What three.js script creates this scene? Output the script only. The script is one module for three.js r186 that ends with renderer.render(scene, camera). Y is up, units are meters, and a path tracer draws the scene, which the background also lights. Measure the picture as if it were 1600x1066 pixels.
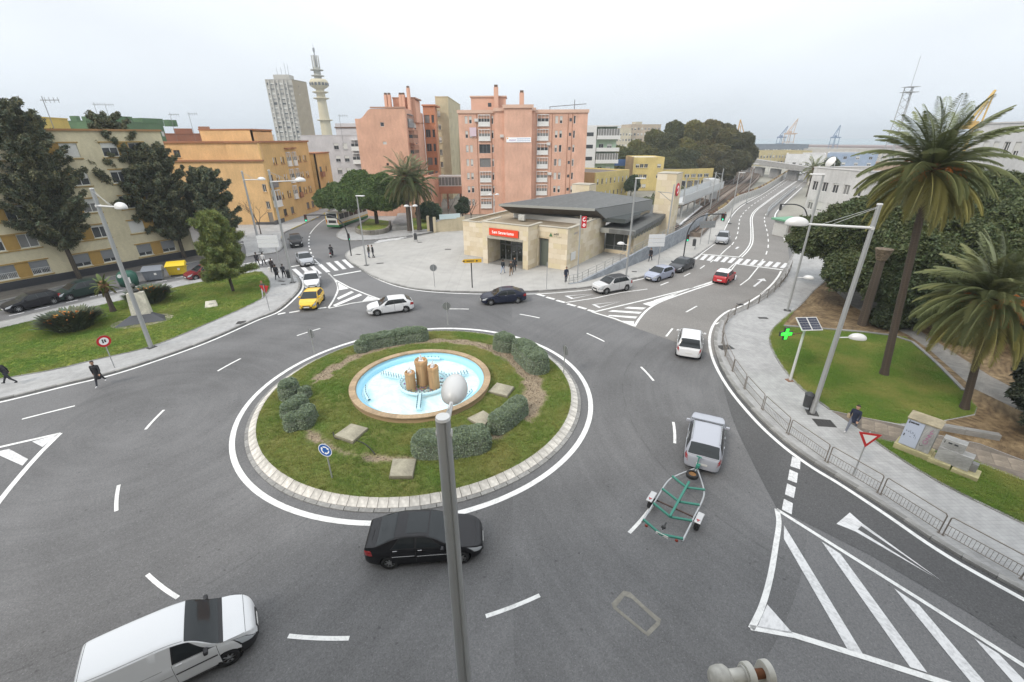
import * as THREE from 'three';
import { mergeGeometries, toCreasedNormals } from 'three/addons/utils/BufferGeometryUtils.js';
import { RoundedBoxGeometry } from 'three/addons/geometries/RoundedBoxGeometry.js';
import { MarchingCubes } from 'three/addons/objects/MarchingCubes.js';
import { ImprovedNoise } from 'three/addons/math/ImprovedNoise.js';

// ---------- camera, sky, sun, exposure ----------
const scene = new THREE.Scene();
const camera = new THREE.PerspectiveCamera(74.88, 1024 / 682, 0.1, 9000);
camera.position.set(0, 15, 0);
camera.rotation.set(-0.4273, 0, -0.0054, 'XYZ');
const renderer = new THREE.WebGLRenderer({ antialias: true });
renderer.toneMapping = THREE.LinearToneMapping;
renderer.toneMappingExposure = 1.42;
renderer.shadowMap.enabled = true;
const noise = new ImprovedNoise();
const fbm = (x, y, z = 0.37, o = 4) => { let s = 0, a = 0.5; for (let i = 0; i < o; i++) { s += a * noise.noise(x, y, z + i * 7.1); x *= 2.03; y *= 2.03; a *= 0.5; } return s; };
{ // an overcast sky (brighter overhead than at the horizon) with faint cloud structure
  const w = 1024, h = 512, d = new Float32Array(w * h * 4);
  for (let j = 0; j < h; j++) {
    const el = ((j + 0.5) / h - 0.5) * Math.PI, s = Math.max(0, Math.sin(el)), c = Math.cos(el);
    for (let i = 0; i < w; i++) {
      const az = (i / w) * 2 * Math.PI;
      const n = fbm(Math.cos(az) * c * 1.6 + 5, Math.sin(az) * c * 1.6 + s * 4, s * 3.0, 4);
      const g = (1 + 1.05 * s) * (1 + 0.26 * n), k = (j * w + i) * 4, b = Math.exp(-s * 5) ;
      d[k] = 0.635 * g * (1 - 0.07 * b); d[k + 1] = 0.66 * g * (1 - 0.03 * b); d[k + 2] = 0.69 * g; d[k + 3] = 1;
      if (el < 0) { d[k] = 0.3; d[k + 1] = 0.31; d[k + 2] = 0.32; }
    }
  }
  const sky = new THREE.DataTexture(d, w, h, THREE.RGBAFormat, THREE.FloatType);
  sky.mapping = THREE.EquirectangularReflectionMapping; sky.magFilter = sky.minFilter = THREE.LinearFilter; sky.needsUpdate = true;
  scene.background = sky; scene.environment = sky;
}
const sun = new THREE.DirectionalLight(0xfff4e6, 1.5);
sun.position.set(-78, 100, 34); sun.target.position.set(0, 0, -40); scene.add(sun, sun.target);
sun.castShadow = true; sun.shadow.radius = 24; sun.shadow.mapSize.set(4096, 4096);
Object.assign(sun.shadow.camera, { left: -120, right: 120, top: 120, bottom: -120, near: 1, far: 400 });
scene.fog = new THREE.FogExp2(0xdfe7ee, 0.00042);

// ---------- helpers ----------
let seed = 12345;
const rnd = () => { seed = (seed + 0x6D2B79F5) | 0; let t = Math.imul(seed ^ (seed >>> 15), 1 | seed); t = (t + Math.imul(t ^ (t >>> 7), 61 | t)) ^ t; return ((t ^ (t >>> 14)) >>> 0) / 4294967296; };
const rr = (a, b) => a + (b - a) * rnd();
const lerp = (a, b, t) => a + (b - a) * t, clamp = (x, a, b) => Math.min(b, Math.max(a, x));
const V = (x, y, z) => new THREE.Vector3(x, y, z);
const taken = {};
const numbered = (n) => { const k = (taken[n] = (taken[n] ?? -1) + 1); return k ? n + '_' + String(k).padStart(3, '0') : n; };
function mesh(name, geo, m, parent) {
  const o = new THREE.Mesh(geo, m); o.name = parent ? name : numbered(name); o.castShadow = o.receiveShadow = true; (parent ?? scene).add(o); return o;
}
function tag(o, label, category, group) { o.userData.label = label; o.userData.category = category; if (group) o.userData.group = group; return o; }
function struct(name, geo, m) { const o = mesh(name, geo, m); o.userData.kind = 'structure'; return o; }
function structGroup(name) { const o = new THREE.Group(); o.name = numbered(name); o.userData.kind = 'structure'; scene.add(o); return o; }
function thing(name, label, category, [x, y, z] = [0, 0, 0], turn = 0, group) {
  const o = new THREE.Group(); o.name = numbered(name); scene.add(o); o.position.set(x, y, z); o.rotation.y = turn; return tag(o, label, category, group);
}
const col = (r, g, b) => new THREE.Color().setRGB(r, g, b);
function M(c, roughness = 0.8, extra = {}) { return new THREE.MeshStandardMaterial({ color: Array.isArray(c) ? col(...c) : c, roughness, ...extra }); }
function P(c, roughness = 0.8, extra = {}) { return new THREE.MeshPhysicalMaterial({ color: Array.isArray(c) ? col(...c) : c, roughness, ...extra }); }
const merge = (a) => mergeGeometries(a.map((g) => { const n = g.index ? g.toNonIndexed() : g; for (const k of Object.keys(n.attributes)) if (!['position', 'normal', 'uv'].includes(k)) n.deleteAttribute(k); if (!n.attributes.uv) n.setAttribute('uv', new THREE.BufferAttribute(new Float32Array(n.attributes.position.count * 2), 2)); return n; }));
const box = (w, h, d, x = 0, y = 0, z = 0) => new THREE.BoxGeometry(w, h, d).translate(x, y, z);
const bx = (x0, x1, y0, y1, z0, z1) => box(x1 - x0, y1 - y0, z1 - z0, (x0 + x1) / 2, (y0 + y1) / 2, (z0 + z1) / 2);
const rbox = (w, h, d, r, x = 0, y = 0, z = 0, s = 2) => new RoundedBoxGeometry(w, h, d, s, r).translate(x, y, z);
const cyl = (r0, r1, h, x = 0, y = 0, z = 0, n = 14) => new THREE.CylinderGeometry(r1, r0, h, n).translate(x, y + h / 2, z);
const sph = (r, x = 0, y = 0, z = 0, n = 14) => new THREE.SphereGeometry(r, n, Math.ceil(n * 0.7)).translate(x, y, z);
function rod(a, b, r0, r1 = r0, n = 8) { // tapered bar between two points
  const A = V(...a), B = V(...b), d = B.clone().sub(A), L = d.length(), g = new THREE.CylinderGeometry(r1, r0, L, n).translate(0, L / 2, 0);
  g.applyQuaternion(new THREE.Quaternion().setFromUnitVectors(V(0, 1, 0), d.normalize())); return g.translate(...a);
}
function tube(pts, r, n = 24, m = 8) { return new THREE.TubeGeometry(new THREE.CatmullRomCurve3(pts.map((p) => V(...p))), n, r, m); }
const spl = (pts, n = 8, closed = false) => new THREE.CatmullRomCurve3(pts.map(([x, z]) => V(x, 0, z)), closed, 'centripetal').getPoints(n * pts.length).map((p) => [p.x, p.z]);
function shapeOf(pts, holes = []) {
  const s = new THREE.Shape(pts.map(([x, z]) => new THREE.Vector2(x, -z)));
  for (const h of holes) s.holes.push(new THREE.Path(h.map(([x, z]) => new THREE.Vector2(x, -z)))); return s;
}
const flat = (pts, y, holes) => new THREE.ShapeGeometry(shapeOf(pts, holes)).rotateX(-Math.PI / 2).translate(0, y, 0);
const slabG = (pts, y0, y1, holes) => new THREE.ExtrudeGeometry(shapeOf(pts, holes), { depth: y1 - y0, bevelEnabled: false }).rotateX(-Math.PI / 2).translate(0, y0, 0);
const ring = (cx, cz, r, n = 96, a0 = 0, a1 = Math.PI * 2) => Array.from({ length: n }, (_, i) => { const a = a0 + (a1 - a0) * i / n; return [cx + r * Math.cos(a), cz + r * Math.sin(a)]; });
function offsetLine(pts, d) { // shift a plan polyline sideways (left of travel is positive)
  return pts.map((p, i) => { const a = pts[Math.max(0, i - 1)], b = pts[Math.min(pts.length - 1, i + 1)], dx = b[0] - a[0], dz = b[1] - a[1], L = Math.hypot(dx, dz) || 1; return [p[0] + dz / L * d, p[1] - dx / L * d]; });
}
function ribbon(pts, w, y) { const a = offsetLine(pts, w / 2), b = offsetLine(pts, -w / 2); return flat([...a, ...b.reverse()], y); }
function walk(pts, step) { // even stations along a plan polyline: [x, z, heading, length]
  const out = []; let acc = [0]; for (let i = 1; i < pts.length; i++) acc.push(acc[i - 1] + Math.hypot(pts[i][0] - pts[i - 1][0], pts[i][1] - pts[i - 1][1]));
  const at = (s) => { let i = 1; while (i < pts.length - 1 && acc[i] < s) i++; const t = (s - acc[i - 1]) / (acc[i] - acc[i - 1] || 1); return [lerp(pts[i - 1][0], pts[i][0], t), lerp(pts[i - 1][1], pts[i][1], t)]; };
  const L = acc[acc.length - 1], n = Math.max(1, Math.round(L / step)), s = L / n;
  for (let i = 0; i < n; i++) { const a = at(i * s), b = at((i + 1) * s); out.push([(a[0] + b[0]) / 2, (a[1] + b[1]) / 2, Math.atan2(-(b[1] - a[1]), b[0] - a[0]), Math.hypot(b[0] - a[0], b[1] - a[1]), a, b]); }
  return out;
}
function tex(n, fn, rep, srgb = true) { // square computed texture; fn(u, v) -> [r, g, b] in 0..1
  const d = new Uint8Array(n * n * 4);
  for (let j = 0; j < n; j++) for (let i = 0; i < n; i++) { const c = fn(i / n, j / n, i, j), k = (j * n + i) * 4; d[k] = clamp(c[0], 0, 1) * 255; d[k + 1] = clamp(c[1], 0, 1) * 255; d[k + 2] = clamp(c[2], 0, 1) * 255; d[k + 3] = 255; }
  const t = new THREE.DataTexture(d, n, n, THREE.RGBAFormat); t.wrapS = t.wrapT = THREE.RepeatWrapping; t.magFilter = THREE.LinearFilter; t.minFilter = THREE.LinearMipmapLinearFilter; t.generateMipmaps = true;
  if (srgb) t.colorSpace = THREE.SRGBColorSpace; t.repeat.set(rep, rep); t.needsUpdate = true; return t;
}
const tn = (u, v, f, z = 0) => { // noise that tiles in u and v
  const a = u * 2 * Math.PI, b = v * 2 * Math.PI, R = f / (2 * Math.PI);
  return noise.noise(Math.cos(a) * R + 11 + z, Math.sin(a) * R + Math.cos(b) * R + z, Math.sin(b) * R + 3.3);
};
const lin2s = (c) => (c <= 0.0031308 ? 12.92 * c : 1.055 * Math.pow(c, 1 / 2.4) - 0.055);
function canvasTex(w, h, draw) { const c = document.createElement('canvas'); c.width = w; c.height = h; const x = c.getContext('2d'); draw(x, w, h); const t = new THREE.CanvasTexture(c); t.colorSpace = THREE.SRGBColorSpace; return t; }
// box-mapped uv in metres for walls and blocks
function boxUV(g) {
  const n = g.index ? g.toNonIndexed() : g, p = n.attributes.position, N = n.attributes.normal, uv = new Float32Array(p.count * 2);
  for (let i = 0; i < p.count; i++) { const ax = Math.abs(N.getX(i)), ay = Math.abs(N.getY(i)), az = Math.abs(N.getZ(i)); let u, v; if (ay > ax && ay > az) { u = p.getX(i); v = p.getZ(i); } else if (ax > az) { u = p.getZ(i); v = p.getY(i); } else { u = p.getX(i); v = p.getY(i); } uv[i * 2] = u; uv[i * 2 + 1] = v; }
  n.setAttribute('uv', new THREE.BufferAttribute(uv, 2)); return n;
}
const at2 = ([x, , z]) => [x, z];


// ---------- shared surface textures ----------
const hash = (i, j) => { let h = (i * 374761393 + j * 668265263) | 0; h = Math.imul(h ^ (h >>> 13), 1274126177); return ((h ^ (h >>> 16)) >>> 0) / 4294967296; };
const CX = -5.8, CZ = -24.88; // centre of the roundabout
function asphaltTex(n, base, metres, extra) {
  return tex(n, (u, v, i, j) => {
    const g = (hash(i, j) - 0.5) * 0.065 + (hash(i >> 1, j >> 1) - 0.5) * 0.045 - (hash((i >> 2) + 31, (j >> 2) + 7) > 0.9988 ? 0.07 : 0) + tn(u, v, metres * 0.5) * 0.02 + tn(u, v, metres * 0.12, 5) * 0.03;
    const sp = hash(i + 991, j + 17); let k = base + g + (sp > 0.9965 ? 0.14 : sp < 0.004 ? -0.10 : 0) + (extra ? extra(u, v) : 0);
    return [k * 1.002, k, k * 1.004];
  }, 1 / metres);
}
const roadTex = asphaltTex(1024, 0.405, 22);
const ringTex = asphaltTex(2048, 0.385, 44, (u, v) => { // rubber-polished wheel paths run round the island in broken streaks
  const x = (u - 0.5) * 44, z = (v - 0.5) * 44, r = Math.hypot(x, z), a = Math.atan2(z, x);
  const streak = noise.noise(r * 1.9, a * 1.2, 2.2) * 0.55 + noise.noise(r * 5.5, a * 2.5, 8) * 0.35;
  const patchy = fbm(x * 0.22 + 4, z * 0.22, 6.1, 4); return streak * 0.034 + patchy * 0.065 + (Math.abs(r - 15.1 - 0.3 * noise.noise(a * 2, 3, 1)) < 0.035 && noise.noise(a * 9, 1, 4) > -0.1 ? -0.035 : 0);
});
const laneTex = asphaltTex(1024, 0.315, 22), avenueTex = asphaltTex(1024, 0.465, 30);
const bump = tex(512, (u, v, i, j) => { const k = 0.5 + (hash(i, j) - 0.5) * 0.7; return [k, k, k]; }, 1 / 4, false);
const mRoad = M(0xffffff, 0.9, { map: roadTex }), mRing = M(0xffffff, 0.88, { map: ringTex }), mLane = M(0xffffff, 0.88, { map: laneTex }), mAvenue = M(0xfffaf2, 0.9, { map: avenueTex });
const paintTex = tex(512, (u, v, i, j) => { const w = tn(u, v, 14) * 0.6 + tn(u, v, 60, 3) * 0.5 + hash(i, j) * 0.25; const k = 0.90 - clamp(w * 0.16, 0, 0.12) * (0.5 + hash(i + 5, j)) - hash(i >> 1, j) * 0.05; return [k, k, k * 0.99]; }, 1 / 5);
const mPaint = M(0xffffff, 0.75, { map: paintTex });
const wornTex = tex(512, (u, v, i, j) => { const w = tn(u, v, 60) * 0.7 + tn(u, v, 9, 2) * 0.4; const k = 0.865 - clamp(w * 0.16 + 0.03, 0, 0.16) * (0.4 + hash(i, j + 9)) - hash(i, j) * 0.06; return [k, k, k]; }, 1 / 6);
const mWorn = M(0xffffff, 0.8, { map: wornTex });
const paveTex = tex(1024, (u, v, i, j) => { // small square paving with worn joints
  const m = 8, tx = Math.floor(u * 40), ty = Math.floor(v * 40), fx = (u * 40) % 1, fy = (v * 40) % 1, jt = fx < 0.07 || fy < 0.07;
  const k = 0.615 + (hash(tx, ty) - 0.5) * 0.035 + tn(u, v, 5) * 0.05 + tn(u, v, 20, 4) * 0.03 + (hash(i, j) - 0.5) * 0.03 - (jt ? 0.07 : 0); return [k, k, k * 0.995];
}, 1 / 8);
const plazaTex = tex(1024, (u, v, i, j) => {
  const fx = (u * 20) % 1, fy = (v * 20) % 1, jt = fx < 0.025 || fy < 0.025; const st = tn(u, v, 7, 2), dk = tn(u, v, 26, 9);
  const k = 0.635 + st * 0.025 + dk * 0.03 + (hash(i, j) - 0.5) * 0.035 - (jt ? 0.05 : 0) - (hash(i * 3, j * 5) > 0.9992 ? 0.2 : 0); return [k, k * 0.99, k * 0.965];
}, 1 / 24);
const mPave = M(0xffffff, 0.9, { map: paveTex }), mPlaza = M(0xffffff, 0.9, { map: plazaTex });
const concTex = tex(512, (u, v, i, j) => { const k = 0.86 + tn(u, v, 6) * 0.12 + tn(u, v, 30, 3) * 0.08 + (hash(i, j) - 0.5) * 0.06; return [k, k, k]; }, 1 / 3);
const stuccoTex = tex(512, (u, v, i, j) => { const k = 0.93 + tn(u, v, 4) * 0.06 + tn(u * 3 % 1, v, 9, 3) * 0.035 + tn(u, v, 40, 3) * 0.03 + (hash(i, j) - 0.5) * 0.04; return [k, k * 0.995, k * 0.985]; }, 1 / 9);
const conc = (c, r = 0.9) => M(c, r, { map: concTex }), stucco = (c, r = 0.92) => M(c, r, { map: stuccoTex });
const mKerb = [0.30, 0.345, 0.39].map((k) => conc([k, k * 0.985, k * 0.94]));
const mKerbWhite = [0.66, 0.73, 0.79].map((k) => conc([k, k * 0.955, k * 0.87]));
const grassTex = tex(1024, (u, v, i, j) => {
  const a = tn(u, v, 9), b = tn(u, v, 30, 4), c = tn(u, v, 110, 8), h = hash(i, j); const dry = clamp(0.5 + a * 1.1 + b * 0.9, 0, 1);
  return [0.355 + 0.13 * dry + c * 0.12 + (h - 0.5) * 0.12, 0.455 + 0.05 * dry + c * 0.12 + (h - 0.5) * 0.12, 0.14 + 0.06 * dry + (h - 0.5) * 0.06];
}, 1 / 16);
const mGrass = M(0xffffff, 0.95, { map: grassTex });
const dirtTex = tex(1024, (u, v, i, j) => { const a = tn(u, v, 8) * 0.12 + tn(u, v, 36, 2) * 0.14 + (hash(i, j) - 0.5) * 0.12 + (hash(i >> 2, j >> 2) > 0.93 ? -0.12 : 0); return [0.43 + a, 0.36 + a * 0.95, 0.26 + a * 0.8]; }, 1 / 10);
const mDirt = M(0xffffff, 0.97, { map: dirtTex });

// ---------- terrain, sea, roads ----------
const earthTex = tex(512, (u, v, i, j) => { const a = tn(u, v, 6) * 0.1 + tn(u, v, 25, 2) * 0.08; return [0.52 + a, 0.51 + a, 0.47 + a]; }, 1 / 160);
struct('terrain', flat(ring(0, -60, 5200, 64), -0.06), M(0xffffff, 0.95, { map: earthTex }));
struct('sea', flat([[150, -5000], [150, -1150], [420, -980], [900, -700], [5000, -500], [5000, -5000]], 0.3), P([0.10, 0.19, 0.22], 0.25));
struct('road', flat([[-100, 16], [75, 16], [75, -66], [-100, -66]], 0), mRoad);
const avL = spl([[2.9, -45.43], [5.57, -46.16], [8.85, -47.12], [13.39, -49.59], [19.13, -53.99], [23.98, -59.08], [26.82, -62.79], [31.78, -69.71], [35.34, -75.37], [41.12, -86.69], [47.16, -97.83], [54.54, -109.99], [70.47, -132.03], [107.85, -186.23], [149.24, -248.31]], 6);
const avR = spl([[15.34, -29.64], [16.29, -32.48], [17.66, -35.23], [19.17, -37.44], [22.08, -40.05], [27.75, -45.66], [31.76, -50.67], [36.07, -57.39], [38.97, -62.71], [43.34, -70.85], [52.84, -90.88], [56.44, -97.51], [67.8, -114.03], [93.06, -149.88], [116.59, -185.66], [156.2, -247.7]], 6);
struct('avenue', flat([...avL.map(([x, z]) => [x - 0.4, z]), ...[...avR].reverse().map(([x, z]) => [x + 0.4, z]), [14.21, -31.31], [12.59, -33.28], [10.6, -35.62], [9.03, -37.67], [7.56, -39.32], [5.14, -42.14]], 0.009), mAvenue);
struct('side_street', flat([[-100, -64], [-18, -64], [-15.36, -77.64], [-26.55, -88.07], [-32.62, -97.61], [-45.29, -121.1], [-52.17, -126.72], [-46.56, -92.38], [-49.75, -87.37], [-100, -92]], -0.012), mRoad);
struct('roundabout_roadway', flat(ring(CX, CZ, 21.3, 128), 0.004), mRing);
{ const g = flat([[14.63, -25.18], [14.61, -22.62], [14.98, -19.09], [16.02, -16.57], [16.75, -14.75], [17.39, -12.79], [18.8, -10.34], [16.66, -8.39], [15.77, -9.98], [14.04, -12.42], ...spl([[11.7, -14.86], [11.87, -16.17], [12.21, -18.34], [12.68, -20.95], [13.55, -24.24], [15.08, -29.01]], 6)], 0.009); struct('entry_lane_surface', g, mLane); }

// ---------- pavements, kerbs, lawns ----------
function kerbRun(name, pts, { w = 0.22, h = 0.135, len = 1, mats = mKerb, side = 0.06, y0 = -0.02 } = {}) {
  const g = structGroup(name), geo = new THREE.BoxGeometry(1, 1, 1);
  for (const [x, z, a, L] of walk(offsetLine(pts, side), len)) { const m = mesh('kerb_stone', geo, mats[(rnd() * mats.length) | 0], g); m.position.set(x, (h + y0) / 2 + rr(-0.004, 0.004), z); m.rotation.y = a; m.scale.set(L - 0.018, h - y0, w); }
  return g;
}
const kerbStrip = (name, pts, w, y0, y1, m) => { const a = offsetLine(pts, w / 2), b = offsetLine(pts, -w / 2); return struct(name, slabG([...a, ...b.reverse()], y0, y1), m); };
// left pavement, round the lawn with the bust
const e1 = spl([[-35.53, -22.69], [-32.6, -24.32], [-30.24, -26.28], [-28.36, -27.84], [-26.73, -30.14], [-25.11, -33.19], [-23.49, -38.11], [-22.72, -39.86], [-22.88, -43.88], [-23.39, -46.77], [-24.55, -49.65], [-26.38, -52.45], [-28.48, -54.64], [-30.7, -55.9]], 6);
const lawnL = [...spl([[-38.59, -25.25], [-35.2, -26.82], [-32.64, -28.18], [-31.18, -29.6], [-28.69, -31.85], [-27.14, -36.43], [-25.75, -42.45], [-25.73, -43.92], [-26.74, -47.33], [-28.59, -50.75], [-30.84, -53.66]], 6), ...spl([[-31.67, -53.83], [-34.56, -50.7], [-38.13, -46.24], [-39.94, -42.96], [-42.81, -38.76], [-44.58, -35.81], [-46.65, -31.96]], 3)];
const e2 = [[-34.42, -55.06], [-36.14, -53.34], [-39.89, -48.7], [-41.84, -45.33], [-44.14, -41.43], [-46.3, -37.45], [-48.28, -33.31]];
struct('pavement', slabG([...e1, ...e2], -0.02, 0.12), mPave);
kerbRun('kerb', e1, { side: -0.05 }); kerbRun('kerb', e2, { side: -0.05 });
struct('lawn', slabG(lawnL, 0.05, 0.15), mGrass);
kerbRun('lawn_edging', [...lawnL, lawnL[0]], { w: 0.1, h: 0.165, len: 1.2, side: 0 });
// pavement along the yellow building
const e3 = [[-85, 5], [-52.36, -43.26], [-50.14, -49.62], [-42.36, -59.4], [-41.25, -61.13]];
struct('pavement', slabG([...e3, [-43.1, -64.19], [-46, -63.1], [-56.87, -47.58], [-92, 0]], -0.02, 0.115), conc([0.16, 0.145, 0.125]));
kerbRun('kerb', e3, { side: 0 });
// corner pavement by the orange building
const e4 = spl([[-37.15, -61.77], [-35.94, -63.25], [-34.37, -64], [-34.6, -66.44], [-35.55, -69.08], [-37.29, -71.94]], 5);
struct('pavement', slabG([...e4, [-40.17, -79.47], [-40.4, -87.09], [-40.92, -97.89], [-42.2, -107.28], [-46.3, -111.66], [-46.07, -88.67], [-50.13, -88.79], [-56.23, -84.87], [-47.3, -70.29], [-43.24, -72.09], [-39.38, -65.72]], -0.02, 0.12), mPave);
kerbRun('kerb', e4, { side: -0.05 }); kerbRun('kerb', [[-37.29, -71.94], [-40.17, -79.47], [-40.4, -87.09], [-40.92, -97.89], [-42.2, -107.28]], { side: -0.05, mats: [conc([0.5, 0.42, 0.16]), mKerb[1]] });
// plaza of the station, continuing as the pavement of the avenue
const e5 = spl([[-12.64, -78.7], [-17.27, -73.41], [-21.41, -69.65], [-23.32, -67.11], [-23.72, -64.55], [-23.31, -62.21], [-21.72, -58.96], [-19.35, -55.67], [-16.39, -51.63], [-13.06, -48.46], [-10.3, -46.77], [-7.84, -45.99], [-5.47, -45.71], [-2.02, -45.52], [1.81, -45.67], [3.83, -45.99], [6.37, -46.48], [8.88, -47.28], [13.45, -49.84], [15.97, -51.34], [19.93, -54.81], [23.98, -59.08], [26.82, -62.79], [31.78, -69.71], [35.34, -75.37], [41.12, -86.69], [47.16, -97.83], [54.54, -109.99], [70.47, -132.03], [107.85, -186.23]], 6);
struct('plaza', slabG([...e5, [108.54, -189.29], [69.77, -133.17], [54.04, -112.25], [43.81, -95.03], [35.19, -84.14], [36.9, -93.61], [25.47, -90.09], [0.13, -90.89], [-12.05, -86.23]], -0.02, 0.12), mPlaza);
kerbRun('kerb', e5.slice(0, Math.floor(e5.length * 0.8)), { side: -0.05, len: 1.05 });
// bank with the big tree and the bus stop pavement
const e6 = spl([[-32.33, -99.34], [-31.19, -88.21], [-30.76, -81.6], [-29.99, -77.48], [-28.81, -74.74], [-26.93, -72.66], [-22.81, -72.8], [-17.24, -76.03], [-14.22, -78.75]], 6);
struct('pavement', slabG([...e6, [-12.71, -82.32], [-13.99, -91.34], [-29.03, -104.8], [-32.71, -104.94]], -0.02, 0.12), mPave);
kerbRun('kerb', e6, { side: -0.05 });
// right-hand pavement with the railing
const e7 = spl([[39.83, -62.3], [35.6, -56.26], [31.76, -50.67], [27.75, -45.66], [24.29, -42.03], [22.02, -40.05], [20.78, -39.21], [19.11, -37.44], [17.65, -35.28], [16.41, -32.79], [15.5, -30.17], [14.96, -27.88], [14.59, -25.22], [14.49, -23.07], [14.57, -20.75], [14.87, -18.93], [15.31, -17.62], [15.84, -16.55], [16.59, -14.66], [17.29, -12.71], [18.41, -10.82], [19.75, -8.95]], 6);
struct('pavement', slabG([...e7, [70, 2], [75, -55], [52, -62]], -0.02, 0.12), mPave);
kerbRun('kerb', e7, { side: 0.05, w: 0.26 });
const i7 = spl([[35.67, -48.8], [32.14, -45.26], [27.84, -40.56], [23.72, -36.46], [21.83, -34.35], [20.65, -32.43], [19.74, -30.01], [19.11, -27.59], [18.79, -25.22], [18.86, -23.9], [19, -22.51]], 6);
const lawnR = [...i7.slice(15), [20.21, -21.83], [21.95, -21.05], [24.17, -21.21], [27.08, -21.96], [27.86, -22.64], [28.81, -24.5], [30.19, -27.75], [31.43, -31.21], [31.89, -32.9], [29.08, -33.98], [24.19, -35.21], [23.32, -35.44]];
struct('lawn', slabG(lawnR, 0.05, 0.15), mGrass);
struct('park_ground', slabG([...i7.slice(0, 26).map(([x, z]) => [x + 0.12, z]), [24.42, -35.14], [29.08, -33.98], [31.89, -32.9], [31.43, -31.21], [30.19, -27.75], [28.81, -24.5], [27.94, -22.63], [27.03, -21.83], [24.06, -21.09], [22.19, -20.8], [23.03, -20.14], [24.83, -19.22], [25.75, -17.83], [27.04, -15.69], [70, -10], [75, -60], [50, -58]], 0.04, 0.138), mDirt);
kerbRun('lawn_edging', i7, { w: 0.14, h: 0.17, len: 1.2, side: 0 });
kerbRun('lawn_edging', [[23.39, -35.37], [24.19, -35.21], [29.08, -33.98], [31.89, -32.9], [31.43, -31.21], [30.19, -27.75], [28.81, -24.5]], { w: 0.2, h: 0.26, len: 2, side: 0 });
const stripG = [...spl([[19.39, -19.77], [19.66, -17.89], [20.19, -16.15], [20.87, -14.87], [21.53, -13.79], [22.67, -11.65]], 4), [25.61, -14.04], [24.19, -16.33], [23.6, -17.18], [22.94, -18.1], [20.43, -19.26]];
struct('lawn', slabG(stripG, 0.05, 0.15), mGrass);
kerbRun('lawn_edging', [...stripG, stripG[0]], { w: 0.12, h: 0.165, len: 1.2, side: 0 });
{ // tiled path behind the cabinets, laid in diagonal squares
  const g = structGroup('tiled_path'), pts = [[19.03, -22.38], [21.85, -20.93], [22.98, -20.08], [24.78, -19.17], [25.7, -17.78], [26.99, -15.65], [25.19, -14.15], [24.28, -16.42], [23.69, -17.27], [23.01, -18.17], [20.5, -19.34], [19.49, -19.88]];
  mesh('joint_bed', slabG(pts, 0.1, 0.134), conc([0.2, 0.17, 0.14]), g);
  const inside = ([x, z], poly) => { let c = false; for (let i = 0, j = poly.length - 1; i < poly.length; j = i++) { const [a, b] = poly[i], [d, e] = poly[j]; if ((b > z) !== (e > z) && x < (d - a) * (z - b) / (e - b) + a) c = !c; } return c; };
  const tg = new THREE.BoxGeometry(0.575, 0.02, 0.575), tm = [0.27, 0.3, 0.33].map((k) => conc([k, k * 0.84, k * 0.66]));
  for (let i = -60; i < 60; i++) for (let j = -60; j < 60; j++) {
    const a = 0.62, x = 21 + (i * Math.cos(a) - j * Math.sin(a)) * 0.6, z = -17 + (i * Math.sin(a) + j * Math.cos(a)) * 0.6;
    const h = 0.32; if (![[-h, -h], [h, -h], [h, h], [-h, h]].every(([p, r]) => inside([x + p, z + r], pts))) continue;
    const t = mesh('tile', tg, tm[(rnd() * 3) | 0], g); t.position.set(x, 0.131, z); t.rotation.set(rr(-0.006, 0.006), -a, rr(-0.006, 0.006));
  }
}
struct('park_path', flat([[34.55, -45.99], [37.25, -46.39], [34.41, -35.28], [32.47, -26.52], [32.28, -22.59], [30.3, -20.79], [29.81, -24.86], [31.93, -30.75], [32.51, -33.41], [32.75, -40.41]], 0.144), conc([0.26, 0.245, 0.22]));

// ---------- road markings ----------
const marks = structGroup('road_markings');
const paint = (name, pts, m = mPaint, y = 0.0155) => mesh(name, flat(pts, y), m, marks);
const line = (name, pts, w, m = mPaint, y = 0.0155) => mesh(name, ribbon(pts, w, y), m, marks);
{ const r = 10.74; mesh('island_edge_line', flat(ring(CX, CZ, r + 0.14, 160), 0.0155, [ring(CX, CZ, r - 0.14, 160)]), mPaint, marks); }
const arcDash = (p, r, len, w) => { const a = Math.atan2(p[1] - CZ, p[0] - CX), h = len / r / 2; line('lane_dash', Array.from({ length: 9 }, (_, i) => { const t = a - h + 2 * h * i / 8; return [CX + r * Math.cos(t), CZ + r * Math.sin(t)]; }), w); };
for (const p of [[-18.25, -15.72], [-21.11, -22.03], [-12.99, -11.23], [-20.73, -29.02], [-17.39, -35.02], [-5.18, -40.47], [1.65, -38.5], [6.91, -33.58], [9.44, -27.31], [9.05, -20.49], [5.56, -14.29], [0.01, -10.39], [-6.45, -9.33]]) arcDash(p, Math.hypot(p[0] - CX, p[1] - CZ), 2.05, 0.15);
line('edge_line', offsetLine(e1.slice(0, 70), -0.42), 0.2);
line('edge_line', offsetLine(e7.slice(10), -0.4), 0.2);
line('edge_line', spl([[-19.66, -55.98], [-16.3, -51.31], [-13.01, -47.98], [-10.25, -46.32], [-7.5, -45.5], [-4.04, -45.01], [0.03, -44.84], [3.41, -44.99], [6.2, -45.59], [8.72, -46.33], [13.24, -48.96], [15.8, -50.57]], 6), 0.16);
line('edge_line', [[23.59, -58.16], [26.46, -61.84], [31.47, -68.79]], 0.16); line('edge_line', spl([[35.3, -75.16], [41.32, -86.68], [47.48, -97.82], [54.99, -109.97], [71, -132], [106.7, -183.28]], 5), 0.18);
line('edge_line', spl([[43.45, -70.85], [50.32, -85.71], [54.67, -94.66], [58.35, -100.71], [69.13, -116.39], [94.24, -151.86]], 5), 0.2);
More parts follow.
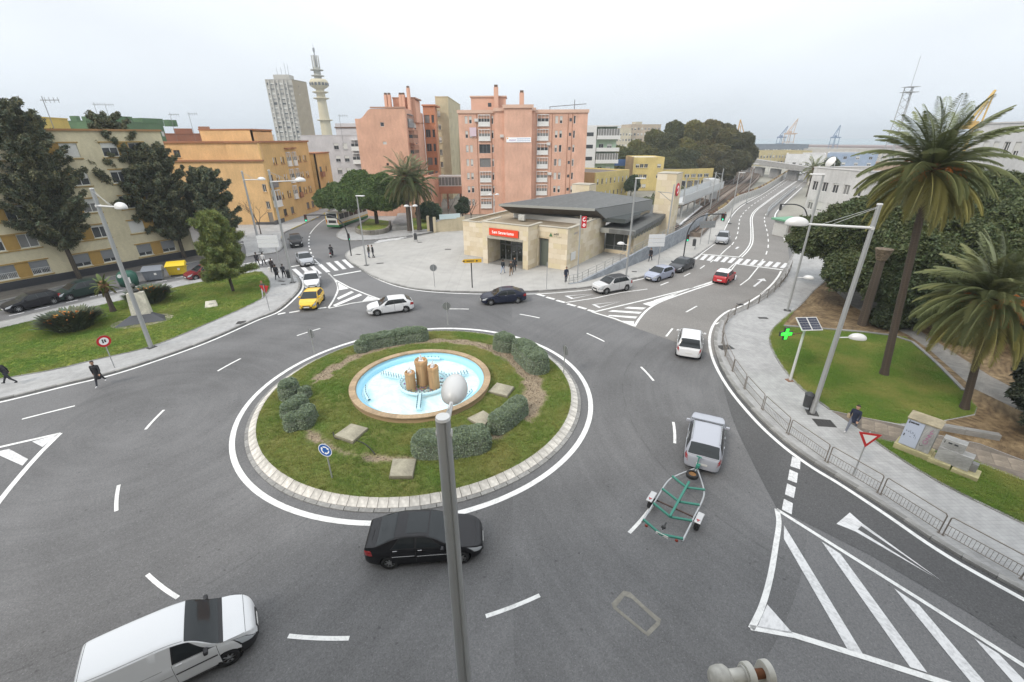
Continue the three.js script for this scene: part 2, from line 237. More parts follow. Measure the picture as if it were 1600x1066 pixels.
line('lane_dash', [[-29.02, -22.13], [-28.13, -22.83], [-27.16, -23.56]], 0.16);
// hatched island, bottom right
line('hatch_outline', spl([[11.68, -14.82], [11.39, -14.14], [10.54, -12.83], [9.56, -11.41], [8.68, -10.3], [7.96, -9.56]], 6), 0.2);
line('hatch_outline', [[11.65, -14.82], [12.88, -12.94], [14.57, -10.38], [15.85, -8.37], [16.66, -7.07]], 0.17);
line('hatch_outline', [[7.94, -9.61], [9.23, -9.35], [11.08, -8.66], [13.03, -7.89], [14.65, -7.24]], 0.2);
paint('hatch_stripe', [[8.94, -10.41], [9.26, -9.39], [8.18, -9.61]], mWorn);
paint('hatch_stripe', [[11.49, -13.93], [11.09, -13.21], [10.72, -8.87], [11.11, -8.76]], mWorn);
paint('hatch_stripe', [[12.55, -13.07], [12.91, -12.48], [12.69, -8.19], [12.29, -8.35]], mWorn);
paint('hatch_stripe', [[13.87, -11], [14.24, -10.36], [14.18, -7.5], [13.76, -7.65]], mWorn);
paint('hatch_stripe', [[15.09, -9.21], [15.41, -8.73], [15.44, -7.28], [15.01, -7.39]], mWorn);
for (const [a, b, c, d] of [[[14.41, -18.39], [14.67, -18.11], [14.22, -17.4], [13.88, -17.64]], [[13.71, -17.4], [13.96, -17.12], [13.5, -16.44], [13.21, -16.68]], [[13.03, -16.42], [13.29, -16.16], [12.8, -15.47], [12.53, -15.71]], [[12.33, -15.43], [12.58, -15.16], [12.15, -14.51], [11.88, -14.8]]]) paint('give_way_block', [a, b, c, d], mWorn);
{ // give-way triangle painted on the entry lane
  const a = [14.75, -14.6], b = [13.75, -13.98], t = [15.85, -11.29], s = new THREE.Shape(), q = [a, t, b]; const c = [(a[0] + b[0] + t[0]) / 3, (a[1] + b[1] + t[1]) / 3];
  paint('give_way_triangle', [[14.75, -14.6], [14.86, -13.98], [15.85, -11.29], [14.26, -13.57], [13.75, -13.98]].slice(0, 3).concat([[14.72, -13.86], [14.27, -13.57], [13.75, -13.98]]), mWorn);
  paint('give_way_triangle', [[14.27, -13.57], [14.44, -13.69], [15.52, -11.78], [15.74, -11.41]], mWorn, 0.0158);
}
// hatched tip, far left
line('hatch_outline', [[-28.76, -18.72], [-27.57, -19.51], [-25.45, -20.71]], 0.2); line('hatch_outline', spl([[-25.45, -20.71], [-24.9, -18.95], [-24.21, -17.19], [-23.51, -15.62], [-22.54, -13.65]], 5), 0.24);
paint('hatch_stripe', [[-26.3, -19.97], [-25.47, -20.66], [-25.28, -19.49]], mWorn); paint('hatch_stripe', [[-27.23, -19.18], [-26.92, -19.34], [-25.06, -18.49], [-24.86, -17.99], [-27.16, -18.92]], mWorn);
// hatched tip, avenue mouth
line('hatch_outline', [[7.56, -39.32], [10.32, -40.95], [13.67, -42.88], [20.02, -46.81], [23.06, -48.91]], 0.2); line('hatch_outline', spl([[10.66, -35.83], [11.7, -37.87], [13, -40.01], [14.7, -41.99], [18.3, -44.96], [22.86, -48.42]], 5), 0.22); line('hatch_outline', [[7.68, -39.32], [9.33, -37.74], [10.68, -35.9]], 0.2);
paint('hatch_stripe', [[12.95, -41.64], [14.99, -42.95], [17.56, -44.76], [13.62, -40.89]]); paint('hatch_stripe', [[10.82, -40.4], [11.35, -40.78], [13.02, -40.54], [12.51, -40.02]]); paint('hatch_stripe', [[9.11, -39.55], [9.66, -39.89], [12.27, -39.34], [11.91, -38.92]]); paint('hatch_stripe', [[8.88, -38.39], [9.05, -38.63], [11.55, -38.19], [11.25, -37.71]]); paint('hatch_stripe', [[9.79, -37.19], [10.96, -37.02], [10.66, -36.05]]);
for (const ab of [[[2.6, -44.9], [3.42, -44.16]], [[3.57, -43.84], [4.37, -43.13]], [[4.53, -42.83], [5.3, -42.14]], [[5.51, -41.76], [6.25, -41.1]], [[6.45, -40.92], [7.16, -40.28]], [[7.27, -40.01], [7.96, -39.4]]]) line('give_way_block', ab, 0.36);
for (const [a, b, c] of [[[5.5, -44.22], [6.11, -43.2], [9.09, -44.9]], [[7.89, -41.53], [8.44, -40.52], [11.03, -42.43]]]) {
  const mid = (p, q2, t) => [lerp(p[0], q2[0], t), lerp(p[1], q2[1], t)], ctr = mid(mid(a, b, 0.5), c, 0.3);
  paint('give_way_triangle', [a, b, mid(b, ctr, 0.3), mid(a, ctr, 0.3)], mWorn); paint('give_way_triangle', [b, c, mid(b, ctr, 0.3)], mWorn, 0.0158); paint('give_way_triangle', [a, mid(a, ctr, 0.3), c], mWorn, 0.0161);
}
// hatched tip, left street mouth
line('hatch_outline', [[-22.48, -53.22], [-20.64, -50.47], [-18.11, -47.6], [-15.45, -45.1], [-13.51, -43.42]], 0.18); line('hatch_outline', spl([[-22.35, -53.07], [-20.33, -49.83], [-19.08, -46.92], [-18.34, -43.7], [-17.91, -41.02]], 5), 0.2); line('hatch_outline', [[-17.84, -40.84], [-16.03, -42.29], [-13.51, -43.42]], 0.18);
paint('hatch_stripe', [[-20.33, -49.83], [-17.96, -47.13], [-18.85, -46.47]]); paint('hatch_stripe', [[-18.15, -43.9], [-17.38, -46.22], [-16.96, -45.77], [-17.77, -43.39]]); paint('hatch_stripe', [[-17.76, -41.75], [-16.2, -45.33], [-15.76, -44.79], [-17.38, -41.38]]); paint('hatch_stripe', [[-15.06, -44.46], [-13.8, -43.52], [-15.18, -42.86]]);
line('give_way_block', [[-22.04, -39.26], [-21.51, -39.67]], 0.3); line('give_way_block', [[-21.16, -39.7], [-20.39, -40.17]], 0.3); line('give_way_block', [[-18.9, -40.77], [-18.16, -41.12]], 0.3);
// zebra crossings
for (const ab of [[[-27.68, -55.38], [-25, -51.74]], [[-26.9, -56.13], [-24.23, -52.41]], [[-26.11, -56.9], [-23.46, -53.09]], [[-25.34, -57.7], [-22.7, -53.79]], [[-24.54, -58.51], [-21.92, -54.51]], [[-23.74, -59.24], [-21.14, -55.15]], [[-22.97, -60.02], [-20.39, -55.84]]]) line('zebra_stripe', ab, 0.5, mWorn);
line('stop_line', [[-28.5, -56.48], [-27.68, -57.26]], 0.4); line('stop_line', [[-26.17, -57.88], [-25.64, -58.03]], 0.4); line('stop_line', [[-21.49, -52.22], [-18.81, -54.3]], 0.4);
const zebra = (a0, a1, b0, b1, n) => { for (let i = 0; i < n; i++) { const t = i / (n - 1); line('zebra_stripe', [[lerp(a0[0], b0[0], t), lerp(a0[1], b0[1], t)], [lerp(a1[0], b1[0], t), lerp(a1[1], b1[1], t)]], 0.5, mWorn); } };
zebra([24.71, -59.23], [26.46, -61.96], [33.89, -54.56], [35.85, -56.9], 13);
line('stop_line', [[26.74, -62.1], [31.2, -60.26]], 0.35); line('stop_line', [[29.04, -56.88], [33.6, -53.7]], 0.35);
zebra([-21.7, -70.68], [-18.44, -72.79], [-21.49, -73.32], [-17.61, -75.24], 4);
zebra([-42.86, -70.64], [-39.96, -72.74], [-46.06, -77.25], [-41.83, -80.1], 5);
zebra([-34.59, -55.36], [-33.35, -57.7], [-35.82, -57.59], [-32.9, -60.41], 4);
// street to the left: lane curve and parking bays
line('centre_line', spl([[-25.18, -57.53], [-27.12, -60.47]], 3), 0.16);
for (const [a, b] of [[[-27.7, -61.56], [-28.21, -62.51]], [[-28.83, -63.67], [-29.33, -64.67]], [[-29.93, -65.92], [-30.35, -66.77]], [[-30.96, -68.08], [-31.38, -68.98]], [[-31.98, -70.37], [-32.38, -71.33]], [[-32.97, -72.81], [-33.37, -73.83]], [[-33.98, -75.41], [-34.37, -76.49]]]) line('lane_dash', [a, b], 0.2);
line('edge_line', spl([[-35.02, -78.18], [-36.29, -83], [-37.63, -89.12], [-38.54, -94.48]], 4), 0.14);
for (const [a, b] of [[[-47.34, -39.25], [-46.79, -40.14]], [[-46.53, -40.89], [-45.93, -41.79]], [[-45.32, -42.95], [-44.79, -43.73]], [[-44.37, -44.66], [-43.76, -45.58]], [[-43.48, -46.14], [-42.73, -46.97]], [[-42.37, -48.1], [-41.62, -48.78]], [[-41.24, -49.86], [-40.51, -50.66]], [[-40.16, -51.57], [-39.45, -52.51]]]) line('parking_dash', [a, b], 0.16, mWorn);
// avenue: lane lines, divider, arrows
line('lane_line', [[5.4, -42.14], [8.57, -43.46], [11.59, -45.18], [14.73, -46.34]], 0.15);
for (const [a, b] of [[[16.57, -47.69], [17.84, -48.88]], [[20.43, -51.15], [21.64, -52.5]], [[23.62, -54.49], [24.78, -56.01]], [[26.17, -57.6], [27.14, -58.94]], [[17.91, -36.24], [19.03, -37.13]], [[16.41, -39.27], [18.06, -40.92]], [[12.76, -33.67], [13.85, -35.36]]]) line('lane_dash', [a, b], 0.15);
line('lane_line', [[29.22, -61.59], [31.02, -64.28], [33.26, -67.4]], 0.14); line('lane_line', [[25.37, -47.53], [27.51, -49.96], [31.22, -55.1]], 0.14); line('lane_line', [[32.25, -56.82], [33.95, -59.14]], 0.14);
line('divider_line', spl([[14.36, -42.57], [20.06, -46.92], [23.32, -49.53], [29.04, -56.88]], 6), 0.14); line('divider_line', spl([[23.2, -48.9], [25.63, -51.59], [29.06, -56.56]], 5), 0.13);
const div = spl([[31.37, -60.26], [34.05, -64.01], [37.21, -69.11], [42.43, -79.51], [49.11, -93.21], [54.12, -101.81], [62.7, -114.24], [80.47, -139.31], [112.82, -184.38]], 6);
line('divider_line', offsetLine(div, 0.16), 0.16); line('divider_line', offsetLine(div, -0.16), 0.16);
for (const L of [[[33.61, -67.83], [36.96, -73.53], [42.17, -83.93], [46.86, -93.28], [55.1, -106.75], [69.74, -127.81], [108.14, -183.19]], [[35.6, -61.64], [38.64, -66.83], [43.66, -76.58], [49.02, -87.87], [53.08, -95.56], [63.2, -110.76], [77.82, -131.22], [108.73, -174.65]]]) walk(spl(L, 8), 2.4).forEach(([x, z, a, l, p, q2], i) => { if (i % 2 === 0) line('lane_dash', [p, q2], 0.15); });
for (const [a, b] of [[[26.65, -47.04], [28.66, -49.3]]]) { line('turn_arrow', [a, b], 0.22, mWorn); const dx = b[0] - a[0], dz = b[1] - a[1], L = Math.hypot(dx, dz), ux = dx / L, uz = dz / L; paint('turn_arrow', [[b[0] + ux * 1.1, b[1] + uz * 1.1], [b[0] - uz * 0.5, b[1] + ux * 0.5], [b[0] + uz * 0.5, b[1] - ux * 0.5]], mWorn); }
line('turn_arrow', [[33.05, -65.26], [34.01, -66.51]], 0.3, mWorn); line('turn_arrow', [[25.7, -49.74], [26.65, -51.57]], 0.35, mWorn);
// trench patch in the road: a filled saw cut round a rectangle
{ const pc = conc([0.3, 0.285, 0.245]); 
  const o = [[4, -10.97], [4.24, -10.9], [4.61, -10.39], [5.04, -9.9], [4.94, -9.71], [4.45, -9.33], [4.29, -9.46], [3.49, -10.3], [3.48, -10.49]], inn = [[4, -10.76], [4.22, -10.66], [4.87, -9.82], [4.42, -9.48], [3.61, -10.35]];
  mesh('trench_patch', flat(o, 0.013, [inn]), pc, marks); }
// drain covers and manhole lids
const mIron = M([0.06, 0.058, 0.056], 0.6, { metalness: 0.4 });
for (const [p, w, d] of [[[-24.22, -36.99], 0.7, 0.7], [[-26.56, -49.69], 0.9, 0.35], [[-25.76, -48.45], 0.5, 0.3], [[22.67, -37.39], 0.8, 0.4], [[22.34, -41.12], 0.6, 0.3], [[17.79, -21.15], 1.0, 0.75], [[-21.7, -62.55], 0.8, 0.4], [[-17.28, -57.53], 0.9, 0.4], [[-9.37, -65.43], 0.9, 0.5], [[-14.46, -70.41], 0.7, 0.4], [[10.02, -51.89], 0.6, 0.4], [[14.96, -52.91], 0.6, 0.4], [[16.59, -31.28], 1.1, 0.8]]) {
  const [px, pz] = p; const g = mesh('drain_cover', merge([bx(-w / 2, w / 2, 0, 0.03, -d / 2, d / 2), ...Array.from({ length: 5 }, (_, i) => box(0.02, 0.01, d * 0.8, -w * 0.4 + i * w * 0.2, 0.033, 0))]), mIron, marks); g.position.set(px, 0.1, pz); g.rotation.y = rr(-0.5, 0.5);
}


// ---------- central island ----------
const moundY = (r) => r > 9.5 ? 0.28 : 0.28 + 0.40 * Math.pow(clamp((9.5 - r) / 5.1, 0, 1), 0.9);
const soilAt = (x, z) => { // bare earth of the planting bed, an uneven band between hedges
  const r = Math.hypot(x - CX, z - CZ), a = Math.atan2(z - CZ, x - CX), n = fbm(x * 0.9, z * 0.9, 1.7, 4) * 1.1;
  const thin = Math.cos(a - 1.9) > 0.2 ? 0.55 : Math.cos(a + 1.9) > 0.55 ? 0.25 : 0; // grass has crept in at front left and back
  const mid = 7.15, half = 0.95 - thin * 0.7; return clamp((half - Math.abs(r - mid)) * 2.6 + n * 1.6 - thin * 1.1, 0, 1);
};
{
  const nr = 60, nt = 300, pos = [], colr = [], uv = [], idx = [];
  for (let i = 0; i <= nr; i++) for (let j = 0; j <= nt; j++) {
    const r = lerp(4.2, 9.55, i / nr), a = j / nt * 2 * Math.PI, x = CX + r * Math.cos(a), z = CZ + r * Math.sin(a), s = soilAt(x, z), n = fbm(x * 2.5, z * 2.5, 5);
    pos.push(x, moundY(r) + n * 0.05 - s * 0.03, z); uv.push(x, z);
    const d = clamp(0.5 + fbm(x * 0.5, z * 0.5, 3) * 1.6, 0, 1), g = [lerp(0.10, 0.20, d), lerp(0.17, 0.195, d), lerp(0.024, 0.055, d)], e = [0.31 + n * 0.12, 0.245 + n * 0.1, 0.165 + n * 0.07];
    for (let k = 0; k < 3; k++) colr.push(lerp(g[k], e[k], s));
  }
  for (let i = 0; i < nr; i++) for (let j = 0; j < nt; j++) { const a = i * (nt + 1) + j, b = a + nt + 1; idx.push(a, a + 1, b, b, a + 1, b + 1); }
  const g = new THREE.BufferGeometry(); g.setAttribute('position', new THREE.Float32BufferAttribute(pos, 3)); g.setAttribute('uv', new THREE.Float32BufferAttribute(uv, 2)); g.setAttribute('color', new THREE.Float32BufferAttribute(colr, 3)); g.setIndex(idx); g.computeVertexNormals();
  const grain = tex(512, (u, v, i, j) => { const k = 0.9 + tn(u, v, 60) * 0.25 + (hash(i, j) - 0.5) * 0.5; return [k, k, k]; }, 1 / 5);
  struct('island_lawn', g, M(0xffffff, 0.97, { vertexColors: true, map: grain }));
  // kerb: a low grey course and sloping pale stones
  const kg = structGroup('island_kerb');
  const wedge = (n, r0, r1, y0, y1, gap) => { const h = Math.PI / n - gap, s = (r, a, y) => [r * Math.cos(a), y, r * Math.sin(a)]; const v = [s(r0, -h, -0.02), s(r0, h, -0.02), s(r0, h, y0), s(r0, -h, y0), s(r1, -h, -0.02), s(r1, h, -0.02), s(r1, h, y1), s(r1, -h, y1)];
    const f = [[0, 3, 2, 1], [3, 7, 6, 2], [4, 5, 6, 7], [0, 4, 7, 3], [1, 2, 6, 5]], p = []; for (const [a, b, c, d] of f) p.push(...v[a], ...v[b], ...v[c], ...v[a], ...v[c], ...v[d]);
    const g2 = new THREE.BufferGeometry(); g2.setAttribute('position', new THREE.Float32BufferAttribute(p, 3)); g2.computeVertexNormals(); return boxUV(g2); };
  const wg = wedge(132, 9.95, 9.53, 0.10, 0.31, 0.0011), gg = wedge(92, 10.15, 9.96, 0.045, 0.085, 0.0016);
  for (let i = 0; i < 132; i++) { const m = mesh('kerb_stone', wg, mKerbWhite[(rnd() * 3) | 0], kg); m.position.set(CX, rr(-0.006, 0.006), CZ); m.rotation.y = i / 132 * 2 * Math.PI; }
  for (let i = 0; i < 92; i++) { const m = mesh('gutter_stone', gg, mKerb[(rnd() * 3) | 0], kg); m.position.set(CX, 0, CZ); m.rotation.y = i / 92 * 2 * Math.PI; }
}
function inPoly([x, z], poly) { let c = false; for (let i = 0, j = poly.length - 1; i < poly.length; j = i++) { const [a, b] = poly[i], [d, e] = poly[j]; if ((b > z) !== (e > z) && x < (d - a) * (z - b) / (e - b) + a) c = !c; } return c; }
const dummy = new THREE.Object3D();
function instanced(name, geo, m, list, parent) { // list: [x, y, z, rx, ry, rz, scale, color]
  const o = new THREE.InstancedMesh(geo, m, list.length); o.name = parent ? name : numbered(name); o.castShadow = o.receiveShadow = true; (parent ?? scene).add(o);
  list.forEach(([x, y, z, a, b, c, s, k], i) => { dummy.position.set(x, y, z); dummy.rotation.set(a, b, c); dummy.scale.setScalar(s); dummy.updateMatrix(); o.setMatrixAt(i, dummy.matrix); if (k) o.setColorAt(i, k); }); return o;
}
const tuft = (() => { const p = []; for (let i = 0; i < 6; i++) { const a = i * 1.1, r = 0.02 + 0.012 * i, x = Math.cos(a) * r, z = Math.sin(a) * r, l = 0.05 + (i % 3) * 0.018, w = 0.011, tx = x + Math.cos(a) * 0.035, tz = z + Math.sin(a) * 0.035; p.push(x - w * Math.sin(a), 0, z + w * Math.cos(a), x + w * Math.sin(a), 0, z - w * Math.cos(a), tx, l, tz); } const g = new THREE.BufferGeometry(); g.setAttribute('position', new THREE.Float32BufferAttribute(p, 3)); g.computeVertexNormals(); return g; })();
const mTuft = M(0xffffff, 0.9, { side: THREE.DoubleSide });
const grassCol = (x, z, dry = 0) => { const d = clamp(0.45 + fbm(x * 0.35, z * 0.35, 9) * 1.5 + dry + rr(-0.25, 0.25), 0, 1); return col(lerp(0.12, 0.30, d), lerp(0.215, 0.285, d), lerp(0.03, 0.085, d)); };
{ const L = []; for (let i = 0; i < 60000; i++) { const a = rr(0, 6.2832), r = Math.sqrt(rr(4.45 * 4.45, 9.5 * 9.5)), x = CX + r * Math.cos(a), z = CZ + r * Math.sin(a); if (soilAt(x, z) > rr(0.05, 0.7)) continue; L.push([x, moundY(r) - 0.01, z, 0, rr(0, 6), 0, rr(0.6, 1.25), grassCol(x, z)]); }
  const o = instanced('grass', tuft, mTuft, L); o.userData = { kind: 'stuff', label: 'short green grass on the round central island', category: 'grass' }; }
for (const [poly, n, lab] of [[lawnL, 60000, 'mown grass of the left lawn around the bust'], [lawnR, 60000, 'mown grass of the right lawn below the palm'], [stripG, 14000, 'mown grass strip around the grey cabinets']]) {
  const xs = poly.map((p) => p[0]), zs = poly.map((p) => p[1]), L = []; const x0 = Math.max(-48, Math.min(...xs)), x1 = Math.max(...xs), z0 = Math.min(...zs), z1 = Math.max(...zs);
  for (let i = 0; i < n * 2 && L.length < n; i++) { const x = rr(x0, x1), z = rr(z0, z1); if (inPoly([x, z], poly)) L.push([x, 0.145, z, 0, rr(0, 6), 0, rr(0.6, 1.3), grassCol(x, z, -0.15)]); }
  const o = instanced('grass', tuft, mTuft, L); o.userData = { kind: 'stuff', label: lab, category: 'grass' };
}
{ // clods and dead stems on the bare earth of the island bed
  const L = []; for (let i = 0; i < 9000; i++) { const a = rr(0, 6.2832), r = rr(5.6, 8.6), x = CX + r * Math.cos(a), z = CZ + r * Math.sin(a); if (soilAt(x, z) < 0.5) continue; const k = rr(0.10, 0.3); L.push([x, moundY(r) - 0.03, z, rr(0, 3), rr(0, 3), rr(0, 3), rr(0.012, 0.05), col(k, k * 0.78, k * 0.54)]); }
  const o = instanced('soil_clods', new THREE.IcosahedronGeometry(1, 0), M(0xffffff, 1), L); o.userData = { kind: 'stuff', label: 'loose brown soil of the planting bed', category: 'soil' };
}
// ---------- hedges ----------
const leafQuad = (() => { const p = [], q = (a, b) => { const w = 0.35; p.push(0, 0, -w, 1, 0.15, 0, 0, 0, w, 0, 0, -w, 0.5, 0.12, -w * 1.3, 1, 0.15, 0, 0, 0, w, 1, 0.15, 0, 0.5, 0.12, w * 1.3); }; q(); const g = new THREE.BufferGeometry(); g.setAttribute('position', new THREE.Float32BufferAttribute(p, 3)); g.computeVertexNormals(); return g; })();
const mHedgeLeaf = M(0xffffff, 0.75, { side: THREE.DoubleSide }), mHedgeCore = M([0.16, 0.185, 0.14], 1);
function hedge(label, pts, w, h, y) { // a clipped bush following a short plan polyline, rounded over the top
  const c = [(pts[0][0] + pts[pts.length - 1][0]) / 2, (pts[0][1] + pts[pts.length - 1][1]) / 2], t = thing('hedge', label, 'hedge', [c[0], y, c[1]], 0, 'clipped grey-green hedges on the island');
  const loc = pts.map(([x, z]) => [x - c[0], z - c[1]]), seg = (x, z) => { let d = 1e9; for (let i = 0; i < Math.max(1, loc.length - 1); i++) { const a = loc[i], b = loc[Math.min(i + 1, loc.length - 1)], dx = b[0] - a[0], dz = b[1] - a[1], L = dx * dx + dz * dz || 1, s = clamp(((x - a[0]) * dx + (z - a[1]) * dz) / L, 0, 1); d = Math.min(d, Math.hypot(x - a[0] - dx * s, z - a[1] - dz * s)); } return d; };
  const R = Math.max(...loc.map((p) => Math.hypot(...p))) + w / 2, n = 44, pos = [], idx = [], hv = (x, z) => { const d = seg(x, z) / (w / 2); return d >= 1 ? -0.05 : h * Math.pow(1 - Math.pow(d, 5), 0.34) * (1 + fbm(x * 1.7 + c[0], z * 1.7, 2) * 0.2); };
  for (let i = 0; i <= n; i++) for (let j = 0; j <= n; j++) { const x = -R + 2 * R * i / n, z = -R + 2 * R * j / n; pos.push(x * 0.97, hv(x, z) * 0.96, z * 0.97); }
  for (let i = 0; i < n; i++) for (let j = 0; j < n; j++) { const a = i * (n + 1) + j; idx.push(a, a + 1, a + n + 1, a + n + 1, a + 1, a + n + 2); }
  const g = new THREE.BufferGeometry(); g.setAttribute('position', new THREE.Float32BufferAttribute(pos, 3)); g.setIndex(idx); g.computeVertexNormals(); 
  const keep = []; for (let i = 0; i < idx.length; i += 3) if ([0, 1, 2].some((k) => pos[idx[i + k] * 3 + 1] > 0)) keep.push(idx[i], idx[i + 1], idx[i + 2]); g.setIndex(keep);
  mesh('branch_core', g, mHedgeCore, t);
  const L = [], area = (loc.length > 1 ? Math.hypot(loc[0][0] - loc[loc.length - 1][0], loc[0][1] - loc[loc.length - 1][1]) : 0) + w, N = Math.round(8500 * area * (w + h) / 3);
  for (let i = 0; i < N; i++) { let x, z, d, k = 0; do { x = rr(-R, R); z = rr(-R, R); d = seg(x, z) / (w / 2); k++; } while ((d > 1 || (d < 0.8 && rnd() < 0.25)) && k < 40); if (d > 1) continue; const top = Math.max(0, hv(x, z)), y2 = d > 0.86 ? rr(0.02, top) : top + rr(-0.03, 0.025); const s = rr(0.75, 1.25), b = rr(0.8, 1.25); L.push([x, y2, z, rr(-1, 1), rr(0, 6.28), rr(-0.3, 1.2), rr(0.045, 0.085), col(0.20 * s, 0.255 * s, 0.165 * s * b)]); }
  instanced('foliage', leafQuad, mHedgeLeaf, L, t).userData.kind = 'stuff'; return t;
}
hedge('small square clipped hedge at the left end of the long back hedge', [[-11.33, -30.45]], 1.15, 0.85, 0.36);
hedge('left half of the long low hedge behind the fountain', [[-10.98, -31.02], [-10.34, -31.36], [-9.43, -31.7]], 1.35, 1.0, 0.36);
hedge('right half of the long low hedge behind the fountain', [[-8.93, -31.93], [-8.13, -32.23], [-7.3, -32.4]], 1.35, 1.05, 0.36);
hedge('rounded hedge furthest back in the group of three right of the fountain', [[-0.69, -30.66], [-0.44, -30.54]], 1.55, 1.25, 0.36);
hedge('smallest hedge, in the middle of the group of three right of the fountain', [[0.57, -29.76]], 1.25, 1.2, 0.36);
hedge('large oval hedge nearest the blue sign, front of the group of three', [[0.97, -28.91], [1.72, -27.23]], 1.7, 1.35, 0.38);
hedge('kidney shaped hedge beside the concrete lid, right of the lamp post', [[-0.8, -20.27], [-0.28, -20.87], [0.35, -21.89]], 1.15, 1.0, 0.4);
hedge('largest long oval hedge, right in front of the fountain behind the lamp post', [[-4.39, -18.43], [-3.15, -18.47], [-1.86, -18.88]], 1.55, 1.05, 0.38);
hedge('tall rounded hedge at the back of the left group on the island', [[-13.86, -23.87], [-13.92, -24.1]], 1.2, 1.05, 0.4);
hedge('tiny ball shaped hedge in the left group on the island', [[-12.83, -23.78]], 0.8, 0.65, 0.42);
hedge('brownish hedge in the middle of the left group on the island', [[-12.89, -21.88], [-12.69, -22.62]], 1.1, 0.7, 0.4);
hedge('low hedge at the front left corner of the left group on the island', [[-12.15, -20.55], [-12.05, -20.73]], 0.95, 0.8, 0.4);
hedge('hedge at the front right of the left group on the island', [[-11.52, -20.67], [-11.56, -21.29]], 0.95, 0.9, 0.42);
// concrete lids
const mLid = conc([0.40, 0.37, 0.28]);
for (const [lab, q] of [['concrete pit lid left of the lamp post with a black pipe beside it', [[-9.45, -19.47], [-8.9, -20.51], [-7.86, -20.09], [-8.32, -18.92]]], ['concrete pit lid at the front of the island nearest the black car', [[-5.8, -16.46], [-5.94, -17.7], [-4.79, -17.69], [-4.73, -16.45]]], ['concrete pit lid right of the fountain rim', [[-1.48, -23.77], [-0.98, -24.87], [0.1, -24.34], [-0.33, -23.27]]], ['concrete pit lid half hidden behind the kidney shaped hedge', [[-2.52, -20.95], [-1.68, -21.71], [-1.18, -21.18], [-1.59, -20.09]]]]) {
  const c = [0, 1].map((k) => q.reduce((s, p) => s + p[k], 0) / 4), h = moundY(Math.hypot(c[0] - CX, c[1] - CZ)), t = thing('pit_lid', lab, 'concrete lid', [c[0], h - 0.05, c[1]], 0, 'concrete pit lids on the island'), loc = q.map(([x, z]) => [x - c[0], z - c[1]]);
  mesh('frame', slabG(loc.map(([x, z]) => [x * 1.05, z * 1.05]), 0, 0.13), conc([0.27, 0.25, 0.18]), t); mesh('lid', slabG(loc, 0.125, 0.19), mLid, t);
}
tag(mesh('irrigation_pipe', tube([[...[-9.71, -19.9]], [...[-9.39, -19.39]], [...[-8.09, -19.11]], [...[-7.42, -18.64]], [...[-6.93, -18.08]]].map(([x, z]) => [x, moundY(Math.hypot(x - CX, z - CZ)) + 0.03, z]), 0.03, 30), M([0.02, 0.02, 0.02], 0.5)), 'black plastic pipe lying on the soil beside a concrete lid', 'pipe');

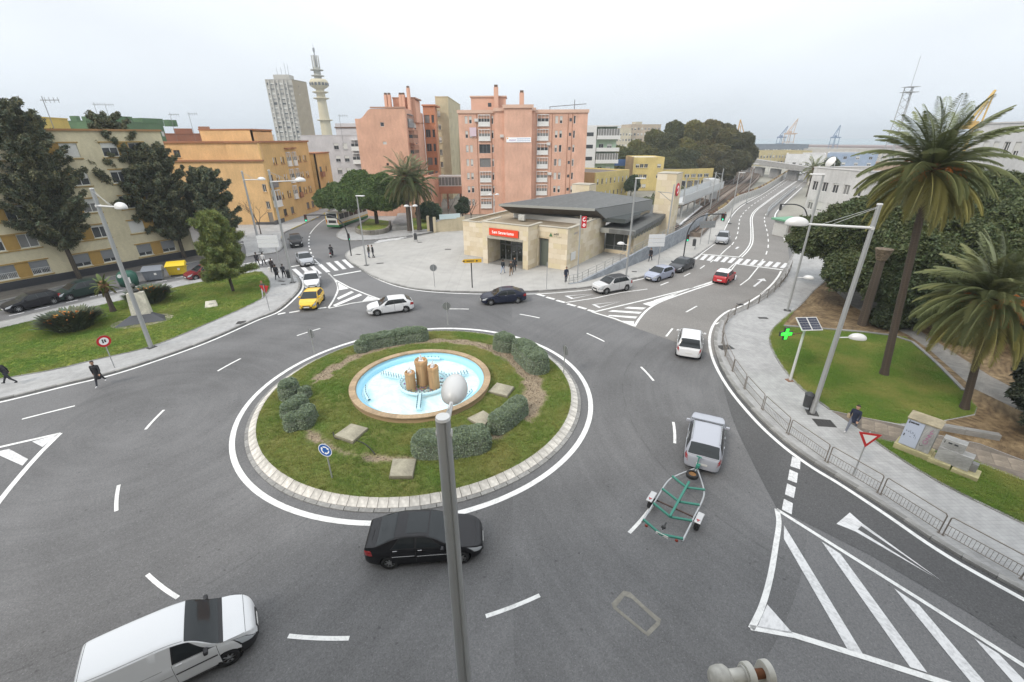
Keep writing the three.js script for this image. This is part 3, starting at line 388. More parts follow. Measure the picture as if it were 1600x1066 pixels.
// ---------- fountain ----------
{
  const t = thing('fountain', 'round blue fountain basin with three brick-coloured cylinders and a tan rim', 'fountain', [CX, 0, CZ]);
  const lathe = (pts, n = 96) => new THREE.LatheGeometry(pts.map(([r, y]) => new THREE.Vector2(r, y)), n);
  const mWallStone = conc([0.42, 0.30, 0.165]), rimM = [0.9, 1, 1.12].map((k) => conc([0.50 * k, 0.37 * k, 0.235 * k]));
  const basin = mesh('basin_wall', lathe([[4.34, 0.4], [4.34, 0.985], [3.98, 0.985]]), mWallStone, t);
  mesh('inner_wall', lathe([[4.05, 0.98], [4.0, 0.82], [3.72, 0.80], [3.70, 0.5]]), M([0.33, 0.66, 0.82], 0.55), t);
  const n = 46, h = Math.PI / n - 0.0022, sh = new THREE.Shape(); sh.absarc(0, 0, 4.4, -h, h, false); sh.absarc(0, 0, 4.03, h, -h, true);
  const rg = boxUV(new THREE.ExtrudeGeometry(sh, { depth: 0.06, bevelEnabled: true, bevelSize: 0.008, bevelThickness: 0.01, bevelSegments: 1, curveSegments: 3 }).rotateX(-Math.PI / 2).translate(0, 0.99, 0));
  for (let i = 0; i < n; i++) { const m = mesh('rim_stone', rg, rimM[(rnd() * 3) | 0], t); m.rotation.y = i / n * 2 * Math.PI; }
  const floorTex = tex(1024, (u, v, i, j) => { const w = tn(u, v, 14) * 0.5 + tn(u, v, 50, 4) * 0.4, s = clamp(w * 1.4 + 0.35, 0, 1), p = hash(i >> 2, j >> 2) > 0.9985 ? -0.3 : 0; return [0.76 + 0.12 * s + p, 0.885 + 0.03 * s + p, 0.90 + 0.02 * s + p]; }, 1 / 8);
  mesh('basin_floor', flat(ring(0, 0, 3.74, 72), 0.55), M(0xffffff, 0.7, { map: floorTex }), t);
  const wb = tex(256, (u, v) => { const k = 0.5 + tn(u, v, 40) * 0.5; return [k, k, k]; }, 1 / 3, false);
  mesh('water', flat(ring(0, 0, 3.73, 72), 0.72), P([0.97, 0.995, 1], 0.06, { transmission: 1, thickness: 0, ior: 1.33, bumpMap: wb, bumpScale: 0.01 }), t);
  const clay = [conc([0.70, 0.43, 0.22]), conc([0.5, 0.28, 0.12])], mPipe = M([0.52, 0.72, 0.78], 0.5), mNoz = M([0.12, 0.2, 0.24], 0.5, { metalness: 0.5 });
  const foam = M([0.86, 0.88, 0.9], 0.6, { transparent: true, opacity: 0.85 });
  for (const [p, r, hh] of [[[-6.35, -24.29], 0.31, 1.15], [[-5.69, -24.76], 0.39, 1.75], [[-4.89, -24.35], 0.33, 1.5]]) {
    const x = p[0] - CX, z = p[1] - CZ; const c = mesh('clay_cylinder', lathe([[0, 0.5], [r, 0.5], [r * 0.985, 0.75 + hh * 0.8], [r * 1.06, 0.75 + hh * 0.82], [r * 1.06, 0.75 + hh * 0.95], [r * 0.97, 0.75 + hh], [r * 0.8, 0.75 + hh], [r * 0.78, 0.6 + hh], [0, 0.6 + hh]], 28), clay[0], t); c.position.set(x, 0, z);
    const L = []; for (let k = 0; k < 90; k++) { const y = rnd(); L.push([(rnd() - 0.5) * 0.2 * (1.2 - y), 0.66 + hh + y * 0.48, (rnd() - 0.5) * 0.2 * (1.2 - y), 0, 0, 0, rr(0.02, 0.055) * (1.3 - y)]); }
    instanced('water_jet', new THREE.IcosahedronGeometry(1, 1), foam, L, c).userData.kind = 'stuff';
  }
  const hub = mesh('spray_ring', merge([new THREE.TorusGeometry(1.5, 0.1, 8, 60).rotateX(Math.PI / 2).translate(0.15, 0.78, -0.05)]), mPipe, t);
  const noz = (x, z) => { const g = mesh('nozzle', nozG, mNoz, hub); g.position.set(x, 0.8, z); }; const nozG = merge([cyl(0.022, 0.014, 0.2), rod([0, 0.1, 0], [0.06, 0.16, 0.03], 0.012)]);
  for (let k = 0; k < 36; k++) noz(0.15 + 1.5 * Math.cos(k / 36 * 6.283), -0.05 + 1.5 * Math.sin(k / 36 * 6.283));
  for (const a of [1.45, -2.75, -0.42]) { const g = mesh('spray_arm', box(1.6, 0.07, 0.26, 2.35, 0.77, 0).rotateY(-a), mPipe, t); for (let k = 0; k < 8; k++) for (const s of [-0.11, 0.11]) { const d = 1.65 + k * 0.2; noz(d * Math.cos(a) - s * Math.sin(a), d * Math.sin(a) + s * Math.cos(a)); } }
  for (const a of [2.75, -1.62, 0.55]) { mesh('spray_arm', new THREE.TorusGeometry(3.45, 0.09, 8, 16, 0.5).rotateX(Math.PI / 2).rotateY(-a + 0.25).translate(0, 0.78, 0), mPipe, t); for (let k = 0; k < 7; k++) noz(3.45 * Math.cos(a - 0.22 + k * 0.073), 3.45 * Math.sin(a - 0.22 + k * 0.073)); }
  const L = []; for (let k = 0; k < 500; k++) { const a = rr(0, 6.28), r = rr(0.2, 1.25); L.push([0.15 + r * Math.cos(a), rr(0.72, 0.8), -0.05 + r * Math.sin(a), rr(0, 3), rr(0, 3), 0, rr(0.02, 0.06), col(...[0.16, 0.15, 0.14].map((k2) => k2 * rr(0.5, 2)))]); }
  instanced('pebbles', new THREE.IcosahedronGeometry(1, 0), M(0xffffff, 0.8), L, t).userData.kind = 'stuff';
}


// ---------- vehicles ----------
function curve(pts) { // monotone cubic through [x, y] points
  const n = pts.length, d = [], m = []; for (let i = 0; i < n - 1; i++) d.push((pts[i + 1][1] - pts[i][1]) / (pts[i + 1][0] - pts[i][0]));
  for (let i = 0; i < n; i++) m.push(i === 0 ? d[0] : i === n - 1 ? d[n - 2] : d[i - 1] * d[i] <= 0 ? 0 : (d[i - 1] + d[i]) / 2);
  for (let i = 0; i < n - 1; i++) { if (d[i] === 0) { m[i] = m[i + 1] = 0; continue; } const a = m[i] / d[i], b = m[i + 1] / d[i], s = a * a + b * b; if (s > 9) { const k = 3 / Math.sqrt(s); m[i] = k * a * d[i]; m[i + 1] = k * b * d[i]; } }
  return (x) => { x = clamp(x, pts[0][0], pts[n - 1][0]); let i = 0; while (i < n - 2 && x > pts[i + 1][0]) i++; const h = pts[i + 1][0] - pts[i][0], t = (x - pts[i][0]) / h, t2 = t * t, t3 = t2 * t; return (2 * t3 - 3 * t2 + 1) * pts[i][1] + (t3 - 2 * t2 + t) * h * m[i] + (-2 * t3 + 3 * t2) * pts[i + 1][1] + (t3 - t2) * h * m[i + 1]; };
}
const SHAPES = {
  sedan: { L: 4.5, W: 1.78, ax: [0.86, 3.55], R: 0.315, top: [[0, 0.5], [0.03, 0.62], [0.12, 0.71], [0.5, 0.83], [1.15, 0.95], [1.95, 1.37], [2.3, 1.44], [2.9, 1.455], [3.35, 1.39], [4.0, 1.12], [4.15, 1.08], [4.4, 1.03], [4.47, 0.88], [4.5, 0.6]], belt: [[0, 0.6], [0.5, 0.78], [1.2, 0.88], [3.5, 0.98], [4.5, 0.93]], ws: [1.2, 2.02], rw: [3.3, 3.98], side: [[1.42, 2.5, 1.98, 2.46], [2.58, 3.42, 2.54, 3.12]], doors: [[1.3, 2.52], [2.54, 3.45]] },
  hatch: { L: 4.28, W: 1.78, ax: [0.84, 3.46], R: 0.315, top: [[0, 0.5], [0.03, 0.6], [0.12, 0.7], [0.5, 0.83], [1.15, 0.96], [1.9, 1.37], [2.3, 1.42], [3.2, 1.4], [3.6, 1.33], [4.08, 1.02], [4.2, 0.94], [4.26, 0.8], [4.28, 0.55]], belt: [[0, 0.6], [0.5, 0.78], [1.2, 0.88], [3.6, 0.98], [4.28, 0.9]], ws: [1.2, 1.98], rw: [3.62, 4.12], side: [[1.42, 2.42, 1.94, 2.4], [2.5, 3.2, 2.48, 3.1], [3.26, 3.62, 3.16, 3.34]], doors: [[1.3, 2.45], [2.47, 3.25]] },
  hatch3: { L: 3.98, W: 1.7, ax: [0.78, 3.26], R: 0.3, top: [[0, 0.5], [0.03, 0.62], [0.12, 0.72], [0.45, 0.84], [1.05, 0.97], [1.75, 1.38], [2.1, 1.44], [2.9, 1.42], [3.3, 1.36], [3.75, 1.04], [3.9, 0.95], [3.96, 0.8], [3.98, 0.55]], belt: [[0, 0.6], [0.5, 0.78], [1.1, 0.89], [3.4, 1.0], [3.98, 0.9]], ws: [1.1, 1.84], rw: [3.34, 3.8], side: [[1.3, 2.42, 1.8, 2.4], [2.5, 3.28, 2.48, 3.02]], doors: [[1.2, 2.46]] },
  wagon: { L: 4.66, W: 1.8, ax: [0.9, 3.6], R: 0.32, top: [[0, 0.5], [0.03, 0.62], [0.12, 0.72], [0.5, 0.84], [1.2, 0.95], [2.0, 1.37], [2.4, 1.44], [3.6, 1.44], [4.05, 1.4], [4.5, 1.06], [4.58, 0.98], [4.64, 0.82], [4.66, 0.58]], belt: [[0, 0.6], [0.5, 0.78], [1.2, 0.88], [3.6, 0.97], [4.66, 0.93]], ws: [1.25, 2.06], rw: [4.06, 4.54], side: [[1.5, 2.52, 2.02, 2.5], [2.6, 3.4, 2.58, 3.36], [3.48, 4.12, 3.44, 3.92]], doors: [[1.36, 2.55], [2.57, 3.45]], rails: 1 },
  mpv: { L: 4.42, W: 1.83, ax: [0.88, 3.66], R: 0.33, top: [[0, 0.55], [0.03, 0.68], [0.15, 0.8], [0.6, 0.95], [0.95, 1.05], [1.85, 1.54], [2.3, 1.61], [3.5, 1.6], [3.95, 1.52], [4.22, 1.1], [4.34, 0.95], [4.4, 0.82], [4.42, 0.58]], belt: [[0, 0.62], [0.5, 0.84], [1.1, 0.95], [3.6, 1.05], [4.42, 0.96]], ws: [1.05, 1.95], rw: [3.9, 4.3], side: [[1.34, 2.4, 1.92, 2.38], [2.48, 3.28, 2.46, 3.24], [3.36, 3.9, 3.32, 3.7]], doors: [[1.2, 2.43], [2.45, 3.32]] },
  suv: { L: 4.44, W: 1.85, ax: [0.88, 3.52], R: 0.35, top: [[0, 0.6], [0.03, 0.76], [0.15, 0.9], [0.6, 1.01], [1.2, 1.09], [1.9, 1.54], [2.3, 1.63], [3.3, 1.61], [3.85, 1.53], [4.2, 1.16], [4.34, 1.06], [4.42, 0.9], [4.44, 0.62]], belt: [[0, 0.7], [0.5, 0.92], [1.2, 1.02], [3.6, 1.12], [4.44, 1.04]], ws: [1.25, 1.98], rw: [3.88, 4.26], side: [[1.5, 2.44, 1.94, 2.42], [2.52, 3.24, 2.5, 3.2], [3.32, 3.82, 3.26, 3.5]], doors: [[1.36, 2.47], [2.49, 3.3]], clad: 1 },
  van: { L: 4.25, W: 1.83, ax: [0.85, 3.55], R: 0.31, top: [[0, 0.5], [0.03, 0.68], [0.15, 0.86], [0.5, 1.01], [0.98, 1.13], [1.56, 1.66], [1.9, 1.78], [2.5, 1.82], [3.95, 1.81], [4.14, 1.74], [4.2, 1.3], [4.23, 0.9], [4.25, 0.6]], belt: [[0, 0.62], [0.5, 0.9], [1.1, 1.08], [3.8, 1.1], [4.25, 0.95]], ws: [0.94, 1.68], rw: null, side: [[1.12, 2.06, 1.62, 1.98]], doors: [[1.02, 2.12]], clad: 1 },
  mini: { L: 3.72, W: 1.69, ax: [0.66, 3.12], R: 0.3, top: [[0, 0.5], [0.03, 0.64], [0.12, 0.76], [0.5, 0.86], [1.0, 0.96], [1.5, 1.34], [1.8, 1.4], [2.9, 1.38], [3.2, 1.32], [3.5, 1.0], [3.64, 0.9], [3.7, 0.75], [3.72, 0.52]], belt: [[0, 0.62], [0.5, 0.8], [1.1, 0.9], [3.2, 0.95], [3.72, 0.86]], ws: [1.04, 1.56], rw: [3.2, 3.55], side: [[1.22, 2.2, 1.54, 2.18], [2.28, 3.18, 2.26, 2.98]], doors: [[1.12, 2.24]] },
};
const mGlass = P([0.02, 0.024, 0.026], 0.09, { specularIntensity: 0.7 }), mTyre = M([0.016, 0.016, 0.017], 0.85), mRim = M([0.42, 0.43, 0.44], 0.35, { metalness: 0.7 }), mTrim = M([0.02, 0.02, 0.022], 0.6), mUnder = M([0.012, 0.012, 0.012], 0.9);
const mLampW = P([0.42, 0.44, 0.46], 0.12, { clearcoat: 1 }), mLampR = P([0.32, 0.012, 0.015], 0.2, { clearcoat: 1 }), mPlate = M([0.62, 0.62, 0.6], 0.5), mChrome = M([0.55, 0.56, 0.57], 0.25, { metalness: 0.85 });
const tyreG = new THREE.LatheGeometry([[0.62, -0.1], [0.9, -0.105], [0.985, -0.08], [1, 0], [0.985, 0.08], [0.9, 0.105], [0.62, 0.1]].map(([r, y]) => new THREE.Vector2(r, y * 3.1)), 30).rotateX(Math.PI / 2);
const rimG = (() => { const a = [new THREE.CylinderGeometry(0.66, 0.66, 0.44, 26, 1, true).rotateX(Math.PI / 2), new THREE.CylinderGeometry(0.16, 0.16, 0.1, 14).rotateX(Math.PI / 2).translate(0, 0, 0.22), new THREE.CylinderGeometry(0.16, 0.16, 0.1, 14).rotateX(Math.PI / 2).translate(0, 0, -0.22)]; for (let i = 0; i < 7; i++) for (const s of [-1, 1]) a.push(box(0.17, 0.55, 0.06, 0, 0.38, 0.19 * s).rotateZ(i / 7 * 6.2832)); return merge(a); })();
const hubG = new THREE.CylinderGeometry(0.6, 0.6, 0.24, 20).rotateX(Math.PI / 2);
const bodyCache = {};
function carSurface(S) {
  const T = curve(S.top), B = curve(S.belt), L = S.L, hw = S.W / 2;
  const Wp = curve([[0, 0.52], [0.05, 0.67], [0.15, 0.81], [0.4, 0.93], [0.9, 0.99], [L * 0.45, 1], [L - 0.9, 0.985], [L - 0.35, S.van ? 0.95 : 0.92], [L - 0.1, S.van ? 0.92 : 0.84], [L - 0.03, S.van ? 0.88 : 0.77], [L, S.van ? 0.82 : 0.68]]);
  const F = curve([[0, 0.3], [0.15, 0.22], [0.6, 0.19], [L - 0.6, 0.2], [L - 0.12, 0.27], [L, 0.34]]);
  const sec = (x) => { const w = hw * Wp(x), t = T(x), b = Math.min(B(x), t - 0.035), y0 = F(x), g = t - b, wr = Math.max(0.955 * w - (S.van ? 0.16 : 0.34) * g, w * 0.5), h = b - y0;
    return [[0, y0], [0.86 * w, y0], [0.965 * w, y0 + 0.05], [0.99 * w, y0 + 0.25 * h], [w, y0 + 0.58 * h], [0.988 * w, y0 + 0.88 * h], [0.955 * w, b], [lerp(0.955 * w, wr, 0.5) + 0.012 * Math.min(1, g * 3), b + 0.44 * g], [wr, b + 0.88 * g], [wr - 0.08 * Math.min(1, g * 3), b + 0.965 * g], [wr * 0.58, t - 0.008], [0, t]]; };
  const at = (x, v, s = 1) => { const q = sec(clamp(x, 0, L)), i = Math.min(10, Math.floor(v)), f = v - i; return V(x, lerp(q[i][1], q[i + 1][1], f), s * lerp(q[i][0], q[i + 1][0], f)); };
  const out = (x, v, s, o) => { const p = at(x, v, s), e = 0.02, du = at(Math.min(L, x + e), v, s).sub(at(Math.max(0, x - e), v, s)), dv = at(x, Math.min(10.99, v + e), s).sub(at(x, Math.max(0, v - e), s)), n = du.cross(dv).normalize(); if (n.dot(V(p.x - clamp(x, 0.3 * L, 0.62 * L), p.y - 0.55, p.z)) < 0) n.negate(); return p.addScaledVector(n, o); };
  return { T, B, sec, at, out, L, hw };
}
function patch(C, s, [xb0, xb1, xt0, xt1], v0, v1, o, nu = 10, nv = 6) { // a sheet lying just proud of the body surface
  const pos = [], idx = []; for (let j = 0; j <= nv; j++) for (let i = 0; i <= nu; i++) { const t = j / nv, u = i / nu, p = C.out(lerp(lerp(xb0, xt0, t), lerp(xb1, xt1, t), u), lerp(v0, v1, t), s, o); pos.push(p.x, p.y, p.z); }
  for (let j = 0; j < nv; j++) for (let i = 0; i < nu; i++) { const a = j * (nu + 1) + i, b = a + nu + 1; idx.push(a, a + 1, b, b, a + 1, b + 1); }
  const g = new THREE.BufferGeometry(); g.setAttribute('position', new THREE.Float32BufferAttribute(pos, 3)); g.setIndex(idx); g.computeVertexNormals(); return g;
}
const both = (f) => merge([f(1), f(-1)]);
function carParts(type) {
  if (bodyCache[type]) return bodyCache[type];
  const S = { ...SHAPES[type], van: type === 'van' }, C = carSurface(S), L = S.L, xs = [];
  for (const k of [0, 0.008, 0.02, 0.035, 0.06, 0.1, 0.15, 0.22, 0.32, 0.45, 0.6]) xs.push(k, L - k); for (let k = 0.18; k < 0.75; k += 0.031) xs.push(L - k - 0.002);
  const near = (x) => S.ax.some((a) => Math.abs(x - a) < S.R + 0.14);
  for (let x = 0.66; x < L - 0.76;) { xs.push(x); x += near(x) ? 0.022 : 0.06; } xs.sort((a, b) => a - b);
  const vs = [0, 1, 1.5, 2, 2.3, 2.6, 2.8, 3, 3.2, 3.4, 3.6, 3.8, 4, 4.25, 4.5, 5, 5.5, 6, 7, 8, 8.5, 9, 9.5, 10, 10.5, 11], ax = S.ax, RA = S.R + 0.065;
  const pos = [], idx = []; for (const s of [1, -1]) { const base = pos.length / 3; for (const x of xs) for (const v of vs) { const p = C.at(x, v, s); 
      for (const a of ax) { const dx = p.x - a, dy = p.y - S.R, d = Math.hypot(dx, dy); if (v >= 1 && d < RA && d > RA - 0.05) { p.x = a + dx / d * RA; p.y = S.R + dy / d * RA; } } pos.push(p.x, p.y, p.z); }
    const n = vs.length; for (let i = 0; i < xs.length - 1; i++) for (let j = 0; j < n - 1; j++) { const a = base + i * n + j, b = a + n, ids = [a, a + 1, b, b + 1]; if (j >= 1 && vs[j] < 5 && ax.some((c) => { let k = 0; for (const q of ids) if (Math.hypot(pos[q * 3] - c, pos[q * 3 + 1] - S.R) < RA - 0.004) k++; return k >= 1; })) continue; if (s > 0) idx.push(a, b, a + 1, b, b + 1, a + 1); else idx.push(a, a + 1, b, b, a + 1, b + 1); } 
    for (const [i, f] of [[0, s > 0], [xs.length - 1, s < 0]]) for (let j = 1; j < n - 1; j++) { const a = base + i * n; f ? idx.push(a, a + j, a + j + 1) : idx.push(a, a + j + 1, a + j); } }
  let body = new THREE.BufferGeometry(); body.setAttribute('position', new THREE.Float32BufferAttribute(pos, 3)); body.setIndex(idx); body.computeVertexNormals(); body = toCreasedNormals(body, 0.7);
  const wells = merge(ax.flatMap((a) => [1, -1].map((s) => new THREE.CylinderGeometry(RA + 0.015, RA + 0.015, 0.26, 28, 1, true, 0, Math.PI * 2).rotateX(Math.PI / 2).translate(a, S.R, s * (C.hw * 0.97 - 0.22)))).concat([bx(0.3, L - 0.3, 0.2, 0.45, -C.hw * 0.6, C.hw * 0.6)]));
  const r = { S, C, body, wells };
  r.ws = wsPatch(C, S.ws[0], S.ws[1]);
  r.rw = S.rw && wsPatch(C, S.rw[0], S.rw[1]);
  r.side = S.side.map((q) => patch(C, 1, q, 6.18, 7.9, 0.006, 10, 5)); r.side2 = S.side.map((q) => patch(C, -1, q, 6.18, 7.9, 0.006, 10, 5));
  r.door = S.doors.map(([a, b]) => [1, -1].map((s) => [patch(C, s, [a, b, a, b], 2.4, 5.95, 0.005, 12, 8), patch(C, s, [a - 0.012, b + 0.012, a - 0.012, b + 0.012], 2.36, 6.0, 0.0025, 12, 8)]));
  r.trim = [1, -1].map((s) => { const a = S.side[0], b = S.side[S.side.length - 1]; return patch(C, s, [a[0] - 0.06, b[1] + 0.05, a[2] - 0.03, b[3] + 0.03], 6.06, 7.98, 0.003, 16, 5); });
  const gap = (x0, x1, v, s, n = 10) => new THREE.TubeGeometry(new THREE.CatmullRomCurve3(Array.from({ length: n + 1 }, (_, i) => C.out(lerp(x0, x1, i / n), v, s, 0.001))), 16, 0.006, 4), across = (x, v0 = 8.3) => new THREE.TubeGeometry(new THREE.CatmullRomCurve3(Array.from({ length: 13 }, (_, i) => { const t = i / 6 - 1; return C.out(x, lerp(11, v0, Math.abs(t)) - 0.001, t < 0 ? -1 : 1, 0.001); })), 20, 0.006, 4);
  r.gaps = merge([...[1, -1].flatMap((s) => [gap(0.3, S.ws[0] - 0.02, 8.15, s), gap(S.ws[1] + 0.05, L - (type === 'van' ? 0.15 : 0.9), 8.55, s), ...(type === 'van' ? [gap(2.35, 3.95, 5.7, s), gap(2.3, 3.95, 3.1, s), gap(2.16, L - 0.05, 4.1, s)] : [])]), across(S.ws[0] - 0.03), across(0.26), across(type === 'van' ? L - 0.2 : S.rw[1] + 0.03)]);
  r.head = [1, -1].map((s) => patch(C, s, type === 'van' ? [0.06, 0.42, 0.3, 0.62] : [0.03, 0.34, 0.12, 0.62], 4.4, 6.4, 0.008, 6, 4));
  r.tail = [1, -1].map((s) => patch(C, s, type === 'van' ? [L - 0.16, L - 0.03, L - 0.14, L - 0.07] : [L - 0.36, L - 0.015, L - 0.3, L - 0.05], 4.3, type === 'sedan' ? 5.95 : 6.6, 0.008, 6, 4));
  r.headBack = [1, -1].map((s) => patch(C, s, type === 'van' ? [0.03, 0.46, 0.26, 0.66] : [0.01, 0.38, 0.09, 0.67], 4.2, 6.55, 0.004, 6, 4));
  r.bump = both((s) => patch(C, s, [0.0, 0.5, 0.0, 0.44], 1.2, type === 'van' ? 4.3 : 3.0, 0.005, 10, 4));
  r.clad = both((s) => patch(C, s, [0.01, L - 0.01, 0.01, L - 0.01], 1.6, 2.35, 0.006, 40, 3));
  return (bodyCache[type] = r);
}
function wsPatch(C, x0, x1, v0 = 8.35, o = 0.011) { // glass across the whole width
  const pos = [], idx = [], nu = 26, nv = 16; for (let j = 0; j <= nv; j++) for (let i = 0; i <= nu; i++) { const t = 2 * j / nv - 1, p = C.out(lerp(x0, x1, i / nu), 11 - Math.max(0.02, Math.abs(t) * (11 - v0)), t < 0 ? -1 : 1, o); if (j === nv / 2) p.z = 0; pos.push(p.x, p.y, p.z); }
  for (let j = 0; j < nv; j++) for (let i = 0; i < nu; i++) { const a = j * (nu + 1) + i, b = a + nu + 1; idx.push(a, a + 1, b, b, a + 1, b + 1); }
  const g = new THREE.BufferGeometry(); g.setAttribute('position', new THREE.Float32BufferAttribute(pos, 3)); g.setIndex(idx); g.computeVertexNormals(); return g;
}
const paintCache = {};
const carPaint = (c) => (paintCache[c.join()] ??= P(c, 0.5, { specularIntensity: c[0] < 0.1 ? 0.4 : 0.8, clearcoat: c[0] < 0.1 ? 0.45 : 0.7, clearcoatRoughness: 0.06, metalness: c.metal ?? 0 }));
function car(type, label, category, c, [x, z], heading, opt = {}) { // heading: direction of travel in plan
  const r = carParts(type), { S, C } = r, t = thing(opt.name ?? 'car', label, category, [x, 0.013, z], Math.atan2(-heading[1], heading[0]), opt.group), pm = carPaint(c), g = new THREE.Group();
  const flip = (geo) => { const k = geo.clone(); k.translate(-S.L / 2, 0, 0); k.rotateY(Math.PI); return k; }; r.f ??= {}; const F = (k, geo) => (r.f[k] ??= flip(geo));
  const add = (n, k, geo, m, p = t) => mesh(n, F(k, geo), m, p);
  add('body', 'body', r.body, pm); add('underbody', 'wells', r.wells, mUnder);
  add('windscreen', 'ws', r.ws, mGlass); add('cowl', 'cw', wsPatch(C, S.ws[0] - 0.11, S.ws[0] + 0.04, 8.3, 0.004), mTrim); if (S.rw) add('rear_window', 'rw', r.rw, mGlass);
  r.trim.forEach((q, i) => add('window_surround', 'wt' + i, q, mTrim)); add('panel_gaps', 'pg', r.gaps, mTrim).userData.kind = 'stuff';
  r.side.forEach((q, i) => { add('side_window', 'sa' + i, q, mGlass); add('side_window', 'sb' + i, r.side2[i], mGlass); });
  r.door.forEach((d, i) => d.forEach(([g1, g2], j) => { const o = add('door', 'd' + i + j, g1, pm); add('seal', 'e' + i + j, g2, mTrim, o); const [a, b] = S.doors[i], s = j ? -1 : 1, p = C.out(b - 0.16, 5.55, s, 0.02); add('handle', 'h' + i + j, rbox(0.17, 0.03, 0.035, 0.01, p.x, p.y, p.z), opt.chrome ? mChrome : pm, o); if (opt.strip) { const q = C.out((a + b) / 2, 4.1, s, 0.016); add('trim_strip', 'ts' + i + j, rbox(b - a - 0.06, 0.035, 0.02, 0.006, q.x, q.y, q.z), opt.strip === 'dark' ? mTrim : mChrome, o); } }));
  r.head.forEach((q, i) => mesh('housing', F('hk' + i, r.headBack[i]), mTrim, add('headlight', 'hl' + i, q, mLampW))); r.tail.forEach((q, i) => add('tail_light', 'tl' + i, q, mLampR));
  for (const a of S.ax) for (const s of [1, -1]) { const w = mesh('wheel', tyreG, mTyre, t); w.position.set(S.L / 2 - a, S.R, s * (C.hw - 0.115)); w.scale.setScalar(S.R); const rim = mesh('rim', rimG, mRim, w), hb = mesh('brake_disc', hubG, mUnder, w); }
  const mp = C.at(S.ws[0] + 0.32, 6.3, 1); for (const s of [1, -1]) add('mirror', 'mi' + s, merge([rbox(0.12, 0.15, 0.2, 0.04, mp.x, mp.y + 0.06, s * (mp.z + 0.13)), box(0.05, 0.04, 0.12, mp.x, mp.y + 0.01, s * (mp.z + 0.03))]), opt.darkMirror ? mTrim : pm);
  const yb = 0.42; add('grille', 'gr', merge([bx(-0.012, 0.03, 0.30, 0.44, -0.48, 0.48), bx(-0.008, 0.05, 0.5, Math.max(0.58, C.T(0.01) - 0.02), -0.36, 0.36)]), mTrim);
  add('number_plate', 'np1', rbox(0.02, 0.11, 0.5, 0.004, -0.02, 0.42, 0), mPlate); add('number_plate', 'np2', rbox(0.02, 0.11, 0.5, 0.004, S.L + 0.008, type === 'sedan' ? 0.66 : 0.6, 0).translate(type === 'van' ? -0.005 : -0.006, type === 'mini' ? -0.08 : 0, 0), mPlate);
  if (opt.clad ?? S.clad) { add('bumper_cladding', 'cl', r.clad, mTrim); add('front_bumper', 'fb', r.bump, mTrim); }
  if (opt.roofTop) { mesh('roof_panel', flip(wsPatch(C, S.ws[1] + 0.02, S.rw[0] - 0.02, 8.1, 0.004)), opt.roofTop, t); }
  if (opt.sunroof) mesh('sunroof', flip(wsPatch(C, S.ws[1] + 0.06, S.ws[1] + 0.85, 9.4, 0.007)), mGlass, t);
  if (S.rails || opt.rails) for (const s of [1, -1]) { const a = C.out(S.ws[1] + 0.1, 8.7, s, 0.05), m = C.out(3.0, 8.7, s, 0.06), b = C.out(S.side[2][3] - 0.02, 8.7, s, 0.05); add('roof_rail', 'rl' + s, tube([a, m, b].map((p) => [p.x, p.y, p.z]), 0.02, 16, 6), opt.chrome ? mChrome : mTrim); }
  if (type !== 'van') add('wiper', 'wi', rod([S.L - 0.3, C.T(S.L - 0.3) + 0.01, -0.35], [S.L - 0.32, C.T(S.L - 0.32) + 0.02, 0.1], 0.008), mTrim);
  return t;
}
// park a car by the two ground contacts of the wheels on its near side
function carAt(type, label, category, c, rear, front, side, opt) {
  const S = SHAPES[type], dx = front[0] - rear[0], dz = front[1] - rear[1], L = Math.hypot(dx, dz), h = [dx / L, dz / L], o = S.W / 2 - 0.12, n = side === 'L' ? [-h[1], h[0]] : [h[1], -h[0]]; // towards the far side
  const mid = [(rear[0] + front[0]) / 2 + n[0] * o, (rear[1] + front[1]) / 2 + n[1] * o], k = (S.ax[0] + S.ax[1] - S.L) / 2; // wheelbase is not centred on the body
  return car(type, label, category, c, [mid[0] + h[0] * k, mid[1] + h[1] * k], h, opt);
}
const carBy = (type, label, category, c, rear, front, opt) => { const S = SHAPES[type], dx = front[0] - rear[0], dz = front[1] - rear[1], L = Math.hypot(dx, dz), h = [dx / L, dz / L]; return car(type, label, category, c, [rear[0] + h[0] * S.L / 2, rear[1] + h[1] * S.L / 2], h, opt); }; // by the middle of the tail
const white = [0.66, 0.67, 0.68], silver = [0.33, 0.345, 0.37], black = [0.008, 0.008, 0.010];
carAt('sedan', 'black saloon with sunroof beside the kerb of the island', 'car', black, [-4.76, -11.98], [-1.96, -12.21], 'R', { sunroof: 1, chrome: 1, strip: 'chrome' });
carAt('van', 'white panel van with dark bumper at the bottom left corner', 'van', white, [-11.19, -7.18], [-8.89, -8.61], 'R', { name: 'panel_van', strip: 'dark', darkMirror: 1 });
carBy('wagon', 'silver estate car towing the green boat trailer', 'car', [0.36, 0.375, 0.42], [9.12, -17.07], [10.86, -20.66], { chrome: 1 });
carBy('mpv', 'white people carrier driving away, seen from behind at the avenue mouth', 'car', white, [12.91, -29.25], [14.57, -33.26], {});
carAt('hatch', 'white hatchback behind the fountain heading left', 'car', white, [-10.02, -39.67], [-12.52, -38.71], 'L', {});
carAt('sedan', 'dark blue saloon in front of the station entrance', 'car', [0.012, 0.016, 0.035], [0.68, -42.02], [-2.17, -41.4], 'L', { chrome: 1 });
carAt('hatch3', 'bright yellow hatchback at the give way line', 'car', [0.75, 0.46, 0.015], [-19.23, -43.2], [-18.93, -40.9], 'L', {});
carAt('hatch3', 'white hatchback waiting right behind the yellow one', 'car', white, [-22.36, -50.12], [-21.2, -47.3], 'L', {});
carAt('sedan', 'silver saloon at the zebra crossing in the left street', 'car', silver, [-28.76, -58.94], [-27.29, -56.61], 'R', {});
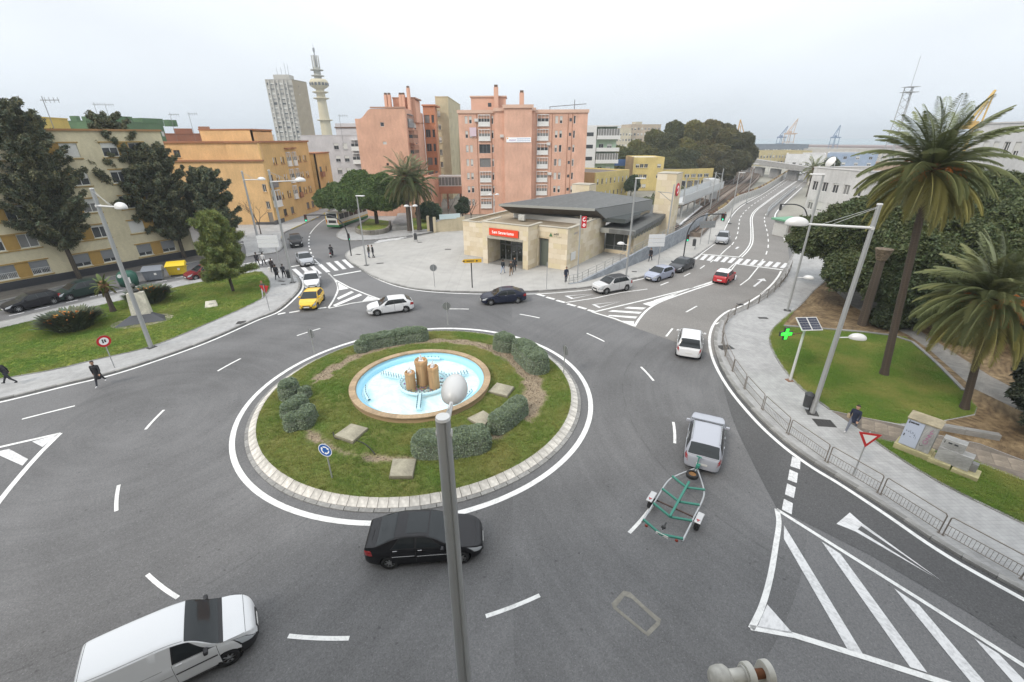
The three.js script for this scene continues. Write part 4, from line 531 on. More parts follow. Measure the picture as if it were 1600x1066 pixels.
carBy('suv', 'black off-road car behind the silver saloon in the left street', 'car', black, [-34.47, -71.38], [-31.65, -65.75], {});
carAt('suv', 'silver off-road car with dark roof at the avenue give way triangle', 'car', [0.5, 0.5, 0.5], [12.12, -45.71], [10.03, -44.67], 'L', { roofTop: mTrim });
carAt('hatch', 'pale blue-grey hatchback queuing behind the silver off-road car', 'car', [0.30, 0.33, 0.42], [18.39, -50.34], [16.99, -49.19], 'L', {});
carAt('sedan', 'dark grey saloon at the end of the queue beside the station', 'car', [0.04, 0.042, 0.048], [22.23, -54.22], [20.99, -52.97], 'L', {});
carAt('mini', 'small red car with a white roof driving up the avenue', 'car', [0.42, 0.012, 0.018], [24.24, -48.03], [25.32, -49.34], 'R', { roofTop: M([0.75, 0.75, 0.75], 0.4) });
carBy('mpv', 'silver people carrier just beyond the avenue zebra crossing', 'car', silver, [34.02, -71.83], [31.26, -66.57], {});
carAt('hatch', 'black hatchback parked at the far left by the yellow building', 'car', [0.01, 0.01, 0.014], [-46.12, -42.43], [-47.23, -40.32], 'L', { group: 'cars parked along the yellow building' });
carAt('mpv', 'dark green people carrier parked behind the black hatchback', 'car', [0.012, 0.03, 0.024], [-44.21, -45.8], [-45.26, -43.84], 'L', { group: 'cars parked along the yellow building' });
carAt('hatch3', 'dark red small car parked beside the yellow container', 'car', [0.19, 0.012, 0.018], [-35.77, -52.27], [-36.74, -50.9], 'L', { group: 'cars parked along the yellow building' });
carBy('mpv', 'white car far up the avenue near the viaduct, left lane', 'car', white, [127.06, -212.87], [116.36, -195.29], {}); carBy('van', 'white van far up the avenue near the viaduct, in the middle', 'van', white, [124.9, -205.31], [112.72, -185.91], {}); carBy('hatch', 'white hatchback coming down the far end of the avenue beside the van', 'car', white, [131.78, -214.53], [121.61, -198.35], {}); carBy('sedan', 'grey saloon furthest away on the avenue', 'car', silver, [137.47, -229.25], [129.87, -216.72], {});
{ // boat trailer
  const a = [5.99, -13.14], b = [9.09, -17.25], dx = b[0] - a[0], dz = b[1] - a[1], L = Math.hypot(dx, dz), t = thing('boat_trailer', 'empty boat trailer with green cross bars hitched to the silver estate', 'trailer', [a[0], 0.013, a[1]], Math.atan2(-dz, dx));
  const gal = M([0.45, 0.46, 0.47], 0.45, { metalness: 0.6 }), green = M([0.035, 0.20, 0.15], 0.55), y = 0.52, W = 0.82;
  for (const s of [1, -1]) mesh('side_rail', tube([[0.02, y, s * W], [L * 0.3, y, s * W], [L * 0.58, y, s * W * 0.98], [L * 0.66, y, s * W * 0.86], [L * 0.9, y, s * 0.08]], 0.04, 40, 8), gal, t);
  mesh('drawbar', rod([L * 0.74, y, 0], [L - 0.05, y - 0.04, 0], 0.045), gal, t); mesh('keel_beam', rbox(L * 0.5, 0.09, 0.1, 0.02, L * 0.44, y + 0.02, 0), green, t);
  for (const u of [0.02, 0.24, 0.45, 0.66]) for (const s of [1, -1]) mesh('cross_bar', rod([L * (u - 0.03), y - 0.1, 0], [L * (u + 0.0), y + 0.07, s * (u > 0.6 ? 0.74 : W)], 0.055), green, t);
  mesh('axle', rod([L * 0.34, 0.34, -0.9], [L * 0.34, 0.34, 0.9], 0.035), M([0.08, 0.05, 0.04], 0.8), t);
  for (const s of [1, -1]) { const w = mesh('wheel', tyreG, mTyre, t); w.position.set(L * 0.3, 0.27, s * 1.0); w.scale.setScalar(0.27); mesh('rim', rimG, gal, w); const f = mesh('mudguard', rbox(0.68, 0.06, 0.26, 0.025, L * 0.3, 0.6, s * 1.02), M([0.5, 0.5, 0.5], 0.4, { metalness: 0.5 }), t); mesh('reflector', new THREE.CylinderGeometry(0.09, 0.09, 0.02, 3).rotateY(-Math.PI / 2).translate(L * 0.3 - 0.18, 0.64, s * 1.02), mLampR, f); mesh('tail_light', new THREE.SphereGeometry(0.07, 12, 8).scale(0.6, 1, 1).translate(-0.04, y - 0.04, s * 0.62), M([0.22, 0.03, 0.015], 0.5), t); }
  const sp = mesh('spare_wheel', tyreG, mTyre, t); sp.rotation.x = Math.PI / 2; sp.position.set(L * 0.77, y + 0.13, 0); sp.scale.setScalar(0.28); mesh('rim', merge([cyl(0.62, 0.62, 0.3, 0, -0.15, 0, 20).rotateX(Math.PI / 2)]), conc([0.3, 0.15, 0.05]), sp);
  mesh('number_plate', rbox(0.02, 0.11, 0.5, 0.004, -0.07, y - 0.08, 0.05), mPlate, t); mesh('winch_post', merge([rod([L * 0.9, y, 0], [L * 0.93, 1.15, 0], 0.03), rod([L * 0.93, 1.15, -0.12], [L * 0.93, 1.15, 0.12], 0.03), box(0.2, 0.14, 0.16, L * 0.91, 0.72, 0.04)]), green, t); mesh('keel_roller', merge([rod([0.2, y + 0.08, -0.08], [0.2, y + 0.08, 0.08], 0.06), box(0.4, 0.06, 0.05, 0.3, y + 0.05, 0)]), mTrim, t); mesh('coupling', merge([rbox(0.26, 0.09, 0.1, 0.03, L + 0.02, y - 0.02, 0)]), green, t);
}
{ // bus, half hidden under the big tree
  const a = [-32.73, -83.22], b = [-30.78, -94.23], dx = b[0] - a[0], dz = b[1] - a[1], t = thing('bus', 'white, yellow and green city bus under the big tree, seen from behind', 'bus', [a[0], 0.013, a[1]], Math.atan2(-dz, dx));
  const L = 11.5, W = 2.5, wht = M([0.62, 0.63, 0.6], 0.4), yel = M([0.6, 0.42, 0.06], 0.4), grn = M([0.03, 0.16, 0.06], 0.4);
  mesh('body', rbox(L, 2.3, W, 0.12, L / 2, 1.75, 0, 3), wht, t); mesh('lower_skirt', rbox(L - 0.02, 0.5, W + 0.02, 0.08, L / 2, 0.52, 0), grn, t); mesh('yellow_band', rbox(L - 0.04, 0.24, W + 0.025, 0.04, L / 2, 0.9, 0), yel, t);
  mesh('rear_window', rbox(0.04, 0.8, 1.9, 0.015, -0.005, 2.3, 0), mGlass, t); for (const s of [1, -1]) { for (let i = 0; i < 6; i++) mesh('side_window', rbox(1.55, 0.95, 0.04, 0.015, 1.3 + i * 1.75, 2.1, s * (W / 2 + 0.005)), mGlass, t); mesh('tail_light', box(0.05, 0.55, 0.16, -0.01, 1.35, s * 1.08), mLampR, t); for (const x of [2.6, 8.8]) { const w = mesh('wheel', tyreG, mTyre, t); w.position.set(x, 0.48, s * 1.1); w.scale.setScalar(0.48); mesh('rim', rimG, mRim, w); } }
  mesh('engine_grille', box(0.04, 0.5, 1.5, -0.005, 1.25, 0), mTrim, t); mesh('number_plate', box(0.03, 0.12, 0.5, -0.02, 0.75, 0), mPlate, t); mesh('corner_post', merge([box(0.05, 2.1, 0.12, -0.008, 1.85, 1.19), box(0.05, 2.1, 0.12, -0.008, 1.85, -1.19)]), yel, t);
}
{ // scooter
  const p = [-25.22, -61.88], t = thing('scooter', 'motor scooter ridden away up the left street', 'scooter', [p[0], 0.013, p[1]], 1.75); // nose along +x
  const sm = carPaint([0.03, 0.03, 0.035]);
  for (const x of [-0.62, 0.66]) { const w = mesh('wheel', tyreG, mTyre, t); w.position.set(x, 0.26, 0); w.scale.set(0.26, 0.26, 0.2); mesh('rim', rimG, mRim, w); }
  mesh('body', merge([rbox(0.9, 0.3, 0.28, 0.1, -0.38, 0.55, 0, 3), rbox(0.6, 0.08, 0.3, 0.03, 0.12, 0.33, 0), rbox(0.14, 0.62, 0.36, 0.06, 0.42, 0.62, 0).rotateZ(0), rod([0.42, 0.9, 0], [0.62, 0.3, 0], 0.04)]), sm, t); mesh('seat', rbox(0.75, 0.1, 0.28, 0.05, -0.3, 0.77, 0, 3), mTrim, t); mesh('handlebar', merge([rod([0.4, 1.02, -0.33], [0.4, 1.02, 0.33], 0.018), rod([0.4, 0.85, 0], [0.38, 1.02, 0], 0.04)]), mTrim, t); mesh('tail_light', rbox(0.06, 0.1, 0.2, 0.02, -0.84, 0.62, 0), mLampR, t); mesh('number_plate', box(0.015, 0.18, 0.22, -0.9, 0.42, 0), mPlate, t);
}


// ---------- buildings ----------
const winM = { white: M([0.66, 0.66, 0.64], 0.5), brown: M([0.12, 0.07, 0.045], 0.6), grey: M([0.22, 0.23, 0.24], 0.5, { metalness: 0.3 }), shutter: M([0.55, 0.55, 0.52], 0.7), dark: M([0.2, 0.175, 0.15], 0.7) };
const mPane = P([0.055, 0.06, 0.065], 0.08, {}), mCurtain = P([0.2, 0.2, 0.195], 0.15, {});
const winG = {};
function windowGeo(w, h, m) { // frame with m panes across
  return (winG['f' + w + h + m] ??= (() => { const f = 0.06, a = [bx(-w / 2, w / 2, 0, f, -0.05, 0.03), bx(-w / 2, w / 2, h - f, h, -0.05, 0.03), bx(-w / 2, -w / 2 + f, f, h - f, -0.05, 0.03), bx(w / 2 - f, w / 2, f, h - f, -0.05, 0.03)]; for (let i = 1; i < m; i++) a.push(bx(-w / 2 + w * i / m - 0.03, -w / 2 + w * i / m + 0.03, f, h - f, -0.04, 0.02)); return merge(a); })());
}
const unit = new THREE.BoxGeometry(1, 1, 1);
function block(parent, name, m, x0, x1, y0, y1, z0, z1) { const o = mesh(name, unit, m, parent); o.position.set((x0 + x1) / 2, (y0 + y1) / 2, (z0 + z1) / 2); o.scale.set(x1 - x0, y1 - y0, z1 - z0); return o; }
function wallRun(t, p0, p1, y0, y1, m, wins = [], { thick = 0.3, name = 'wall', topPts } = {}) { // wall from p0 to p1 (plan), outside on the +z side of that run
  const L = Math.hypot(p1[0] - p0[0], p1[1] - p0[1]), turn = Math.atan2(-(p1[1] - p0[1]), p1[0] - p0[0]);
  const s = new THREE.Shape(topPts ? [[0, y0], [L, y0], ...topPts].map((p) => new THREE.Vector2(...p)) : [[0, y0], [L, y0], [L, y1], [0, y1]].map((p) => new THREE.Vector2(...p)));
  for (const w of wins) if (!w.proud) s.holes.push(new THREE.Path([[w.x - w.w / 2, w.y], [w.x + w.w / 2, w.y], [w.x + w.w / 2, w.y + w.h], [w.x - w.w / 2, w.y + w.h]].map((p) => new THREE.Vector2(...p))));
  const o = mesh(name, boxUV(new THREE.ExtrudeGeometry(s, { depth: thick, bevelEnabled: false }).translate(0, 0, -thick)), m, t); o.position.set(p0[0], 0, p0[1]); o.rotation.y = turn;
  const c = Math.cos(turn), sn = Math.sin(turn), put = (e, x, y, z) => { e.position.set(p0[0] + x * c + z * sn, y, p0[1] - x * sn + z * c); e.rotation.y = turn; };
  for (const w of wins) {
    const fr = winM[w.f ?? 'white'];
    if (w.proud) { // glazed or open balcony that stands out from the wall
      const d = w.proud, g = mesh(w.open ? 'balcony' : 'glazed_balcony', winG['b' + [w.w, w.h, d, w.open, w.n]] ??= merge(w.open ? [bx(-w.w / 2, w.w / 2, -0.15, 0, -0.2, d), bx(-w.w / 2, w.w / 2, 0.05, 0.95, d - 0.05, d), bx(-w.w / 2, -w.w / 2 + 0.05, 0.05, 0.95, 0, d), bx(w.w / 2 - 0.05, w.w / 2, 0.05, 0.95, 0, d)] : [bx(-w.w / 2 - 0.05, w.w / 2 + 0.05, -0.15, 0, -0.1, d + 0.05), bx(-w.w / 2, w.w / 2, 0, w.h * 0.36, -0.1, d - 0.01), bx(-w.w / 2, w.w / 2, w.h - 0.12, w.h, -0.1, d - 0.01), ...Array.from({ length: (w.n ?? 4) + 1 }, (_, i) => bx(-w.w / 2 + (w.w - 0.07) * i / (w.n ?? 4), -w.w / 2 + (w.w - 0.07) * i / (w.n ?? 4) + 0.07, w.h * 0.36, w.h - 0.12, d - 0.1, d - 0.01)), bx(-w.w / 2, -w.w / 2 + 0.06, w.h * 0.36, w.h - 0.12, 0, 0.07), bx(w.w / 2 - 0.06, w.w / 2, w.h * 0.36, w.h - 0.12, 0, 0.07)]), w.m ?? fr, t); put(g, w.x, w.y, 0);
      const p = mesh('pane', unit, w.open ? mPane : rnd() < 0.5 ? mPane : mCurtain, g); w.open ? (p.position.set(0, 1.05, 0.005), p.scale.set(w.w * 0.7, 2, 0.03)) : (p.position.set(0, w.h * 0.382, d * 0.45), p.scale.set(w.w - 0.04, w.h * 0.5, d * 0.9));
      continue;
    }
    const e = mesh('window', windowGeo(w.w, w.h, w.n ?? 2), fr, t); put(e, w.x, w.y, -0.14);
    const p = mesh('pane', unit, rnd() < 0.3 ? mCurtain : mPane, e); p.position.set(0, w.h / 2, -0.03); p.scale.set(w.w - 0.08, w.h - 0.08, 0.02);
    const k = w.sh ?? (rnd() < 0.35 ? 0 : rnd()); if (k > 0.08) { const q = mesh('roller_shutter', unit, w.sm ?? winM.shutter, e); q.position.set(0, w.h * (1 - k / 2), 0.05); q.scale.set(w.w - 0.02, w.h * k, 0.03); }
    if (w.sill !== 0) { const q = mesh('sill', unit, w.sill ?? m, e); q.position.set(0, -0.05, 0.17); q.scale.set(w.w + 0.16, 0.09, 0.2); }
  }
  return o;
}
// plain box building with windows on named sides; local x along the front, front face at z = 0
function boxBuilding(name, label, [x, y, z], turn, w, d, h, m, { front = [], right = [], left = [], cop, roof, parapet = 0.5, group } = {}) {
  const t = thing(name, label, 'building', [x, y, z], turn, group);
  wallRun(t, [0, 0], [w, 0], 0, h, m, front); wallRun(t, [w, -0.3], [w, -d], 0, h, m, right); wallRun(t, [0, -d], [0, -0.3], 0, h, m, left); wallRun(t, [w, -d], [0, -d], 0, h, m, [], {});
  block(t, 'roof', roof ?? conc([0.3, 0.27, 0.24]), 0.25, w - 0.25, h - parapet - 0.2, h - parapet, -d + 0.25, -0.25);
  if (cop) for (const [a, b, c2, e] of [[-0.08, w + 0.08, -0.35, 0.08], [-0.08, w + 0.08, -d - 0.08, -d + 0.35], [-0.08, 0.35, -d + 0.35, -0.35], [w - 0.35, w + 0.08, -d + 0.35, -0.35]]) block(t, 'coping', cop, a, b, h, h + 0.14, c2, e);
  return t;
}
const grid = (xs, ys, w, h, o = {}) => xs.flatMap((x) => ys.map((y) => ({ x, y, w, h, ...o })));
const toWorld = ([x, z], [u, v], turn) => [x + u * Math.cos(turn) + v * Math.sin(turn), z - u * Math.sin(turn) + v * Math.cos(turn)];
{ // long pale yellow block on the left
  const a = [-44.64, -62.69], b = [-55.44, -46.21], dx = b[0] - a[0], dz = b[1] - a[1], L0 = Math.hypot(dx, dz), W = 46, h = 16, o = [a[0] + dx / L0 * W, a[1] + dz / L0 * W], turn = Math.atan2(-(a[1] - o[1]), a[0] - o[0]);
  const wall = stucco([0.66, 0.60, 0.42]), och = stucco([0.40, 0.255, 0.075]), cop = stucco([0.36, 0.2, 0.09]), t = thing('apartment_building', 'long pale yellow apartment block behind the dark street trees', 'building', [o[0], 0, o[1]], turn);
  const ws = []; for (let i = 0; i < 10; i++) for (let f = 0; f < 5; f++) for (const s of [-1.35, 1.35]) { const x = W - 4.4 - i * 6.4 + s; if (x > 1.2 && x < W - 1.2) ws.push({ x, y: 1.25 + f * 3.0, w: 1.55, h: 1.45, sh: f === 0 ? 0.7 : [0.5, 0.15, 0.95, 0.35, 0][(i * 3 + f * 2 + (s > 0)) % 5], sm: f === 0 ? winM.grey : f === 2 && i === 0 ? winM.dark : undefined }); }
  wallRun(t, [0, 0], [W, 0], 0, h, wall, ws); wallRun(t, [W, -0.3], [W, -11], 0, h, wall); wallRun(t, [W, -11], [0, -11], 0, h, wall); wallRun(t, [0, -11], [0, -0.3], 0, h, wall);
  block(t, 'roof', conc([0.3, 0.2, 0.14]), 0.25, W - 0.25, h - 0.7, h - 0.5, -10.8, -0.25); block(t, 'cornice', cop, -0.1, W + 0.12, h, h + 0.22, -0.6, 0.25); block(t, 'cornice', cop, W - 0.4, W + 0.12, h, h + 0.22, -11.1, -0.6);
  block(t, 'plinth', conc([0.05, 0.052, 0.06]), -0.05, W + 0.05, 0, 0.95, -0.2, 0.07);
  for (let i = 0; i < 7; i++) for (let f = 0; f < 5; f++) { const x = W - 4.4 - i * 6.4; block(t, 'ochre_panel', och, x - 0.57, x + 0.57, 1.2 + f * 3, 2.75 + f * 3, -0.05, 0.012); block(t, 'ledge', och, x - 2.3, x + 2.3, 1.05 + f * 3, 1.17 + f * 3, -0.05, 0.1); block(t, 'ledge', och, x - 2.3, x + 2.3, 2.78 + f * 3, 2.88 + f * 3, -0.05, 0.1); }
  for (let i = 0; i < 3; i++) for (const s of [-1.35, 1.35]) { const x = W - 17.2 - i * 6.4 + s, g = mesh('window_grille', merge([...Array.from({ length: 12 }, (_, k) => rod([x - 0.75 + k * 0.136, 1.25, 0.06], [x - 0.75 + k * 0.136, 1.95, 0.06], 0.014, 0.014, 5)), rod([x - 0.78, 1.95, 0.06], [x + 0.78, 1.95, 0.06], 0.02), rod([x - 0.78, 1.27, 0.06], [x + 0.78, 1.27, 0.06], 0.02)]), winM.white, t); }
  mesh('roof_dish', merge([sph(0.8, W - 21, h + 0.9, -3), sph(0.75, W - 23.5, h + 0.8, -3), rod([W - 22, h - 0.5, -4], [W - 22, h + 2.2, -4], 0.05)]), winM.white, t);
}
{ // orange corner building
  const t = thing('apartment_building', 'orange corner building with brown window frames and white glazed balconies', 'building', [0, 0, 0]);
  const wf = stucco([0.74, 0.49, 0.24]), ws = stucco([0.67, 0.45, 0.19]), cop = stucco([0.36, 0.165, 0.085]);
  const A = [-74, -87.6], B = [-49.1, -87.3], C2 = [-45.1, -87.25], D = [-44.4, -106.4], E2 = [-44.4, -116];
  const lw = 11.4, hi = 14.5;
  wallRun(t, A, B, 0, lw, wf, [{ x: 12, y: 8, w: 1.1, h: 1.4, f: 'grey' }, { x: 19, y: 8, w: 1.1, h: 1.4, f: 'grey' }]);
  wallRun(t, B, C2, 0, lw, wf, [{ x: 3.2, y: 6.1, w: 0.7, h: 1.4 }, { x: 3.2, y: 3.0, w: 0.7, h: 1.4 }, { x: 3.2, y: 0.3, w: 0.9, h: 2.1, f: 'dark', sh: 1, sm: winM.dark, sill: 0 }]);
  const pair = (x) => [0, 1, 2].flatMap((f) => [-0.42, 0.42].map((s) => ({ x: x + s, y: 4.35 + f * 3.15, w: 0.5, h: 1.25, f: 'brown', n: 1, sh: [0, 0.4, 0.7][(f + (s > 0)) % 3], sill: cop }))).concat([{ x, y: 1.1, w: 1.3, h: 1.35, f: 'brown', sh: 0, sill: cop }]);
  const side = [...[4.2, 7.1, 14.2, 16.6].flatMap(pair)]; for (const x of [9.5, 11.9]) for (let f = 0; f < 3; f++) side.push({ x, y: 3.9 + f * 3.15, w: 1.35, h: 2.5, proud: 0.3, n: 2, ...(x > 10 && f === 0 ? { open: 1, m: cop } : {}) });
  side.push({ x: 1.5, y: 3.4, w: 1.9, h: 2.9, proud: 0.75, n: 2 }, { x: 1.5, y: 6.9, w: 1.9, h: 2.6, proud: 0.75, open: 1, m: winM.grey });
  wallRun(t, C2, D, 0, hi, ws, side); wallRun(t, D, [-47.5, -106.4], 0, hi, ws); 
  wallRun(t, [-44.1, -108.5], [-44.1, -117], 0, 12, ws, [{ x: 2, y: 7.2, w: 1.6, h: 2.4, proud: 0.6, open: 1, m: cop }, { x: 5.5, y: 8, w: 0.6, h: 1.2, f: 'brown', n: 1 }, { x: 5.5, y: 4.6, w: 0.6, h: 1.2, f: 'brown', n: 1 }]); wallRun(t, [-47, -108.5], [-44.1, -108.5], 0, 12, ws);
  block(t, 'coping', cop, -47.6, -43.9, 12, 12.25, -117, -108.3);
  // set-back top storey
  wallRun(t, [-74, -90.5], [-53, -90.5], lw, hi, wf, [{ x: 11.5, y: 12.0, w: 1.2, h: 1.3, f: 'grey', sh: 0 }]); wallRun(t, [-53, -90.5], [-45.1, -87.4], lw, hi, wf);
  block(t, 'roof', cop, -74, -45.3, hi - 0.4, hi - 0.2, -106, -91); block(t, 'terrace', cop, -74, -45.4, lw - 0.35, lw - 0.1, -90.6, -87.5);
  for (const [p, q, y] of [[A, B, lw], [B, C2, lw], [C2, D, hi], [[-74, -90.5], [-53, -90.5], hi], [[-53, -90.5], [-45.1, -87.4], hi]]) { const L = Math.hypot(q[0] - p[0], q[1] - p[1]), o = block(t, 'coping', cop, 0, 1, 0, 1, 0, 1); o.scale.set(L + 0.2, 0.28, 0.6); o.position.set((p[0] + q[0]) / 2, y + 0.14, (p[1] + q[1]) / 2); o.rotation.y = Math.atan2(-(q[1] - p[1]), q[0] - p[0]); }
  wallRun(t, [-60, -95], [-50, -95], hi - 0.3, hi + 2.2, wf); wallRun(t, [-50, -95], [-50, -103], hi - 0.3, hi + 2.2, wf); block(t, 'coping', cop, -60.2, -49.8, hi + 2.2, hi + 2.4, -103, -94.9); block(t, 'stair_roof', cop, -60, -50, hi + 1.9, hi + 2.1, -102.9, -95.2);
  block(t, 'plinth', conc([0.12, 0.12, 0.125]), -45.3, -44.98, 0, 0.9, -106, -87); block(t, 'plinth', conc([0.12, 0.12, 0.125]), -49, -45, 0, 0.6, -87.4, -87.12);
  for (const x of [9.5, 11.9]) block(t, 'canopy', cop, -45.2, -44.2, 13.3, 13.5, -87.25 - x - 1, -87.25 - x + 1);
}
{ // salmon block with the blank gable
  const t = thing('apartment_building', 'salmon apartment block with a blank gable wall and tall chimneys', 'building', [0, 0, 0]), m = stucco([0.70, 0.415, 0.30]), m2 = stucco([0.56, 0.26, 0.15]), cop = stucco([0.44, 0.27, 0.2]);
  const top = [[9.9, 20.4]]; for (let i = 0; i <= 8; i++) { const u = i / 8; top.push([3.3 - u * 2.4, 20.3 - 1.5 * (1 - Math.cos(u * Math.PI)) / 2 - 0.2 * u]); } top.push([0, 18.6]);
  wallRun(t, [-30.4, -97], [-20.5, -97], 0, 20.4, m, [{ x: 5.2, y: 17.2, w: 0.75, h: 0.75, n: 1, sill: 0, sh: 0 }, { x: 5.3, y: 14, w: 0.75, h: 0.5, n: 1, sill: 0, sh: 1 }, { x: 5.4, y: 10.1, w: 0.5, h: 0.45, f: 'dark', n: 1, sill: 0, sh: 0 }, { x: 5.5, y: 6.5, w: 0.5, h: 0.45, f: 'dark', n: 1, sill: 0, sh: 0 }, { x: 5.6, y: 3.2, w: 0.5, h: 0.45, f: 'dark', n: 1, sill: 0, sh: 0 }], { topPts: top });
  const sd = []; for (let f = 0; f < 6; f++) { sd.push({ x: 4, y: 17.2 - f * 2.9, w: 5.5, h: 2.3, proud: f ? 0.9 : 0.3, n: 4, f: 'grey', m: f ? cop : undefined }, { x: 9.5, y: 16.8 - f * 2.9, w: 2.4, h: 1.5, f: 'grey' }); }
  wallRun(t, [-20.5, -97.3], [-20.8, -118], 0, 20.4, m, sd); wallRun(t, [-30.4, -118], [-30.4, -97.3], 0, 18.6, m); wallRun(t, [-20.8, -118], [-30.4, -118], 0, 18.6, m);
  block(t, 'roof', cop, -30.2, -20.7, 18.2, 18.5, -117.8, -97.2); for (const [a, b, y] of [[-27.2, -20.4, 20.4]]) block(t, 'coping', cop, a, b, y, y + 0.25, -97.5, -96.9);
  for (const x of [-25.6, -24.9, -22.6, -22.0, -20.9]) { const h = x > -21.5 ? 24.4 : 23.2; const c = block(t, 'chimney', m, x - 0.28, x + 0.28, 18, h, -104.4, -103.4); block(t, 'chimney_cap', winM.brown, x - 0.22, x + 0.22, h, h + 0.35, -104.3, -103.5); }
  wallRun(t, [-24.5, -105], [-19.9, -105], 18.2, 22.6, m); block(t, 'stair_tower', m, -24.4, -20.2, 18.2, 22.5, -112, -105.2); block(t, 'coping', cop, -24.6, -19.8, 22.6, 22.85, -112, -104.9);
  const bay = [0, 1, 2, 3, 4, 5].flatMap((f) => [{ x: 0.85, y: 18.4 - f * 3.1, w: 1.2, h: 1.7, f: 'grey', sh: 0 }, { x: 2.25, y: 18.4 - f * 3.1, w: 0.7, h: 1.7, f: 'grey', sh: 0 }]);
  wallRun(t, [-20.7, -118], [-17.9, -118], 0, 22, m2, bay); wallRun(t, [-17.9, -118], [-18.6, -126], 0, 22, m2); block(t, 'coping', m2, -20.9, -17.7, 22, 22.3, -126, -117.7);
  const lw = []; for (let k = 0; k < 4; k++) lw.push({ x: 3 + k * 1.7, y: 4, w: 1.1, h: 1.9, n: 1, f: 'white', sh: 0, sill: 0 });
  wallRun(t, [-17.6, -91], [-16.2, -107], 0, 8, m, lw); wallRun(t, [-20.4, -91], [-17.6, -91], 0, 8, m); block(t, 'wing_roof', m2, -20.3, -17.7, 7.3, 7.6, -107, -91.2);
}
{ const c = stucco([0.56, 0.50, 0.34]); boxBuilding('apartment_building', 'cream tower block squeezed behind the salmon blocks', [-19, 0, -127], 0, 3.2, 30, 24.5, c, { right: grid([2, 6], [2, 5, 8, 11, 14, 17, 20], 0.8, 1.2), front: grid([0.7], [5, 8, 11, 14, 17, 20], 0.7, 1.4), cop: c });
  boxBuilding('apartment_building', 'small brown and cream house at the end of the gap between the salmon blocks', [-15.8, 0, -150], 0, 6, 8, 16.5, stucco([0.48, 0.36, 0.22]), { front: grid([1.2, 3], [2, 5, 8, 11, 13.8], 0.9, 1.3), cop: c }); }
